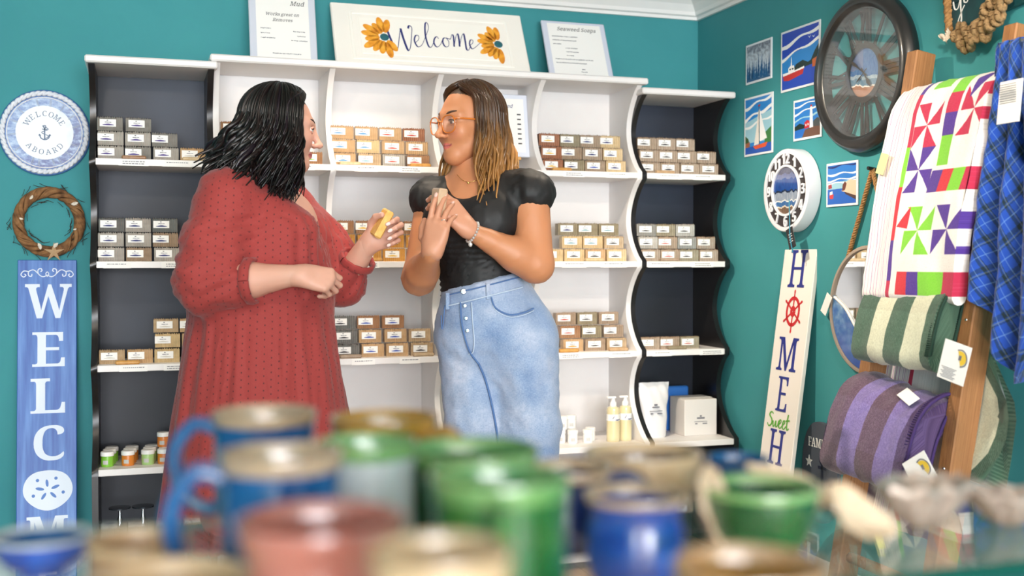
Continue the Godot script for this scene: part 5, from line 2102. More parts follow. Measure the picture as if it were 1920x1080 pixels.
func build_ladder():
	var t := thing("blanket_ladder", "wooden blanket ladder leaning on the right wall", "ladder", Vector3.ZERO)
	var wood := mat(Color.WHITE, 0.6)
	wood.albedo_texture = wood_tex(rgb(172, 122, 76), rgb(140, 94, 56), rgb(96, 60, 34), 15)
	var ang := atan(0.17)
	var bas := Basis(Vector3.BACK, -ang)
	for z in [1.445, 1.835]:
		var b := MB.new()
		b.bevel(Vector3(lean(0.885), 0.885, z), Vector3(0.068, 1.775, 0.048), 0.003, bas)
		part("rail", b, wood, t)
	for y in [1.6, 1.04, 0.74, 0.3]:
		var b := MB.new()
		b.tube([Vector3(lean(y), y, 1.46), Vector3(lean(y), y, 1.82)], 0.016, 12)
		part("rung", b, wood, t)
	var b := MB.new()
	b.tube([Vector3(lean(1.7) - 0.045, 1.705, 1.83), Vector3(lean(1.7) - 0.05, 1.705, 2.06)], 0.009, 12)
	b.tube([Vector3(lean(1.7) - 0.045, 1.705, 1.83), Vector3(lean(1.7) - 0.03, 1.705, 1.83)], 0.012, 12)
	part("steel_rod", b, M.steel, t)
	b = MB.new()
	for y in [0.5, 0.62, 1.0]:
		b.lathe([Vector2(0, 0), Vector2(0.004, 0), Vector2(0.003, 0.002), Vector2(0, 0.002)], 10, Transform3D(Basis(Vector3.BACK, PI / 2), Vector3(lean(y) - 0.0345, y, 1.835)))
	part("screw_heads", b, M.steel, t)
	# the quilt over the top rung
	var noise := FastNoiseLite.new()
	noise.seed = 3
	noise.frequency = 4.0
	var L := func(list: Array) -> Array:
		return curve(P(list), 5)
	var qline: Array = L.call([lean(0.45) + 0.03, 0.42, lean(1.2) + 0.035, 1.2, lean(1.6) + 0.03, 1.58, lean(1.6) - 0.003, 1.64, lean(1.57) - 0.05, 1.585, lean(1.4) - 0.066, 1.4, lean(1.2) - 0.075, 1.2, lean(1.05) - 0.07, 1.06])
	var qhalf := []
	for i in qline.size():
		qhalf.append(0.011 + 0.012 * clampf((i - 14.0) / 10.0, 0, 1))
	b = drape(qline, qhalf, 1.46, 1.84, func(u, s, p): return Vector3(noise.get_noise_3d(p.x, p.y * 0.8, p.z * 1.6) * 0.012, noise.get_noise_2d(p.z * 2.0, p.y) * 0.01, -0.05 * (1.0 - u) * smoothstep(1.0, 1.6, p.y) * 0.5 + (0.5 - u) * 0.01))
	# the patchwork runs down the front, from the rung to the hem
	for i in b.v.size():
		b.uv[i] = Vector2(b.uv[i].x, clampf((1.655 - b.v[i].y) / 0.62, 0.0, 0.999))
	var q := thing("patchwork_quilt", "white patchwork quilt with purple, red and green pinwheels on the ladder", "quilt")
	var qm := picture(quilt_image(), 0.9)
	cloth_rim(qm, 0.3)
	part("cloth", b, qm, q)
	b = MB.new()
	b.bevel(Vector3(lean(1.42) - 0.098, 1.43, 1.475), Vector3(0.002, 0.06, 0.036), 0.0005, Basis(Vector3.BACK, -0.17) * Basis(Vector3.RIGHT, 0.25))
	part("yellow_note", b, mat(rgb(244, 236, 150), 0.7), q)
	# the green and cream blanket
	var gline: Array = L.call([lean(0.6) + 0.045, 0.6, lean(0.8) + 0.05, 0.8, lean(1.03) + 0.04, 1.02, lean(1.04), 1.082, lean(1.03) - 0.055, 1.05, lean(0.97) - 0.075, 0.97, lean(0.9) - 0.08, 0.9])
	var ghalf := []
	for i in gline.size():
		ghalf.append(0.012 + 0.024 * smoothstep(12.0, 24.0, i))
	var dg := rgb(26, 64, 46)
	var cr := rgb(206, 208, 182)
	var be := rgb(168, 158, 134)
	var gim := stripes(240, 200, [dg, dg, cr, cr, dg, dg, cr, cr, dg], [cr, be, cr, cr, be], 4, 0.12)
	q = thing("green_blanket", "green and cream striped wool blanket folded over the middle rung", "blanket")
	b = drape(gline, ghalf, 1.475, 1.81, func(u, s, p): return Vector3(noise.get_noise_3d(p.x, p.y, p.z * 1.2) * 0.012, noise.get_noise_2d(p.z * 2.5, p.y + 4.0) * 0.008, 0.15 * smoothstep(0.98, 0.75, p.y) * smoothstep(1.99, 2.03, p.x)))
	part("cloth", b, wool(gim), q)
	part("stitched_edge", stitch_edge(gline.slice(13), ghalf.slice(13), 1.815, 1.0), mat(rgb(20, 52, 40), 0.9), q)
	b = MB.new()
	b.bevel(Vector3(lean(1.06) - 0.062, 1.068, 1.72), Vector3(0.002, 0.03, 0.075), 0.0005, Basis(Vector3.BACK, -0.9) * Basis(Vector3.RIGHT, 0.35))
	part("sewn_label", b, M.paper, q)
	hang_tag("white hang tag with yellow badge on the green blanket", Vector3(lean(0.93) - 0.125, 0.9, 1.915), -0.25)
	# the purple blanket
	var pline: Array = L.call([lean(0.42) + 0.04, 0.42, lean(0.6) + 0.045, 0.6, lean(0.74) + 0.04, 0.73, lean(0.77), 0.79, lean(0.77) - 0.06, 0.765, lean(0.7) - 0.09, 0.7, lean(0.58) - 0.1, 0.59])
	var phalf := []
	for i in pline.size():
		phalf.append(0.013 + 0.028 * smoothstep(12.0, 24.0, i))
	var pl := rgb(84, 58, 78)
	var lv := rgb(122, 106, 176)
	var pim := stripes(240, 200, [pl, pl, lv, lv, pl, pl, lv, lv, rgb(64, 42, 92)], [rgb(96, 70, 96), rgb(78, 54, 70), rgb(120, 100, 140), rgb(84, 56, 74)], 9, 0.16)
	q = thing("purple_blanket", "plum and lavender checked wool blanket folded over the lower rung", "blanket")
	b = drape(pline, phalf, 1.455, 1.81, func(u, s, p): return Vector3(noise.get_noise_3d(p.x, p.y + 3.0, p.z * 1.2) * 0.014, (u - 0.5) * -0.05 * smoothstep(0.6, 0.8, p.y) + noise.get_noise_2d(p.z * 2.5, p.y) * 0.01, 0.04 * (0.8 - p.y) * (u - 0.6)))
	part("cloth", b, wool(pim), q)
	part("stitched_edge", stitch_edge(pline.slice(13), phalf.slice(13), 1.815, 1.0), mat(rgb(58, 38, 92), 0.9), q)
	b = MB.new()
	b.bevel(Vector3(lean(0.77) - 0.082, 0.792, 1.72), Vector3(0.002, 0.034, 0.085), 0.0005, Basis(Vector3.BACK, -0.9) * Basis(Vector3.RIGHT, 0.35))
	part("sewn_label", b, M.paper, q)
	hang_tag("white hang tag with yellow badge on the purple blanket", Vector3(lean(0.63) - 0.15, 0.62, 1.895), 0.6)
	# blue tartan scarf on the steel rod
	q = thing("tartan_scarf", "blue tartan scarf hanging from the ladder's steel rod", "scarf")
	var sf := func(u, v):
		var y: float = 1.716 - v * (0.66 + 0.2 * smoothstep(0.1, 0.75, u) - 0.12 * smoothstep(0.8, 1.0, u))
		var wide: float = lerpf(0.075, 0.15, smoothstep(0.0, 0.7, v))
		var z: float = 1.885 + (u - 0.5) * 2.0 * wide * 0.82 + 0.07 * v
		var x: float = lean(1.7) - 0.055 - 0.09 * v + 0.026 * sin(u * 19.0 + v * 1.5) * (0.6 + 0.6 * v) + noise.get_noise_2d(u * 0.5, v * 0.7) * 0.012
		if v < 0.02:
			x = lean(1.7) - 0.05
		return Vector3(x, y, z)
	b = MB.new()
	b.sheet(60, 50, sf, 0.004)
	for i in b.uv.size():
		b.uv[i] *= Vector2(1.6, 2.2)
	part("cloth", b, wool(tartan(184, 184)), q)
	b = MB.new()
	b.bevel(Vector3(lean(1.5) - 0.115, 1.54, 1.975), Vector3(0.0025, 0.105, 0.075), 0.0006, Basis(Vector3.BACK, -0.1))
	var card := part("paper_sleeve", b, M.paper, q)
	b = MB.new()
	for i in 9:
		b.box(Vector3(lean(1.5) - 0.1172 + 0.003 * 0.1, 1.583 - i * 0.0056, 1.97), Vector3(0.0008, 0.0016, 0.055), Basis(Vector3.BACK, -0.1))
	part("lettering", b, M.grey_ink, card)

func hang_tag(label: String, at: Vector3, roll: float):
	var t := thing("hang_tag", label, "tag", at, "blanket hang tags")
	t.rotation.y = -PI / 2 + 0.25
	t.transform.basis = t.transform.basis * Basis(Vector3.BACK, roll)
	var b := MB.new()
	b.bevel(Vector3.ZERO, Vector3(0.078, 0.1, 0.0016), 0.0005)
	part("card", b, M.paper, t)
	b = MB.new()
	var arch := PackedVector2Array()
	for i in 13:
		var a := PI * i / 12
		arch.append(Vector2(cos(a), sin(a)) * 0.019)
	b.prism(arch, 0.0008, Transform3D(Basis(Vector3.BACK, -1.2), Vector3(0.012, 0.014, 0.0008)))
	part("badge", b, mat(rgb(226, 190, 60), 0.6), t)
	b = MB.new()
	b.ribbon(curve(P([-0.021, -0.001, -0.019, 0.012, -0.008, 0.02, 0.008, 0.02, 0.019, 0.012, 0.021, -0.001]), 4), 0.0014, Transform3D(Basis(Vector3.BACK, -1.2), Vector3(0.012, 0.014, 0.001)), 0.0008)
	b.box(Vector3(0.014, 0.016, 0.0018), Vector3(0.007, 0.012, 0.0008))
	for i in 8:
		b.box(Vector3(-0.01, -0.018 - i * 0.0036, 0.0012), Vector3(0.044 - (i % 3) * 0.008, 0.0012, 0.0006))
	part("lettering", b, M.grey_ink, t)

# ---------------------------------------------------------------- the two women
func lin(r: int, g: int, b: int) -> Color:
	return rgb(r, g, b).srgb_to_linear()

func front_z(mb: MB, x: float, y: float, from := 0) -> float:
	# how far a surface comes forward at (x, y)
	var best := -9.0
	for i in range(from, mb.v.size()):
		var p := mb.v[i]
		if absf(p.x - x) < 0.012 and absf(p.y - y) < 0.012 and p.z > best:
			best = p.z
	return best

func ball(b: MB, c: Vector3, r: Vector3, bas := Basis.IDENTITY, seg := 12, rings := 8, tint = null):
	var base := b.v.size()
	for j in rings + 1:
		var th := PI * j / rings
		for i in seg + 1:
			var a := TAU * i / seg
			var d := Vector3(sin(th) * sin(a), sin(th) * cos(a), cos(th))
			if tint != null:
				b.c = tint.call(th)
			b.vert(c + bas * (d * r))
	for j in rings:
		for i in seg:
			var a := base + j * (seg + 1) + i
			b.quad(a, a + 1, a + seg + 2, a + seg + 1)
	for j in rings + 1:
		b.weld(base + j * (seg + 1), base + j * (seg + 1) + seg)

func make_head(mb: MB, T: Transform3D, skin: Color, blush: Color, lip: Color, hair: Color, brow: Color, hairline: Callable, smile: float):
	var f := Field.new(Vector3(-0.1, -0.2, -0.13), Vector3(0.1, 0.14, 0.14), 0.0034)
	f.ell(Vector3(0, 0.032, -0.014), Vector3(0.075, 0.084, 0.095), 0.02)
	f.ell(Vector3(0, -0.025, 0.032), Vector3(0.063, 0.085, 0.058), 0.03)
	for s in [-1.0, 1.0]:
		f.cone(Vector3(s * 0.05, -0.055, 0.0), Vector3(s * 0.014, -0.094, 0.058), 0.022, 0.02, 0.03)
		f.ell(Vector3(s * 0.036, -0.026, 0.062), Vector3(0.026, 0.024, 0.02), 0.025)
		f.cone(Vector3(s * 0.012, 0.026, 0.082), Vector3(s * 0.046, 0.024, 0.066), 0.009, 0.009, 0.02)
		f.ell(Vector3(s * 0.031, 0.006, 0.092), Vector3(0.017, 0.01, 0.013), 0.01, Basis.IDENTITY, true)
		f.ell(Vector3(s * 0.077, -0.008, -0.008), Vector3(0.008, 0.03, 0.017), 0.006, Basis(Vector3.UP, s * 0.4))
		f.ell(Vector3(s * 0.084, -0.006, -0.004), Vector3(0.006, 0.018, 0.009), 0.005, Basis.IDENTITY, true)
	f.ell(Vector3(0, -0.1, 0.066), Vector3(0.02, 0.017, 0.018), 0.025)
	f.cone(Vector3(0, 0.02, 0.086), Vector3(0, -0.03, 0.111), 0.0075, 0.009, 0.014)
	f.ell(Vector3(0, -0.034, 0.114), Vector3(0.0105, 0.0092, 0.0115), 0.008)
	for s in [-1.0, 1.0]:
		f.ell(Vector3(s * 0.0115, -0.038, 0.1), Vector3(0.0075, 0.0065, 0.009), 0.006)
		f.ell(Vector3(s * 0.006, -0.0455, 0.102), Vector3(0.003, 0.003, 0.004), 0.003, Basis.IDENTITY, true)
		f.cone(Vector3(s * 0.003, -0.0625, 0.0905), Vector3(s * 0.021, -0.0645 + smile, 0.079), 0.0048, 0.0022, 0.006)
		f.cone(Vector3(0, -0.0712, 0.0885), Vector3(s * 0.018, -0.0672 + smile, 0.079), 0.0056, 0.0022, 0.006)
	f.cone(Vector3(0, -0.06, -0.03), Vector3(0, -0.19, -0.045), 0.05, 0.056, 0.02)
	var tint := func(p: Vector3) -> Color:
		if hairline.call(p):
			return hair
		var c := skin
		var ck := Vector2(absf(p.x) - 0.038, p.y + 0.03).length()
		if p.z > 0.03:
			c = c.lerp(blush, 0.55 * clampf(1.0 - ck / 0.03, 0, 1))
			var my := -0.0668 + smile * pow(absf(p.x) / 0.021, 2.0)
			if absf(p.x) < 0.022 and p.z > 0.074 and absf(p.y - my) < 0.0088 * (1.0 - 0.8 * pow(absf(p.x) / 0.022, 2.0)):
				c = lip if absf(p.y - my) > 0.0016 else lip * 0.45
		if p.y < -0.03 and p.z < -0.02:
			c = skin
		return c
	var first := mb.v.size()
	f.net(mb, T, tint)
	# eyes, lids, lashes, brows
	for s in [-1.0, 1.0]:
		var e := Vector3(s * 0.031, 0.0035, 0.0755)
		var look := Basis(Vector3.RIGHT, 0.12)
		ball(mb, T * e, Vector3.ONE * 0.0128, T.basis * look, 14, 14, func(th): return lin(18, 12, 10) if th < 0.22 else lin(74, 50, 34) if th < 0.5 else lin(226, 218, 212))
		var arc := func(dy: float, dz: float, lift: float) -> Array:
			var pts := []
			for i in 9:
				var u := i / 4.0 - 1.0
				pts.append(T * (e + Vector3(s * u * 0.0155, dy + lift * (1.0 - u * u) - 0.0012 * u * 0.5, dz - 0.0055 * u * u)))
			return pts
		mb.c = skin.lerp(blush, 0.35)
		mb.tube(arc.call(0.0035, 0.0105, 0.006), [0.002, 0.003, 0.0032, 0.0034, 0.0034, 0.0034, 0.0032, 0.003, 0.002], 8)
		mb.tube(arc.call(-0.0035, 0.0095, -0.0045), [0.002, 0.0026, 0.003, 0.003, 0.003, 0.003, 0.003, 0.0026, 0.002], 8)
		mb.c = lin(16, 12, 12)
		mb.tube(arc.call(0.001, 0.0135, 0.0052), [0.0008, 0.0014, 0.0017, 0.0018, 0.0018, 0.0019, 0.002, 0.002, 0.001], 6)
		mb.c = brow
		var bp := []
		for i in 9:
			var u := i / 8.0
			bp.append(T * Vector3(s * lerpf(0.013, 0.053, u), 0.0255 + 0.007 * sin(u * 2.3), lerpf(0.0905, 0.068, u * u * 0.4 + u * 0.6)))
		mb.tube(bp, [0.0036, 0.0046, 0.005, 0.005, 0.0046, 0.0042, 0.0036, 0.0028, 0.0014], 6)
	mb.c = Color.WHITE

func hand(mb: MB, wrist: Vector3, X: Vector3, Y: Vector3, left: bool, curls: Array, thumb: Array, skin: Color, nail: Color, size := 1.0, arm := Vector3.ZERO, wrist_r := 0.026):
	Y = Y.normalized()
	X = (X - Y * X.dot(Y)).normalized()
	var Z := Y.cross(X) if left else X.cross(Y)
	var at := func(x: float, y: float, z: float) -> Vector3:
		return wrist + (X * x + Y * y + Z * z) * size
	var bones := []
	var nails := []
	var root := [[0.027, 0.086], [0.008, 0.09], [-0.011, 0.086], [-0.028, 0.077]]
	var lens := [[0.041, 0.025, 0.02], [0.045, 0.028, 0.021], [0.042, 0.026, 0.021], [0.033, 0.02, 0.018]]
	var thick := [0.0088, 0.009, 0.0086, 0.0076]
	for i in 4:
		var p: Vector3 = at.call(root[i][0], root[i][1], -0.002)
		bones.append([at.call(root[i][0] * 0.5, 0.004, 0.0), p, 0.0135 * size, 0.0105 * size, 0.014])
		var th := 0.0
		var side: float = root[i][0] * 1.2
		for k in 3:
			th += deg_to_rad(curls[i][k])
			var d := (Y * cos(th) + Z * sin(th) + X * side * (1.0 if k == 0 else 0.0)).normalized()
			var q: Vector3 = p + d * lens[i][k] * size
			var r0: float = thick[i] * size * (1.0 - 0.1 * k)
			bones.append([p, q, r0, r0 * 0.9, 0.003 if k > 0 else 0.006])
			if k == 2:
				var back := (Z * cos(th) - Y * sin(th)) * -1.0
				nails.append([p.lerp(q, 0.85) + back * r0 * 0.72, d, back, thick[i] * size])
			p = q
	var tp: Vector3 = at.call(0.02, 0.022, 0.004)
	var tr := [0.0135, 0.0112, 0.0098, 0.0082]
	var tl := [0.04, 0.034, 0.026]
	for k in 3:
		var dv: Vector3 = thumb[k]
		var d := (X * dv.x + Y * dv.y + Z * dv.z).normalized()
		var q: Vector3 = tp + d * tl[k] * size
		bones.append([tp, q, tr[k] * size, tr[k + 1] * size, 0.012 if k == 0 else 0.004])
		if k == 2:
			var back := (X - d * X.dot(d)).normalized()
			nails.append([tp.lerp(q, 0.85) + back * tr[3] * size * 0.75, d, back, 0.0085 * size])
		tp = q
	if arm != Vector3.ZERO:
		bones.append([wrist - (wrist - arm).normalized() * 0.03, wrist + Y * 0.012, wrist_r, wrist_r * 0.86, 0.02])
	var lo := wrist
	var hi := wrist
	for q in bones:
		lo = lo.min(q[0]).min(q[1])
		hi = hi.max(q[0]).max(q[1])
	var f := Field.new(lo - Vector3.ONE * 0.04, hi + Vector3.ONE * 0.04, 0.0027)
	f.ell(at.call(0.002, 0.05, 0.003), Vector3(0.036, 0.046, 0.0135) * size, 0.012, Basis(X, Y, X.cross(Y)))
	f.ell(at.call(0.02, 0.035, 0.01), Vector3(0.016, 0.03, 0.013) * size, 0.012, Basis(X, Y, X.cross(Y)))
	for q in bones:
		f.cone(q[0], q[1], q[2], q[3], q[4])
	f.net(mb, Transform3D.IDENTITY, func(_p): return skin)
	for q in nails:
		mb.c = nail
		var d: Vector3 = q[1]
		var n: Vector3 = q[2]
		ball(mb, q[0], Vector3(q[3] * 0.62, q[3] * 0.95, q[3] * 0.3), Basis(d.cross(n), d, n), 10, 6)
	mb.c = Color.WHITE

func lock(mb: MB, T: Transform3D, az0: float, az1: float, th0: float, length: float, o: Dictionary, r: RandomNumberGenerator, c0: Color, c1: Color):
	# one strand: over the skull, then falling
	var c := Vector3(0, 0.032, -0.014)
	var grow: float = o.grow + r.randf_range(-0.004, 0.006)
	var R := Vector3(0.075, 0.084, 0.095) + Vector3.ONE * grow
	var pts := []
	var rad := []
	var ph := r.randf() * TAU
	var n := 22
	var last := Vector3.ZERO
	var out := Vector3.ZERO
	var shade := r.randf_range(0.7, 1.25)
	var width: float = o.width * r.randf_range(0.7, 1.2)
	for k in n:
		var t := float(k) / (n - 1)
		var p: Vector3
		if t < 0.42:
			var th := lerpf(th0, deg_to_rad(100.0), t / 0.42)
			var az := lerpf(az0, az1, smoothstep(0.2, 1.3, th))
			p = c + Vector3(sin(th) * sin(az), cos(th), sin(th) * cos(az)) * R
			out = Vector3(sin(az), 0, cos(az))
			last = p
		else:
			var s := (t - 0.42) / 0.58
			var side := Vector3(-out.z, 0, out.x)
			var w: float = o.wave * smoothstep(0.0, 0.5, s)
			p = last + Vector3(0, -length * s, 0) + out * (o.flare * s * s - o.tuck * sin(s * PI)) + side * w * sin(s * o.freq + ph) + out * w * cos(s * o.freq + ph) + o.drift * s * s
		pts.append(T * p)
		rad.append(width * (0.75 + 0.5 * sin(minf(t * 2.2, 1.0) * PI * 0.5)) * (1.0 - 0.72 * pow(t, 3.0)))
	var from := mb.v.size()
	mb.tube(pts, rad, 6, true, 0.55)
	for i in range(from, mb.v.size()):
		var k := clampf(float(i - from) / (7.0 * n), 0, 1)
		var cc := c0.lerp(c1, smoothstep(o.dye0, o.dye1, k)) * shade
		mb.col[i] = Color(cc.r, cc.g, cc.b)

func shoes(parent: Node, spots: Array, m: Material):
	for q in spots:
		var b := MB.new()
		var f := Field.new(Vector3(-0.08, -0.01, -0.12), Vector3(0.08, 0.12, 0.18), 0.008)
		f.cone(Vector3(0, 0.035, -0.06), Vector3(0, 0.03, 0.1), 0.036, 0.036, 0.03)
		f.cone(Vector3(0, 0.05, -0.05), Vector3(0, 0.09, -0.055), 0.036, 0.034, 0.03)
		f.cut(Vector3.DOWN, Vector3.ZERO)
		f.net(b, Transform3D(Basis(Vector3.UP, q[1]), q[0]))
		part("shoe", b, m, parent)

func build_people():
	var skin_mat := vmat(0.48)
	skin_mat.subsurf_scatter_enabled = true
	skin_mat.subsurf_scatter_strength = 0.08
	var hair_mat := vmat(0.34)
	hair_mat.metallic_specular = 0.45
	red_woman(skin_mat, hair_mat)
	black_woman(skin_mat, hair_mat)

func turn_of() -> float:
	return deg_to_rad(-18.25)

func red_woman(skin_mat: Material, hair_mat: Material):
	var who := thing("person", "dark-haired woman in a dotted red dress holding a soap slice", "person", Vector3(0.332, 0, 0.835))
	who.rotation.y = turn_of()
	var skin := lin(206, 156, 136)
	var body := MB.new()
	var f := Field.new(Vector3(-0.32, -0.0, -0.3), Vector3(0.42, 1.5, 0.34), 0.012)
	f.cone(Vector3(0.035, 1.46, -0.01), Vector3(0.0, 1.34, 0.0), 0.058, 0.07, 0.04)
	f.cone(Vector3(0.01, 1.32, -0.1), Vector3(-0.03, 1.32, 0.1), 0.05, 0.05, 0.05)
	f.ell(Vector3(0.03, 1.24, 0.0), Vector3(0.14, 0.14, 0.14), 0.05)
	f.ell(Vector3(0.0, 0.98, 0.0), Vector3(0.17, 0.2, 0.15), 0.08)
	for s in [-1.0, 1.0]:
		f.cone(Vector3(0.0, 0.9, s * 0.09), Vector3(0.0, 0.48, s * 0.08), 0.1, 0.065, 0.05)
		f.cone(Vector3(0.0, 0.48, s * 0.08), Vector3(-0.02, 0.06, s * 0.08), 0.06, 0.036, 0.03)
	var el := Vector3(-0.1, 1.085, 0.175)
	var wr := Vector3(0.15, 1.113, 0.222)
	f.cone(Vector3(-0.07, 1.28, 0.11), el, 0.05, 0.05, 0.04)
	f.cone(el, Vector3(0.01, 1.097, 0.197), 0.05, 0.05, 0.03)
	f.cone(Vector3(0.01, 1.097, 0.197), wr, 0.05, 0.029, 0.02)
	var el2 := Vector3(0.22, 1.075, -0.13)
	var wr2 := Vector3(0.306, 1.204, -0.055)
	f.cone(Vector3(0.04, 1.28, -0.12), el2, 0.05, 0.046, 0.04)
	f.cone(el2, wr2, 0.048, 0.03, 0.03)
	f.net(body, Transform3D.IDENTITY, func(_p): return skin)
	body.smooth(2)
	var nail := lin(240, 206, 200)
	hand(body, wr, Vector3(0.15, 0.85, -0.5), Vector3(0.95, -0.18, -0.15), false, [[48, 55, 35], [52, 60, 35], [56, 62, 38], [60, 62, 40]], [Vector3(0.5, 0.8, 0.5), Vector3(0.1, 0.9, 0.5), Vector3(-0.2, 0.9, 0.5)], skin, nail, 1.0, el, 0.03)
	hand(body, wr2, Vector3(-0.45, 0.85, 0.1), Vector3(0.85, 0.38, 0.2), true, [[30, 75, 55], [35, 80, 50], [42, 80, 50], [50, 78, 50]], [Vector3(0.75, 0.55, 0.35), Vector3(0.35, 0.8, 0.5), Vector3(-0.1, 0.9, 0.45)], skin, nail, 1.0, el2, 0.031)
	var T := Transform3D(Basis(Vector3.UP, deg_to_rad(108.0)) * Basis(Vector3.RIGHT, 0.1), Vector3(0.06, 1.54, -0.01))
	var hl := func(p: Vector3) -> bool:
		return p.y > 0.078 - 0.1 * maxf(0.0, 0.06 - p.z) or (p.z < 0.035 and p.y > -0.06) or (p.z < -0.02 and p.y > -0.1)
	make_head(body, T, skin, lin(222, 142, 126), lin(196, 106, 104), lin(26, 20, 20), lin(34, 26, 24), hl, 0.001)
	part("body", body, skin_mat, who)
	# hair, black and wavy to the shoulders
	var hair := MB.new()
	var r := RandomNumberGenerator.new()
	r.seed = 77
	var o := {"grow": 0.012, "width": 0.0074, "wave": 0.014, "freq": 9.5, "flare": 0.035, "tuck": -0.012, "drift": Vector3.ZERO, "dye0": 2.0, "dye1": 3.0}
	for i in 480:
		var az := r.randf_range(-PI, PI)
		var th0 := deg_to_rad(r.randf_range(4.0, 26.0))
		var front := absf(az) < deg_to_rad(62.0)
		var az1 := az
		if front:
			az1 = signf(az) * deg_to_rad(r.randf_range(58.0, 84.0))
		if i % 6 == 0 and absf(az) > 1.2:
			th0 = deg_to_rad(r.randf_range(30.0, 70.0))
		o.drift = T.basis.inverse() * Vector3(r.randf_range(-0.03, 0.015), 0, 0.01)
		var length := r.randf_range(0.165, 0.225)
		if absf(az1) < 1.75:
			length += 0.025
		if absf(az1) > 2.4:
			length -= 0.04
		o.flare = r.randf_range(0.0, 0.05)
		if absf(az1) > 2.0:
			o.flare = r.randf_range(0.03, 0.085)
		o.freq = r.randf_range(6.0, 12.0)
		lock(hair, T, az, az1, th0, length, o, r, lin(22, 18, 19), lin(22, 18, 19))
	part("hair", hair, hair_mat, who)
	# the dress
	var d := MB.new()
	f = Field.new(Vector3(-0.38, 0.3, -0.36), Vector3(0.36, 1.46, 0.36), 0.0105)
	f.cone(Vector3(0.01, 1.335, -0.13), Vector3(-0.06, 1.335, 0.13), 0.068, 0.07, 0.05)
	f.ell(Vector3(-0.04, 1.28, 0.0), Vector3(0.16, 0.12, 0.15), 0.06)
	f.ell(Vector3(0.075, 1.235, 0.075), Vector3(0.1, 0.09, 0.085), 0.05)
	f.ell(Vector3(0.085, 1.235, -0.06), Vector3(0.1, 0.09, 0.085), 0.05)
	f.ell(Vector3(0.0, 1.1, 0.0), Vector3(0.2, 0.17, 0.185), 0.08)
	f.cone(Vector3(0.0, 1.04, 0.0), Vector3(-0.003, 0.36, 0.0), 0.205, 0.305, 0.06, false, Vector3(1, 1, 1.12))
	f.cone(Vector3(-0.07, 1.325, 0.11), Vector3(-0.095, 1.2, 0.15), 0.083, 0.094, 0.05)
	f.cone(Vector3(-0.095, 1.2, 0.15), Vector3(-0.105, 1.1, 0.17), 0.094, 0.096, 0.03)
	f.cone(Vector3(-0.105, 1.095, 0.17), Vector3(-0.04, 1.092, 0.19), 0.096, 0.066, 0.03)
	f.cone(Vector3(0.05, 1.32, -0.13), Vector3(0.16, 1.18, -0.15), 0.08, 0.085, 0.05)
	f.cone(Vector3(0.15, 1.18, -0.15), Vector3(0.214, 1.085, -0.13), 0.085, 0.075, 0.03)
	f.cone(Vector3(0.214, 1.085, -0.13), Vector3(0.24, 1.118, -0.108), 0.075, 0.058, 0.02)
	f.cone(Vector3(0.125, 1.29, 0.045), Vector3(0.055, 1.45, 0.02), 0.01, 0.062, 0.008, true)
	f.cut(Vector3.DOWN, Vector3(0, 0.34, 0))
	f.net(d)
	d.smooth(1)
	var nz := FastNoiseLite.new()
	nz.seed = 8
	nz.frequency = 1.0
	d.push(func(p: Vector3, n: Vector3):
		var a := atan2(p.z, p.x)
		var out := 0.0
		var skirt := smoothstep(1.06, 0.9, p.y)
		out += skirt * (0.007 * sin(a * 13.0 + 3.5 * nz.get_noise_2d(a * 2.0, p.y * 1.5)) * (0.5 + nz.get_noise_2d(a * 2.5, 9.0)) * smoothstep(1.1, 0.7, p.y) + 0.014 * nz.get_noise_3d(a * 4.0, p.y * 1.1, 2.0))
		out += (1.0 - skirt) * 0.008 * nz.get_noise_3d(p.x * 9.0 + p.y * 5.0, p.y * 16.0, p.z * 9.0)
		if p.z > 0.1 and p.x < 0.05 and p.y > 1.0 and p.y < 1.28:
			out += 0.012 * nz.get_noise_2d(p.x * 5.0 + p.y * 9.0, p.y * 17.0 - p.x * 9.0)
		if p.x > 0.1 and p.y > 1.05 and p.y < 1.28:
			out += 0.004 * sin(p.z * 210.0)
		return out)
	var dots := Image.create(64, 64, false, Image.FORMAT_RGB8)
	var rn := RandomNumberGenerator.new()
	rn.seed = 2
	for y in 64:
		for x in 64:
			var c := rgb(154, 54, 50).lerp(rgb(142, 47, 45), rn.randf())
			for q in [[16, 12], [48, 28], [16, 44], [48, 60]]:
				var dx: float = absf(x - q[0])
				var dy: float = minf(absf(y - q[1]), absf(y - q[1] + 64))
				if dx < 2.6 and dy < 3.6:
					c = rgb(84, 26, 28)
			dots.set_pixel(x, y, c)
	var dm := tri_mat(ImageTexture.create_from_image(dots), 25.0, 0.8, false)
	dm.uv1_triplanar_sharpness = 6.0
	cloth_rim(dm, 0.25)
	part("dress", d, dm, who)
	for q in [[Vector3(0.017, 1.096, 0.199), Vector3(0.95, 0.07, 0.16), 0.059, 0.008], [Vector3(0.27, 1.152, -0.085), Vector3(0.45, 0.8, 0.45), 0.051, 0.007]]:
		var trim := MB.new()
		var ax: Vector3 = q[1].normalized()
		var u := ax.cross(Vector3.UP).normalized()
		var w := ax.cross(u)
		var ring := []
		for i in 25:
			ring.append(q[0] + (u * cos(TAU * i / 24) + w * sin(TAU * i / 24)) * q[2] * (1.0 + 0.03 * sin(i * 2.7)))
		trim.tube(ring, q[3], 8, false, 2.0, ax)
		part("cuff", trim, dm, who)
	var nk := MB.new()
	nk.tube(curve([Vector3(0.03, 1.4, 0.065), Vector3(0.075, 1.36, 0.07), Vector3(0.105, 1.335, 0.05), Vector3(0.12, 1.35, 0.0)], 6), 0.0012, 5)
	ball(nk, Vector3(0.1, 1.33, 0.062), Vector3(0.008, 0.012, 0.003))
	part("necklace", nk, M.steel, who)
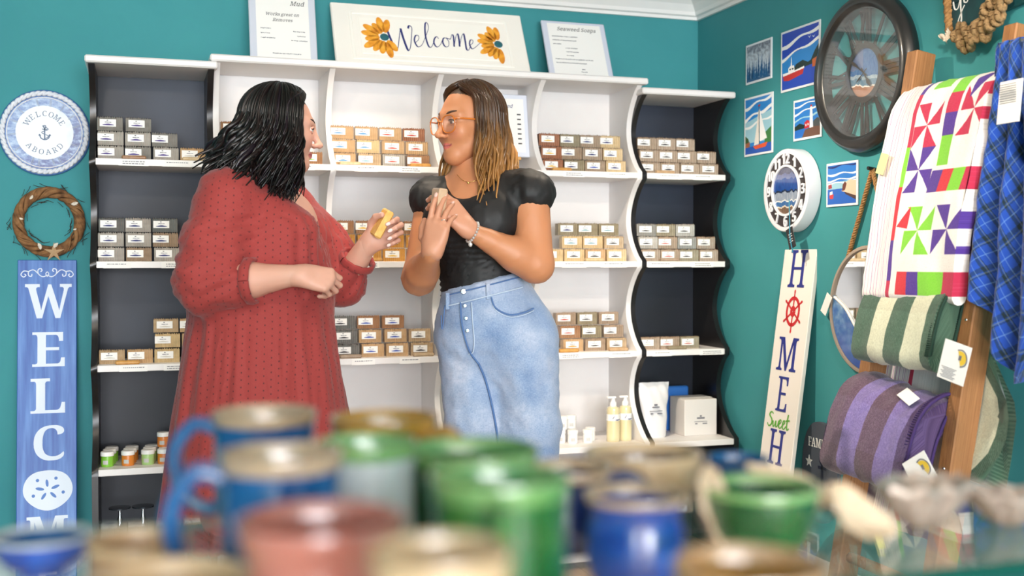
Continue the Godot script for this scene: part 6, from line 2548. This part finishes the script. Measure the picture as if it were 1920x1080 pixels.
	shoes(who, [[Vector3(0.0, 0.0, 0.08), PI / 2], [Vector3(0.0, 0.0, -0.08), PI / 2]], mat(rgb(40, 36, 36), 0.5))
	# the slice of soap in her far hand
	var b := MB.new()
	b.bevel(Vector3.ZERO, Vector3(0.024, 0.088, 0.05), 0.005)
	var s := single("held_soap_slice", b, tri_mat(noise_tex(0.03, [rgb(226, 168, 84), rgb(240, 196, 120)], 128, 3, 5), 10.0, 0.5, false), "unwrapped amber soap slice in the dark-haired woman's hand", "soap")
	s.transform = who.transform * Transform3D(Basis(Vector3.BACK, -0.5) * Basis(Vector3.UP, 0.5), Vector3(0.355, 1.262, -0.005))

func black_woman(skin_mat: Material, hair_mat: Material):
	var who := thing("person", "woman in black blouse, jeans and amber glasses holding a soap bar", "person", Vector3(1.019, 0, 0.956))
	who.rotation.y = turn_of()
	var skin := lin(196, 132, 92)
	var body := MB.new()
	var f := Field.new(Vector3(-0.34, 0.0, -0.22), Vector3(0.28, 1.5, 0.34), 0.011)
	f.cone(Vector3(-0.085, 1.47, -0.01), Vector3(-0.055, 1.37, -0.005), 0.05, 0.058, 0.04)
	f.cone(Vector3(-0.19, 1.355, -0.045), Vector3(0.085, 1.36, 0.06), 0.05, 0.052, 0.06)
	f.ell(Vector3(-0.055, 1.3, 0.015), Vector3(0.145, 0.1, 0.1), 0.05, Basis(Vector3.UP, deg_to_rad(-24)))
	f.cone(Vector3(-0.05, 1.22, 0.005), Vector3(-0.02, 0.98, 0.0), 0.09, 0.1, 0.05, false, Vector3(1, 1, 1.2))
	for s in [-1.0, 1.0]:
		var hx: float = -0.065 if s < 0 else 0.085
		f.cone(Vector3(hx, 0.92, 0.02 * s), Vector3(hx + 0.01, 0.5, 0.02 * s), 0.09, 0.06, 0.05)
		f.cone(Vector3(hx + 0.01, 0.5, 0.02 * s), Vector3(hx, 0.07, 0.0), 0.055, 0.036, 0.03)
	var ea := Vector3(0.118, 1.14, 0.12)
	var wa := Vector3(-0.074, 1.238, 0.205)
	f.cone(Vector3(0.1, 1.35, 0.07), ea, 0.06, 0.052, 0.03)
	f.cone(ea, ea.lerp(wa, 0.3), 0.054, 0.05, 0.02)
	f.cone(ea.lerp(wa, 0.3), wa, 0.05, 0.025, 0.02)
	var eb := Vector3(-0.23, 1.1, 0.05)
	var wb := Vector3(-0.176, 1.17, 0.262)
	f.cone(Vector3(-0.195, 1.34, -0.04), eb, 0.052, 0.05, 0.03)
	f.cone(eb, eb.lerp(wb, 0.3), 0.051, 0.048, 0.02)
	f.cone(eb.lerp(wb, 0.3), wb, 0.048, 0.026, 0.02)
	f.net(body, Transform3D.IDENTITY, func(_p): return skin)
	body.smooth(2)
	var pink := lin(200, 142, 112)
	var nail := lin(232, 184, 172)
	hand(body, wb, Vector3(-0.9, 0.2, -0.35), Vector3(0.2, 0.97, 0.0), false, [[4, 8, 5], [12, 14, 10], [22, 20, 14], [30, 26, 16]], [Vector3(0.8, 0.5, 0.45), Vector3(0.4, 0.8, 0.45), Vector3(0.1, 0.9, 0.4)], pink, nail, 0.98, eb, 0.027)
	hand(body, wa, Vector3(0.5, 0.55, -0.6), Vector3(-0.62, 0.72, 0.15), true, [[22, 45, 25], [26, 42, 25], [34, 42, 26], [50, 50, 35]], [Vector3(0.6, 0.7, 0.6), Vector3(0.1, 0.8, 0.7), Vector3(-0.2, 0.8, 0.7)], pink, nail, 0.98, ea, 0.026)
	var T := Transform3D(Basis(Vector3.UP, deg_to_rad(-52.0)) * Basis(Vector3.RIGHT, 0.07), Vector3(-0.083, 1.566, 0.0))
	var hl := func(p: Vector3) -> bool:
		return p.y > 0.09 - 0.4 * maxf(0.0, 0.058 - p.z) or (p.z < 0.015 and p.y > -0.02) or (p.z < -0.03 and p.y > -0.1)
	make_head(body, T, skin, lin(208, 128, 104), lin(186, 96, 88), lin(66, 44, 30), lin(70, 46, 32), hl, 0.0035)
	part("body", body, skin_mat, who)
	# long brown hair with golden ends
	var hair := MB.new()
	var r := RandomNumberGenerator.new()
	r.seed = 21
	var o := {"grow": 0.01, "width": 0.0072, "wave": 0.013, "freq": 7.0, "flare": 0.02, "tuck": 0.0, "drift": Vector3.ZERO, "dye0": 0.3, "dye1": 1.0}
	for i in 400:
		var az := r.randf_range(-PI, PI)
		var th0 := deg_to_rad(r.randf_range(3.0, 20.0))
		var az1 := az
		if absf(az) < deg_to_rad(88.0):
			az1 = signf(az) * deg_to_rad(r.randf_range(66.0, 100.0))
		if i % 6 == 0 and absf(az) > 1.6:
			th0 = deg_to_rad(r.randf_range(30.0, 70.0))
		elif absf(az) < 1.1 and absf(az) > 0.1 and i % 2 == 0:
			th0 = deg_to_rad(r.randf_range(18.0, 24.0 + 22.0 * absf(az)))
		var length := r.randf_range(0.255, 0.315)
		o.flare = r.randf_range(-0.01, 0.045)
		o.drift = T.basis.inverse() * Vector3(r.randf_range(-0.02, 0.03), 0, r.randf_range(0.0, 0.05) if az1 > 0 else 0.02)
		if absf(az1) > 2.2:
			length *= 0.85
		o.dye0 = r.randf_range(0.2, 0.5)
		o.freq = r.randf_range(7.0, 11.0)
		lock(hair, T, az, az1, th0, length, o, r, lin(64, 43, 29), lin(172, 122, 68))
	part("hair", hair, hair_mat, who)
	# glasses
	var gl := thing_part(who, "glasses")
	var amber := mat(rgb(206, 112, 34), 0.15)
	coat(amber, 1.0, 0.03)
	for s in [-1.0, 1.0]:
		var ring := []
		var poly := PackedVector2Array()
		for i in 33:
			var a := TAU * i / 32
			var e := Vector2(signf(cos(a)) * pow(absf(cos(a)), 0.75) * 0.0275, signf(sin(a)) * pow(absf(sin(a)), 0.8) * 0.0255)
			if i < 32:
				poly.append(e)
			ring.append(T * (Vector3(s * 0.0365, -0.004, 0.1) + Basis(Vector3.UP, s * 0.14) * Vector3(e.x, e.y, 0)))
		var b := MB.new()
		b.tube(ring, 0.0022, 8, false)
		part("rim", b, amber, gl)
		b = MB.new()
		b.prism(poly, 0.001, T * Transform3D(Basis(Vector3.UP, s * 0.14), Vector3(s * 0.0365, -0.004, 0.0995)))
		part("lens", b, M.glass, gl)
		b = MB.new()
		b.tube(curve([T * Vector3(s * 0.063, 0.01, 0.096), T * Vector3(s * 0.074, 0.01, 0.08), T * Vector3(s * 0.08, 0.006, 0.03), T * Vector3(s * 0.082, 0.004, -0.005), T * Vector3(s * 0.08, -0.015, -0.025)], 5), 0.0026, 8)
		part("temple", b, amber, gl)
	var br := MB.new()
	br.tube(curve([T * Vector3(-0.0105, 0.003, 0.102), T * Vector3(0, 0.007, 0.108), T * Vector3(0.0105, 0.003, 0.102)], 5), 0.0021, 8)
	part("bridge", br, amber, gl)
	# blouse
	var d := MB.new()
	f = Field.new(Vector3(-0.32, 1.0, -0.22), Vector3(0.24, 1.47, 0.28), 0.0085)
	var rot := Basis(Vector3.UP, deg_to_rad(-24))
	f.ell(Vector3(-0.053, 1.3, 0.015), Vector3(0.168, 0.112, 0.118), 0.05, rot)
	f.ell(Vector3(-0.053, 1.26, 0.015) + rot * Vector3(0.065, 0, 0.075), Vector3(0.075, 0.07, 0.06), 0.05)
	f.ell(Vector3(-0.053, 1.26, 0.015) + rot * Vector3(-0.065, 0, 0.075), Vector3(0.075, 0.07, 0.06), 0.05)
	f.cone(Vector3(-0.05, 1.22, 0.01), Vector3(-0.042, 1.03, 0.005), 0.13, 0.122, 0.06, false, Vector3(1, 1, 1.15))
	f.cone(Vector3(-0.19, 1.36, -0.05), Vector3(0.085, 1.37, 0.06), 0.05, 0.055, 0.04)
	f.ell(Vector3(0.105, 1.352, 0.068), Vector3(0.074, 0.068, 0.08), 0.02)
	f.ell(Vector3(-0.207, 1.34, -0.035), Vector3(0.062, 0.066, 0.074), 0.02)
	f.ell(Vector3(-0.085, 1.425, 0.09), Vector3(0.085, 0.092, 0.13), 0.012, rot, true)
	f.cut(Vector3(0, -1, 0), Vector3(0, 1.02, 0))
	f.net(d)
	d.smooth(1)
	var nz := FastNoiseLite.new()
	nz.seed = 4
	nz.frequency = 1.0
	d.push(func(p: Vector3, n: Vector3):
		var out := 0.003 * nz.get_noise_3d(p.x * 22.0, p.y * 10.0, p.z * 22.0)
		if p.y < 1.22:
			out += 0.0032 * sin(p.y * 380.0 + 1.5 * nz.get_noise_2d(p.x * 20.0, p.z * 20.0)) + 0.002 * nz.get_noise_3d(p.x * 60.0, p.y * 60.0, p.z * 60.0)
		if p.x > 0.05 or p.x < -0.17:
			out += 0.006 * nz.get_noise_3d(p.x * 30.0, p.y * 12.0, p.z * 30.0)
		return out)
	var bm := mat(rgb(17, 16, 18), 0.6)
	part("blouse", d, bm, who)
	# jeans
	var j := MB.new()
	f = Field.new(Vector3(-0.3, 0.05, -0.24), Vector3(0.32, 1.16, 0.26), 0.0095)
	f.cone(Vector3(-0.04, 1.11, 0.005), Vector3(-0.022, 1.0, 0.005), 0.13, 0.152, 0.03, false, Vector3(1, 1, 1.15))
	f.ell(Vector3(-0.002, 0.93, 0.0), Vector3(0.176, 0.13, 0.14), 0.05)
	f.cone(Vector3(-0.078, 0.9, 0.005), Vector3(-0.07, 0.66, 0.03), 0.1, 0.085, 0.04)
	f.cone(Vector3(-0.07, 0.66, 0.03), Vector3(-0.06, 0.1, 0.01), 0.083, 0.082, 0.02)
	f.cone(Vector3(0.078, 0.9, 0.03), Vector3(0.1, 0.66, 0.04), 0.112, 0.092, 0.04)
	f.cone(Vector3(0.1, 0.66, 0.04), Vector3(0.105, 0.1, 0.02), 0.09, 0.086, 0.02)
	f.cut(Vector3(-0.25, 1, 0), Vector3(-0.04, 1.092, 0))
	f.cut(Vector3(0, -1, 0), Vector3(0, 0.07, 0))
	f.net(j)
	j.smooth(1)
	j.push(func(p: Vector3, n: Vector3):
		var out := 0.006 * nz.get_noise_3d(p.x * 9.0 + p.y * 4.0, p.y * 8.0, p.z * 9.0)
		if p.y < 0.9:
			out += 0.005 * nz.get_noise_3d(p.x * 16.0, p.y * 14.0 + p.x * 12.0, p.z * 10.0)
		return out)
	var jm := tri_mat(noise_tex(0.006, [rgb(80, 110, 154), rgb(130, 153, 188), rgb(178, 190, 212), rgb(216, 217, 228)], 512, 3, 17, 5), 2.4, 0.85, false)
	cloth_rim(jm, 0.3)
	var weave := noise_tex(0.16, [rgb(70, 104, 156), rgb(180, 192, 212)], 256, 3, 3, 2)
	jm.detail_enabled = true
	jm.detail_albedo = weave
	jm.detail_blend_mode = BaseMaterial3D.BLEND_MODE_MIX
	jm.detail_mask = noise_tex(0.3, [Color(0.2, 0.2, 0.2), Color(0.7, 0.7, 0.7)], 128, 3, 9, 2)
	jm.uv2_triplanar = true
	jm.uv2_scale = Vector3.ONE * 6.0
	jm.detail_uv_layer = BaseMaterial3D.DETAIL_UV_2
	part("jeans", j, jm, who)
	var dark := mat(rgb(84, 116, 166), 0.85)
	var pale := mat(rgb(186, 202, 222), 0.85)
	var on := func(x: float, y: float, lift := 0.002) -> Vector3:
		return Vector3(x, y, front_z(j, x, y) + lift)
	var seam := func(list: Array, rad: float, m: Material, called: String):
		var pts := []
		for p in curve(P(list), 6):
			pts.append(on.call(p.x, p.y, rad * 0.4))
		for k in 3:
			for i in range(1, pts.size() - 1):
				pts[i].z = (pts[i - 1].z + pts[i].z * 2 + pts[i + 1].z) / 4
		var b := MB.new()
		b.tube(pts, rad, 6)
		part(called, b, m, who)
	var bx := func(x: float) -> float:
		return 1.078 + (x + 0.04) * 0.25
	for q in [[-0.002, "waistband_seam"], [-0.034, "waistband_seam"]]:
		seam.call([-0.14, bx.call(-0.14) + q[0], -0.1, bx.call(-0.1) + q[0], -0.06, bx.call(-0.06) + q[0], 0.0, bx.call(0.0) + q[0], 0.06, bx.call(0.06) + q[0], 0.08, bx.call(0.08) + q[0]], 0.0022, pale if q[0] < -0.01 else dark, q[1])
	seam.call([-0.103, 1.03, -0.1, 0.98, -0.09, 0.93, -0.075, 0.885, -0.05, 0.85], 0.003, dark, "fly_seam")
	seam.call([-0.07, 1.03, -0.066, 0.97, -0.062, 0.92, -0.066, 0.885, -0.08, 0.878], 0.0018, pale, "fly_seam")
	seam.call([-0.05, 0.85, -0.03, 0.8, -0.01, 0.72, 0.006, 0.62, 0.01, 0.5], 0.0032, dark, "inner_leg_seam")
	seam.call([-0.012, 1.045, 0.0, 1.015, 0.04, 0.995, 0.08, 1.0, 0.112, 1.012], 0.0026, dark, "pocket_seam")
	seam.call([-0.012, 1.04, 0.0, 1.008, 0.04, 0.988, 0.08, 0.993, 0.112, 1.005], 0.0014, pale, "pocket_seam")
	seam.call([-0.162, 0.99, -0.158, 0.95, -0.15, 1.02], 0.002, dark, "pocket_seam")
	for x in [-0.142, -0.022]:
		var b := MB.new()
		var p: Vector3 = on.call(x, bx.call(x) - 0.02)
		b.bevel(p, Vector3(0.012, 0.05, 0.006), 0.002)
		part("belt_loop", b, jm, who)
	var b2 := MB.new()
	for k in 4:
		var y: float = 1.056 - k * 0.036 if k > 0 else 1.062
		var p: Vector3 = on.call(-0.094 + k * 0.004, y, 0.001)
		b2.lathe([Vector2(0, 0), Vector2(0.009 if k == 0 else 0.006, 0), Vector2(0.007 if k == 0 else 0.0045, 0.003), Vector2(0, 0.0034)], 14, Transform3D(Basis(Vector3.RIGHT, PI / 2), p))
	part("buttons", b2, M.steel, who)
	# jewellery
	var nk := MB.new()
	var bz := func(x: float, y: float) -> Vector3:
		return Vector3(x, y, front_z(body, x, y) + 0.0015)
	nk.tube(curve([bz.call(-0.115, 1.408), bz.call(-0.1, 1.392), bz.call(-0.08, 1.384), bz.call(-0.06, 1.388), bz.call(-0.04, 1.4)], 5), 0.0009, 5)
	ball(nk, bz.call(-0.08, 1.381) + Vector3(0, 0, 0.002), Vector3(0.0035, 0.0035, 0.002))
	part("necklace", nk, mat(rgb(222, 190, 120), 0.25, 1.0), who)
	var bl := MB.new()
	var ax := (wa - ea).normalized()
	var u := ax.cross(Vector3.UP).normalized()
	var w := ax.cross(u)
	for i in 20:
		var a := TAU * i / 20
		ball(bl, wa - ax * 0.012 + (u * cos(a) + w * sin(a)) * 0.0305, Vector3.ONE * 0.0042)
	ball(bl, wa + Vector3(0.004, -0.04, 0.012), Vector3(0.006, 0.007, 0.003))
	part("bracelet", bl, mat(rgb(226, 222, 220), 0.2, 0.6), who)
	var hy := Vector3(0.2, 0.97, 0.0).normalized()
	var hx := (Vector3(-0.9, 0.2, -0.35) - hy * Vector3(-0.9, 0.2, -0.35).dot(hy)).normalized()
	var fd := (hy * cos(0.38) + hx.cross(hy) * sin(0.38)).normalized()
	var ring_at := wb + (hx * -0.0115 + hy * 0.0845) * 0.98 + fd * 0.017
	var rg := MB.new()
	var band := []
	var n2 := fd.cross(hx).normalized()
	for i in 19:
		band.append(ring_at + (hx * cos(TAU * i / 18) + n2 * sin(TAU * i / 18)) * 0.0093)
	rg.tube(band, 0.0012, 6, false)
	ball(rg, ring_at + hx.cross(hy) * -0.0105, Vector3.ONE * 0.003)
	part("ring", rg, mat(rgb(226, 222, 216), 0.15, 1.0), who)
	shoes(who, [[Vector3(-0.06, 0.0, 0.02), -0.6], [Vector3(0.1, 0.0, 0.03), -0.2]], mat(rgb(230, 228, 224), 0.6))
	# wrapped soap bar she holds
	var s := thing("held_soap_bar", "wrapped tan soap bar held upright by the woman in glasses", "soap")
	s.transform = who.transform * Transform3D(Basis(Vector3.BACK, -0.12) * Basis(Vector3.UP, 0.55), Vector3(-0.16, 1.316, 0.222))
	var b := MB.new()
	b.bevel(Vector3.ZERO, Vector3(0.028, 0.082, 0.05), 0.004)
	part("bar", b, coat(tri_mat(noise_tex(0.03, [rgb(196, 160, 128), rgb(214, 182, 150)], 128, 3, 6), 10.0, 0.4, false), 0.8, 0.1), s)
	b = MB.new()
	b.box(Vector3(0.0145, 0.0, 0.0), Vector3(0.001, 0.05, 0.026))
	part("paper_label", b, M.paper, s)

func thing_part(parent: Node, called: String) -> Node3D:
	var o := Node3D.new()
	o.name = called
	parent.add_child(o, true)
	return o

# ---------------------------------------------------------------- glass table and pottery
const TABLE_Y := 0.89

func build_table():
	var t := thing("glass_table", "glass display table full of pottery in front", "table", Vector3.ZERO)
	var pts := [Vector2(-0.4, 3.03), Vector2(0.45, 3.03), Vector2(0.75, 3.215), Vector2(1.2, 3.215), Vector2(1.2, 3.42), Vector2(0.475, 3.42), Vector2(0.475, 3.85), Vector2(-0.4, 3.85)]
	var poly := PackedVector2Array()
	for p in pts:
		poly.append(Vector2(p.x, -p.y))
	var b := MB.new()
	b.prism(poly, 0.012, Transform3D(Basis(Vector3.RIGHT, -PI / 2), Vector3(0, TABLE_Y - 0.012, 0)))
	part("glass_top", b, glass_mat(0.1, Color(0.55, 0.75, 0.7)), t)
	var green := mat(rgb(12, 66, 56), 0.12)
	for i in pts.size():
		var p: Vector2 = pts[i]
		var q: Vector2 = pts[(i + 1) % pts.size()]
		b = MB.new()
		b.box(Vector3((p.x + q.x) / 2, TABLE_Y - 0.006, (p.y + q.y) / 2), Vector3(p.distance_to(q) + 0.004, 0.0125, 0.004), Basis(Vector3.UP, -atan2(q.y - p.y, q.x - p.x)))
		part("polished_edge", b, green, t)
	for q in [[-0.36, 3.07], [1.16, 3.26], [1.16, 3.38], [0.435, 3.8], [-0.36, 3.8]]:
		b = MB.new()
		b.lathe([Vector2(0, 0), Vector2(0.02, 0), Vector2(0.02, 0.006), Vector2(0.014, 0.01), Vector2(0.014, TABLE_Y - 0.018), Vector2(0.025, TABLE_Y - 0.016), Vector2(0.025, TABLE_Y - 0.012), Vector2(0, TABLE_Y - 0.012)], 16, Transform3D(Basis.IDENTITY, Vector3(q[0], 0, q[1])))
		part("leg", b, M.steel, t)

func glaze(cols: Array, sd: int, scale := 7.0) -> StandardMaterial3D:
	var m := tri_mat(noise_tex(0.02, cols, 128, 3, sd), scale, 0.25, true)
	return coat(m, 1.0, 0.04)

func mug(label: String, x: float, z: float, r: float, h: float, body: Material, rim: Material, inside: Material, turn: float, handle := true, shape := 0, called := "mug"):
	var t := thing(called, label, called.replace("_", " "), Vector3(x, TABLE_Y, z), "glazed pottery")
	t.rotation.y = turn
	var b := MB.new()
	var prof := [Vector2(0, 0), Vector2(r * 0.72, 0), Vector2(r * 0.78, 0.004), Vector2(r * 0.92, h * 0.2), Vector2(r * 0.96, h * 0.45), Vector2(r * 0.93, h * 0.75), Vector2(r * 0.96, h * 0.9)]
	if shape == 1:
		prof = [Vector2(0, 0), Vector2(r * 0.45, 0), Vector2(r * 0.48, 0.006), Vector2(r * 0.7, h * 0.22), Vector2(r * 0.9, h * 0.5), Vector2(r * 0.98, h * 0.8), Vector2(r * 0.985, h * 0.9)]
	elif shape == 2:
		prof = [Vector2(0, 0), Vector2(r * 0.8, 0), Vector2(r * 0.88, 0.004), Vector2(r * 0.96, h * 0.3), Vector2(r * 0.94, h * 0.62), Vector2(r * 0.84, h * 0.76), Vector2(r * 0.94, h * 0.86), Vector2(r * 0.98, h * 0.92)]
	b.lathe(prof, 48)
	part("body", b, body, t)
	b = MB.new()
	var e: Vector2 = prof[prof.size() - 1]
	b.lathe([e, Vector2(r, h * 0.97), Vector2(r * 0.985, h), Vector2(r * 0.94, h), Vector2(r * 0.9, h * 0.97), Vector2(r * 0.87, h * 0.88)], 48)
	part("rim", b, rim, t)
	b = MB.new()
	b.lathe([Vector2(r * 0.87, h * 0.88), Vector2(r * 0.84, h * 0.5), Vector2(r * 0.74 if shape != 1 else r * 0.5, 0.014), Vector2(0, 0.011)], 48)
	part("inside", b, inside, t)
	if handle:
		b = MB.new()
		var path := curve([Vector3(-r * 0.88, h * 0.84, 0), Vector3(-r * 1.35, h * 0.88, 0), Vector3(-r * 1.72, h * 0.66, 0), Vector3(-r * 1.62, h * 0.36, 0), Vector3(-r * 1.2, h * 0.2, 0), Vector3(-r * 0.9, h * 0.2, 0)], 5)
		b.tube(path, 0.0075, 10, true, 1.0)
		part("handle", b, body, t)

func oyster(label: String, called: String, at: Vector3, size: float, m: Material, inner: Material, bas: Basis, sd: int):
	var t := thing(called, label, "shell", at)
	t.basis = bas
	var n := FastNoiseLite.new()
	n.seed = sd
	n.frequency = 2.2
	var f := func(u, v):
		var a: float = u * TAU
		var wav: float = 1.0 + 0.09 * sin(a * 3.0 + sd) + 0.05 * sin(a * 9.0) * v + 0.1 * n.get_noise_2d(cos(a), sin(a))
		var rr: float = size * v * wav
		return Vector3(cos(a) * rr * 1.0, size * (0.34 * v * v + 0.02 * sin(a * 11.0) * v), sin(a) * rr * 0.68 * (1.0 - 0.18 * cos(a)))
	var b := MB.new()
	b.sheet(56, 12, f, size * 0.06)
	part("outer_shell", b, m, t)
	var g := func(u, v):
		var p: Vector3 = f.call(u, v * 0.86)
		return p + Vector3(0, size * 0.034, 0)
	b = MB.new()
	b.grid(48, 9, g)
	part("inner_face", b, inner, t)

func build_pottery():
	var blue := glaze([rgb(12, 50, 96), rgb(20, 76, 130), rgb(34, 94, 148)], 3)
	var blue_deep := glaze([rgb(14, 34, 92), rgb(24, 72, 164), rgb(50, 116, 200)], 5)
	var navy := glaze([rgb(16, 28, 66), rgb(28, 52, 110)], 6)
	var tan := glaze([rgb(132, 112, 92), rgb(178, 152, 122), rgb(120, 110, 112)], 8)
	var green := glaze([rgb(10, 62, 28), rgb(20, 88, 42), rgb(74, 122, 52)], 9)
	var lime := glaze([rgb(66, 122, 62), rgb(112, 150, 90), rgb(150, 164, 112)], 10)
	var pink := glaze([rgb(140, 78, 68), rgb(160, 96, 84), rgb(172, 112, 98)], 12)
	var amber := glaze([rgb(106, 92, 34), rgb(170, 122, 44), rgb(150, 128, 70)], 13)
	var grey := glaze([rgb(150, 160, 164), rgb(182, 190, 192), rgb(128, 138, 128)], 14)
	var cream := glaze([rgb(180, 150, 112), rgb(200, 174, 140)], 15)
	var brown := glaze([rgb(150, 100, 50), rgb(196, 160, 124), rgb(120, 84, 56)], 16)
	var left := deg_to_rad(-18.0)
	mug("blue mug with tan rim standing behind another blue mug", 0.11, 3.106, 0.05, 0.117, blue, tan, navy, left)
	mug("blue mug with tan rim in front of the other blue mug", 0.095, 3.376, 0.045, 0.122, blue, tan, navy, left + 0.15)
	mug("olive and amber glazed mug behind the grey cup", 0.222, 3.13, 0.0525, 0.11, amber, amber, brown, 2.4)
	mug("pale grey cup between the blue and green mugs", 0.167, 3.328, 0.04, 0.119, grey, lime, grey, 2.6, false)
	mug("green mug with lime rim behind the tall green mug", 0.261, 3.294, 0.059, 0.103, green, lime, green, 1.2, true, 0)
	mug("tall green mug with lime rim in front of the other green mug", 0.217, 3.516, 0.046, 0.123, green, lime, green, 1.3, true, 0)
	mug("dark navy mug behind the cobalt cup", 0.36, 3.26, 0.044, 0.075, navy, tan, navy, 2.7)
	mug("small cobalt blue cup with brown rim", 0.381, 3.366, 0.0425, 0.071, blue_deep, tan, blue_deep, 0.0, false, 2, "cup")
	mug("green glazed bowl with lime rim beside the shells", 0.504, 3.355, 0.051, 0.068, green, lime, green, 0.0, false, 1, "bowl")
	mug("pink terracotta pot with a wide rolled rim", 0.1, 3.535, 0.05, 0.108, pink, pink, pink, 0.0, false, 2, "pot")
	mug("brown and cream cup at the lower left", -0.005, 3.33, 0.0375, 0.055, brown, cream, brown, 2.0, false, 0, "cup")
	mug("low blue dish at the left edge", -0.081, 3.196, 0.04, 0.033, blue_deep, grey, blue, 0.0, false, 1, "dish")
	mug("cream bowl at the bottom edge below the brown cup", 0.015, 3.473, 0.05, 0.063, cream, cream, cream, 0.0, false, 1, "bowl")
	mug("cream and tan cup at the bottom centre before the green mug", 0.137, 3.675, 0.035, 0.12, brown, cream, tan, 0.0, false, 0, "cup")
	mug("olive brown cup at the bottom edge under the green bowl", 0.333, 3.63, 0.045, 0.085, amber, brown, amber, 0.0, false, 2, "cup")
	mug("wide shallow cream bowl behind the cobalt cup", 0.475, 3.178, 0.06, 0.07, cream, cream, tan, 0.0, false, 1, "bowl")
	mug("small slate blue bowl behind the green bowl", 0.577, 3.189, 0.032, 0.06, blue, blue, navy, 0.0, false, 1, "bowl")
	var chalk := tri_mat(noise_tex(0.03, [rgb(156, 126, 96), rgb(196, 170, 140), rgb(210, 188, 160)], 128, 4, 18), 10.0, 0.6, false)
	var pearl := coat(tri_mat(noise_tex(0.02, [rgb(190, 168, 142), rgb(212, 194, 170)], 128, 3, 19), 8.0, 0.3, false), 0.6, 0.1)
	oyster("large cream oyster shell leaning beside the green bowl", "oyster_shell", Vector3(0.608, TABLE_Y + 0.026, 3.34), 0.038, chalk, pearl, Basis(Vector3.BACK, -0.45) * Basis(Vector3.RIGHT, 0.75), 2)
	oyster("long cream oyster shell behind the green bowl's rim", "oyster_shell", Vector3(0.584, TABLE_Y + 0.034, 3.27), 0.046, chalk, pearl, Basis(Vector3.BACK, -0.3) * Basis(Vector3.RIGHT, 0.35), 4)
	oyster("slim cream oyster shell between cobalt cup and green bowl", "oyster_shell", Vector3(0.446, TABLE_Y + 0.046, 3.36), 0.045, chalk, pearl, Basis(Vector3.UP, 0.3) * Basis(Vector3.BACK, -1.1) * Basis(Vector3.RIGHT, 1.0), 7)
	var metal := tri_mat(noise_tex(0.03, [rgb(150, 132, 122), rgb(204, 186, 174), rgb(126, 108, 100)], 128, 3, 22), 9.0, 0.22, false)
	metal.metallic = 0.45
	oyster("silvery metal oyster dish at the right of the table", "oyster_dish", Vector3(0.725, TABLE_Y + 0.002, 3.29), 0.055, metal, metal, Basis(Vector3.UP, 0.3).scaled(Vector3(1, 2.2, 1)), 5)
	oyster("second silvery metal oyster dish nearer the right edge", "oyster_dish", Vector3(0.81, TABLE_Y + 0.002, 3.31), 0.045, metal, metal, Basis(Vector3.UP, -0.5).scaled(Vector3(1, 2.0, 1)), 9)
	# wire plate easel
	var t := thing("wire_easel", "thin dark wire plate easel among the shells", "easel", Vector3(0.7, TABLE_Y, 3.19))
	var b := MB.new()
	for s in [-1.0, 1.0]:
		b.tube(curve([Vector3(s * 0.025, 0.002, 0.03), Vector3(s * 0.022, 0.003, -0.02), Vector3(s * 0.012, 0.04, -0.012), Vector3(s * 0.004, 0.08, 0.0)], 5), 0.0016, 6)
	b.tube([Vector3(-0.0225, 0.003, -0.02), Vector3(0.0225, 0.003, -0.02)], 0.0016, 6)
	b.tube([Vector3(-0.004, 0.08, 0.0), Vector3(0.004, 0.08, 0.0)], 0.0016, 6)
	part("wire", b, M.iron, t)
	# painted buoy on the floor behind the table
	t = thing("wooden_buoy", "yellow and white striped wooden buoy behind the shells", "buoy", Vector3(1.31, 0.0, 2.16))
	var y := 0.0
	var stripes_at := [[0.0, 0.16, 0], [0.16, 0.3, 1], [0.3, 0.4, 0], [0.4, 0.47, 1], [0.47, 0.525, 0]]
	var yellow := mat(rgb(232, 190, 64), 0.5)
	for q in stripes_at:
		b = MB.new()
		var ra := 0.05 if q[0] < 0.38 else lerpf(0.05, 0.01, (q[0] - 0.38) / 0.145)
		var rb := 0.05 if q[1] < 0.38 else lerpf(0.05, 0.01, (q[1] - 0.38) / 0.145)
		b.lathe([Vector2(0, q[0]), Vector2(ra, q[0]), Vector2(rb, q[1]), Vector2(0, q[1])], 24)
		part("painted_band", b, yellow if q[2] == 0 else M.paper, t)
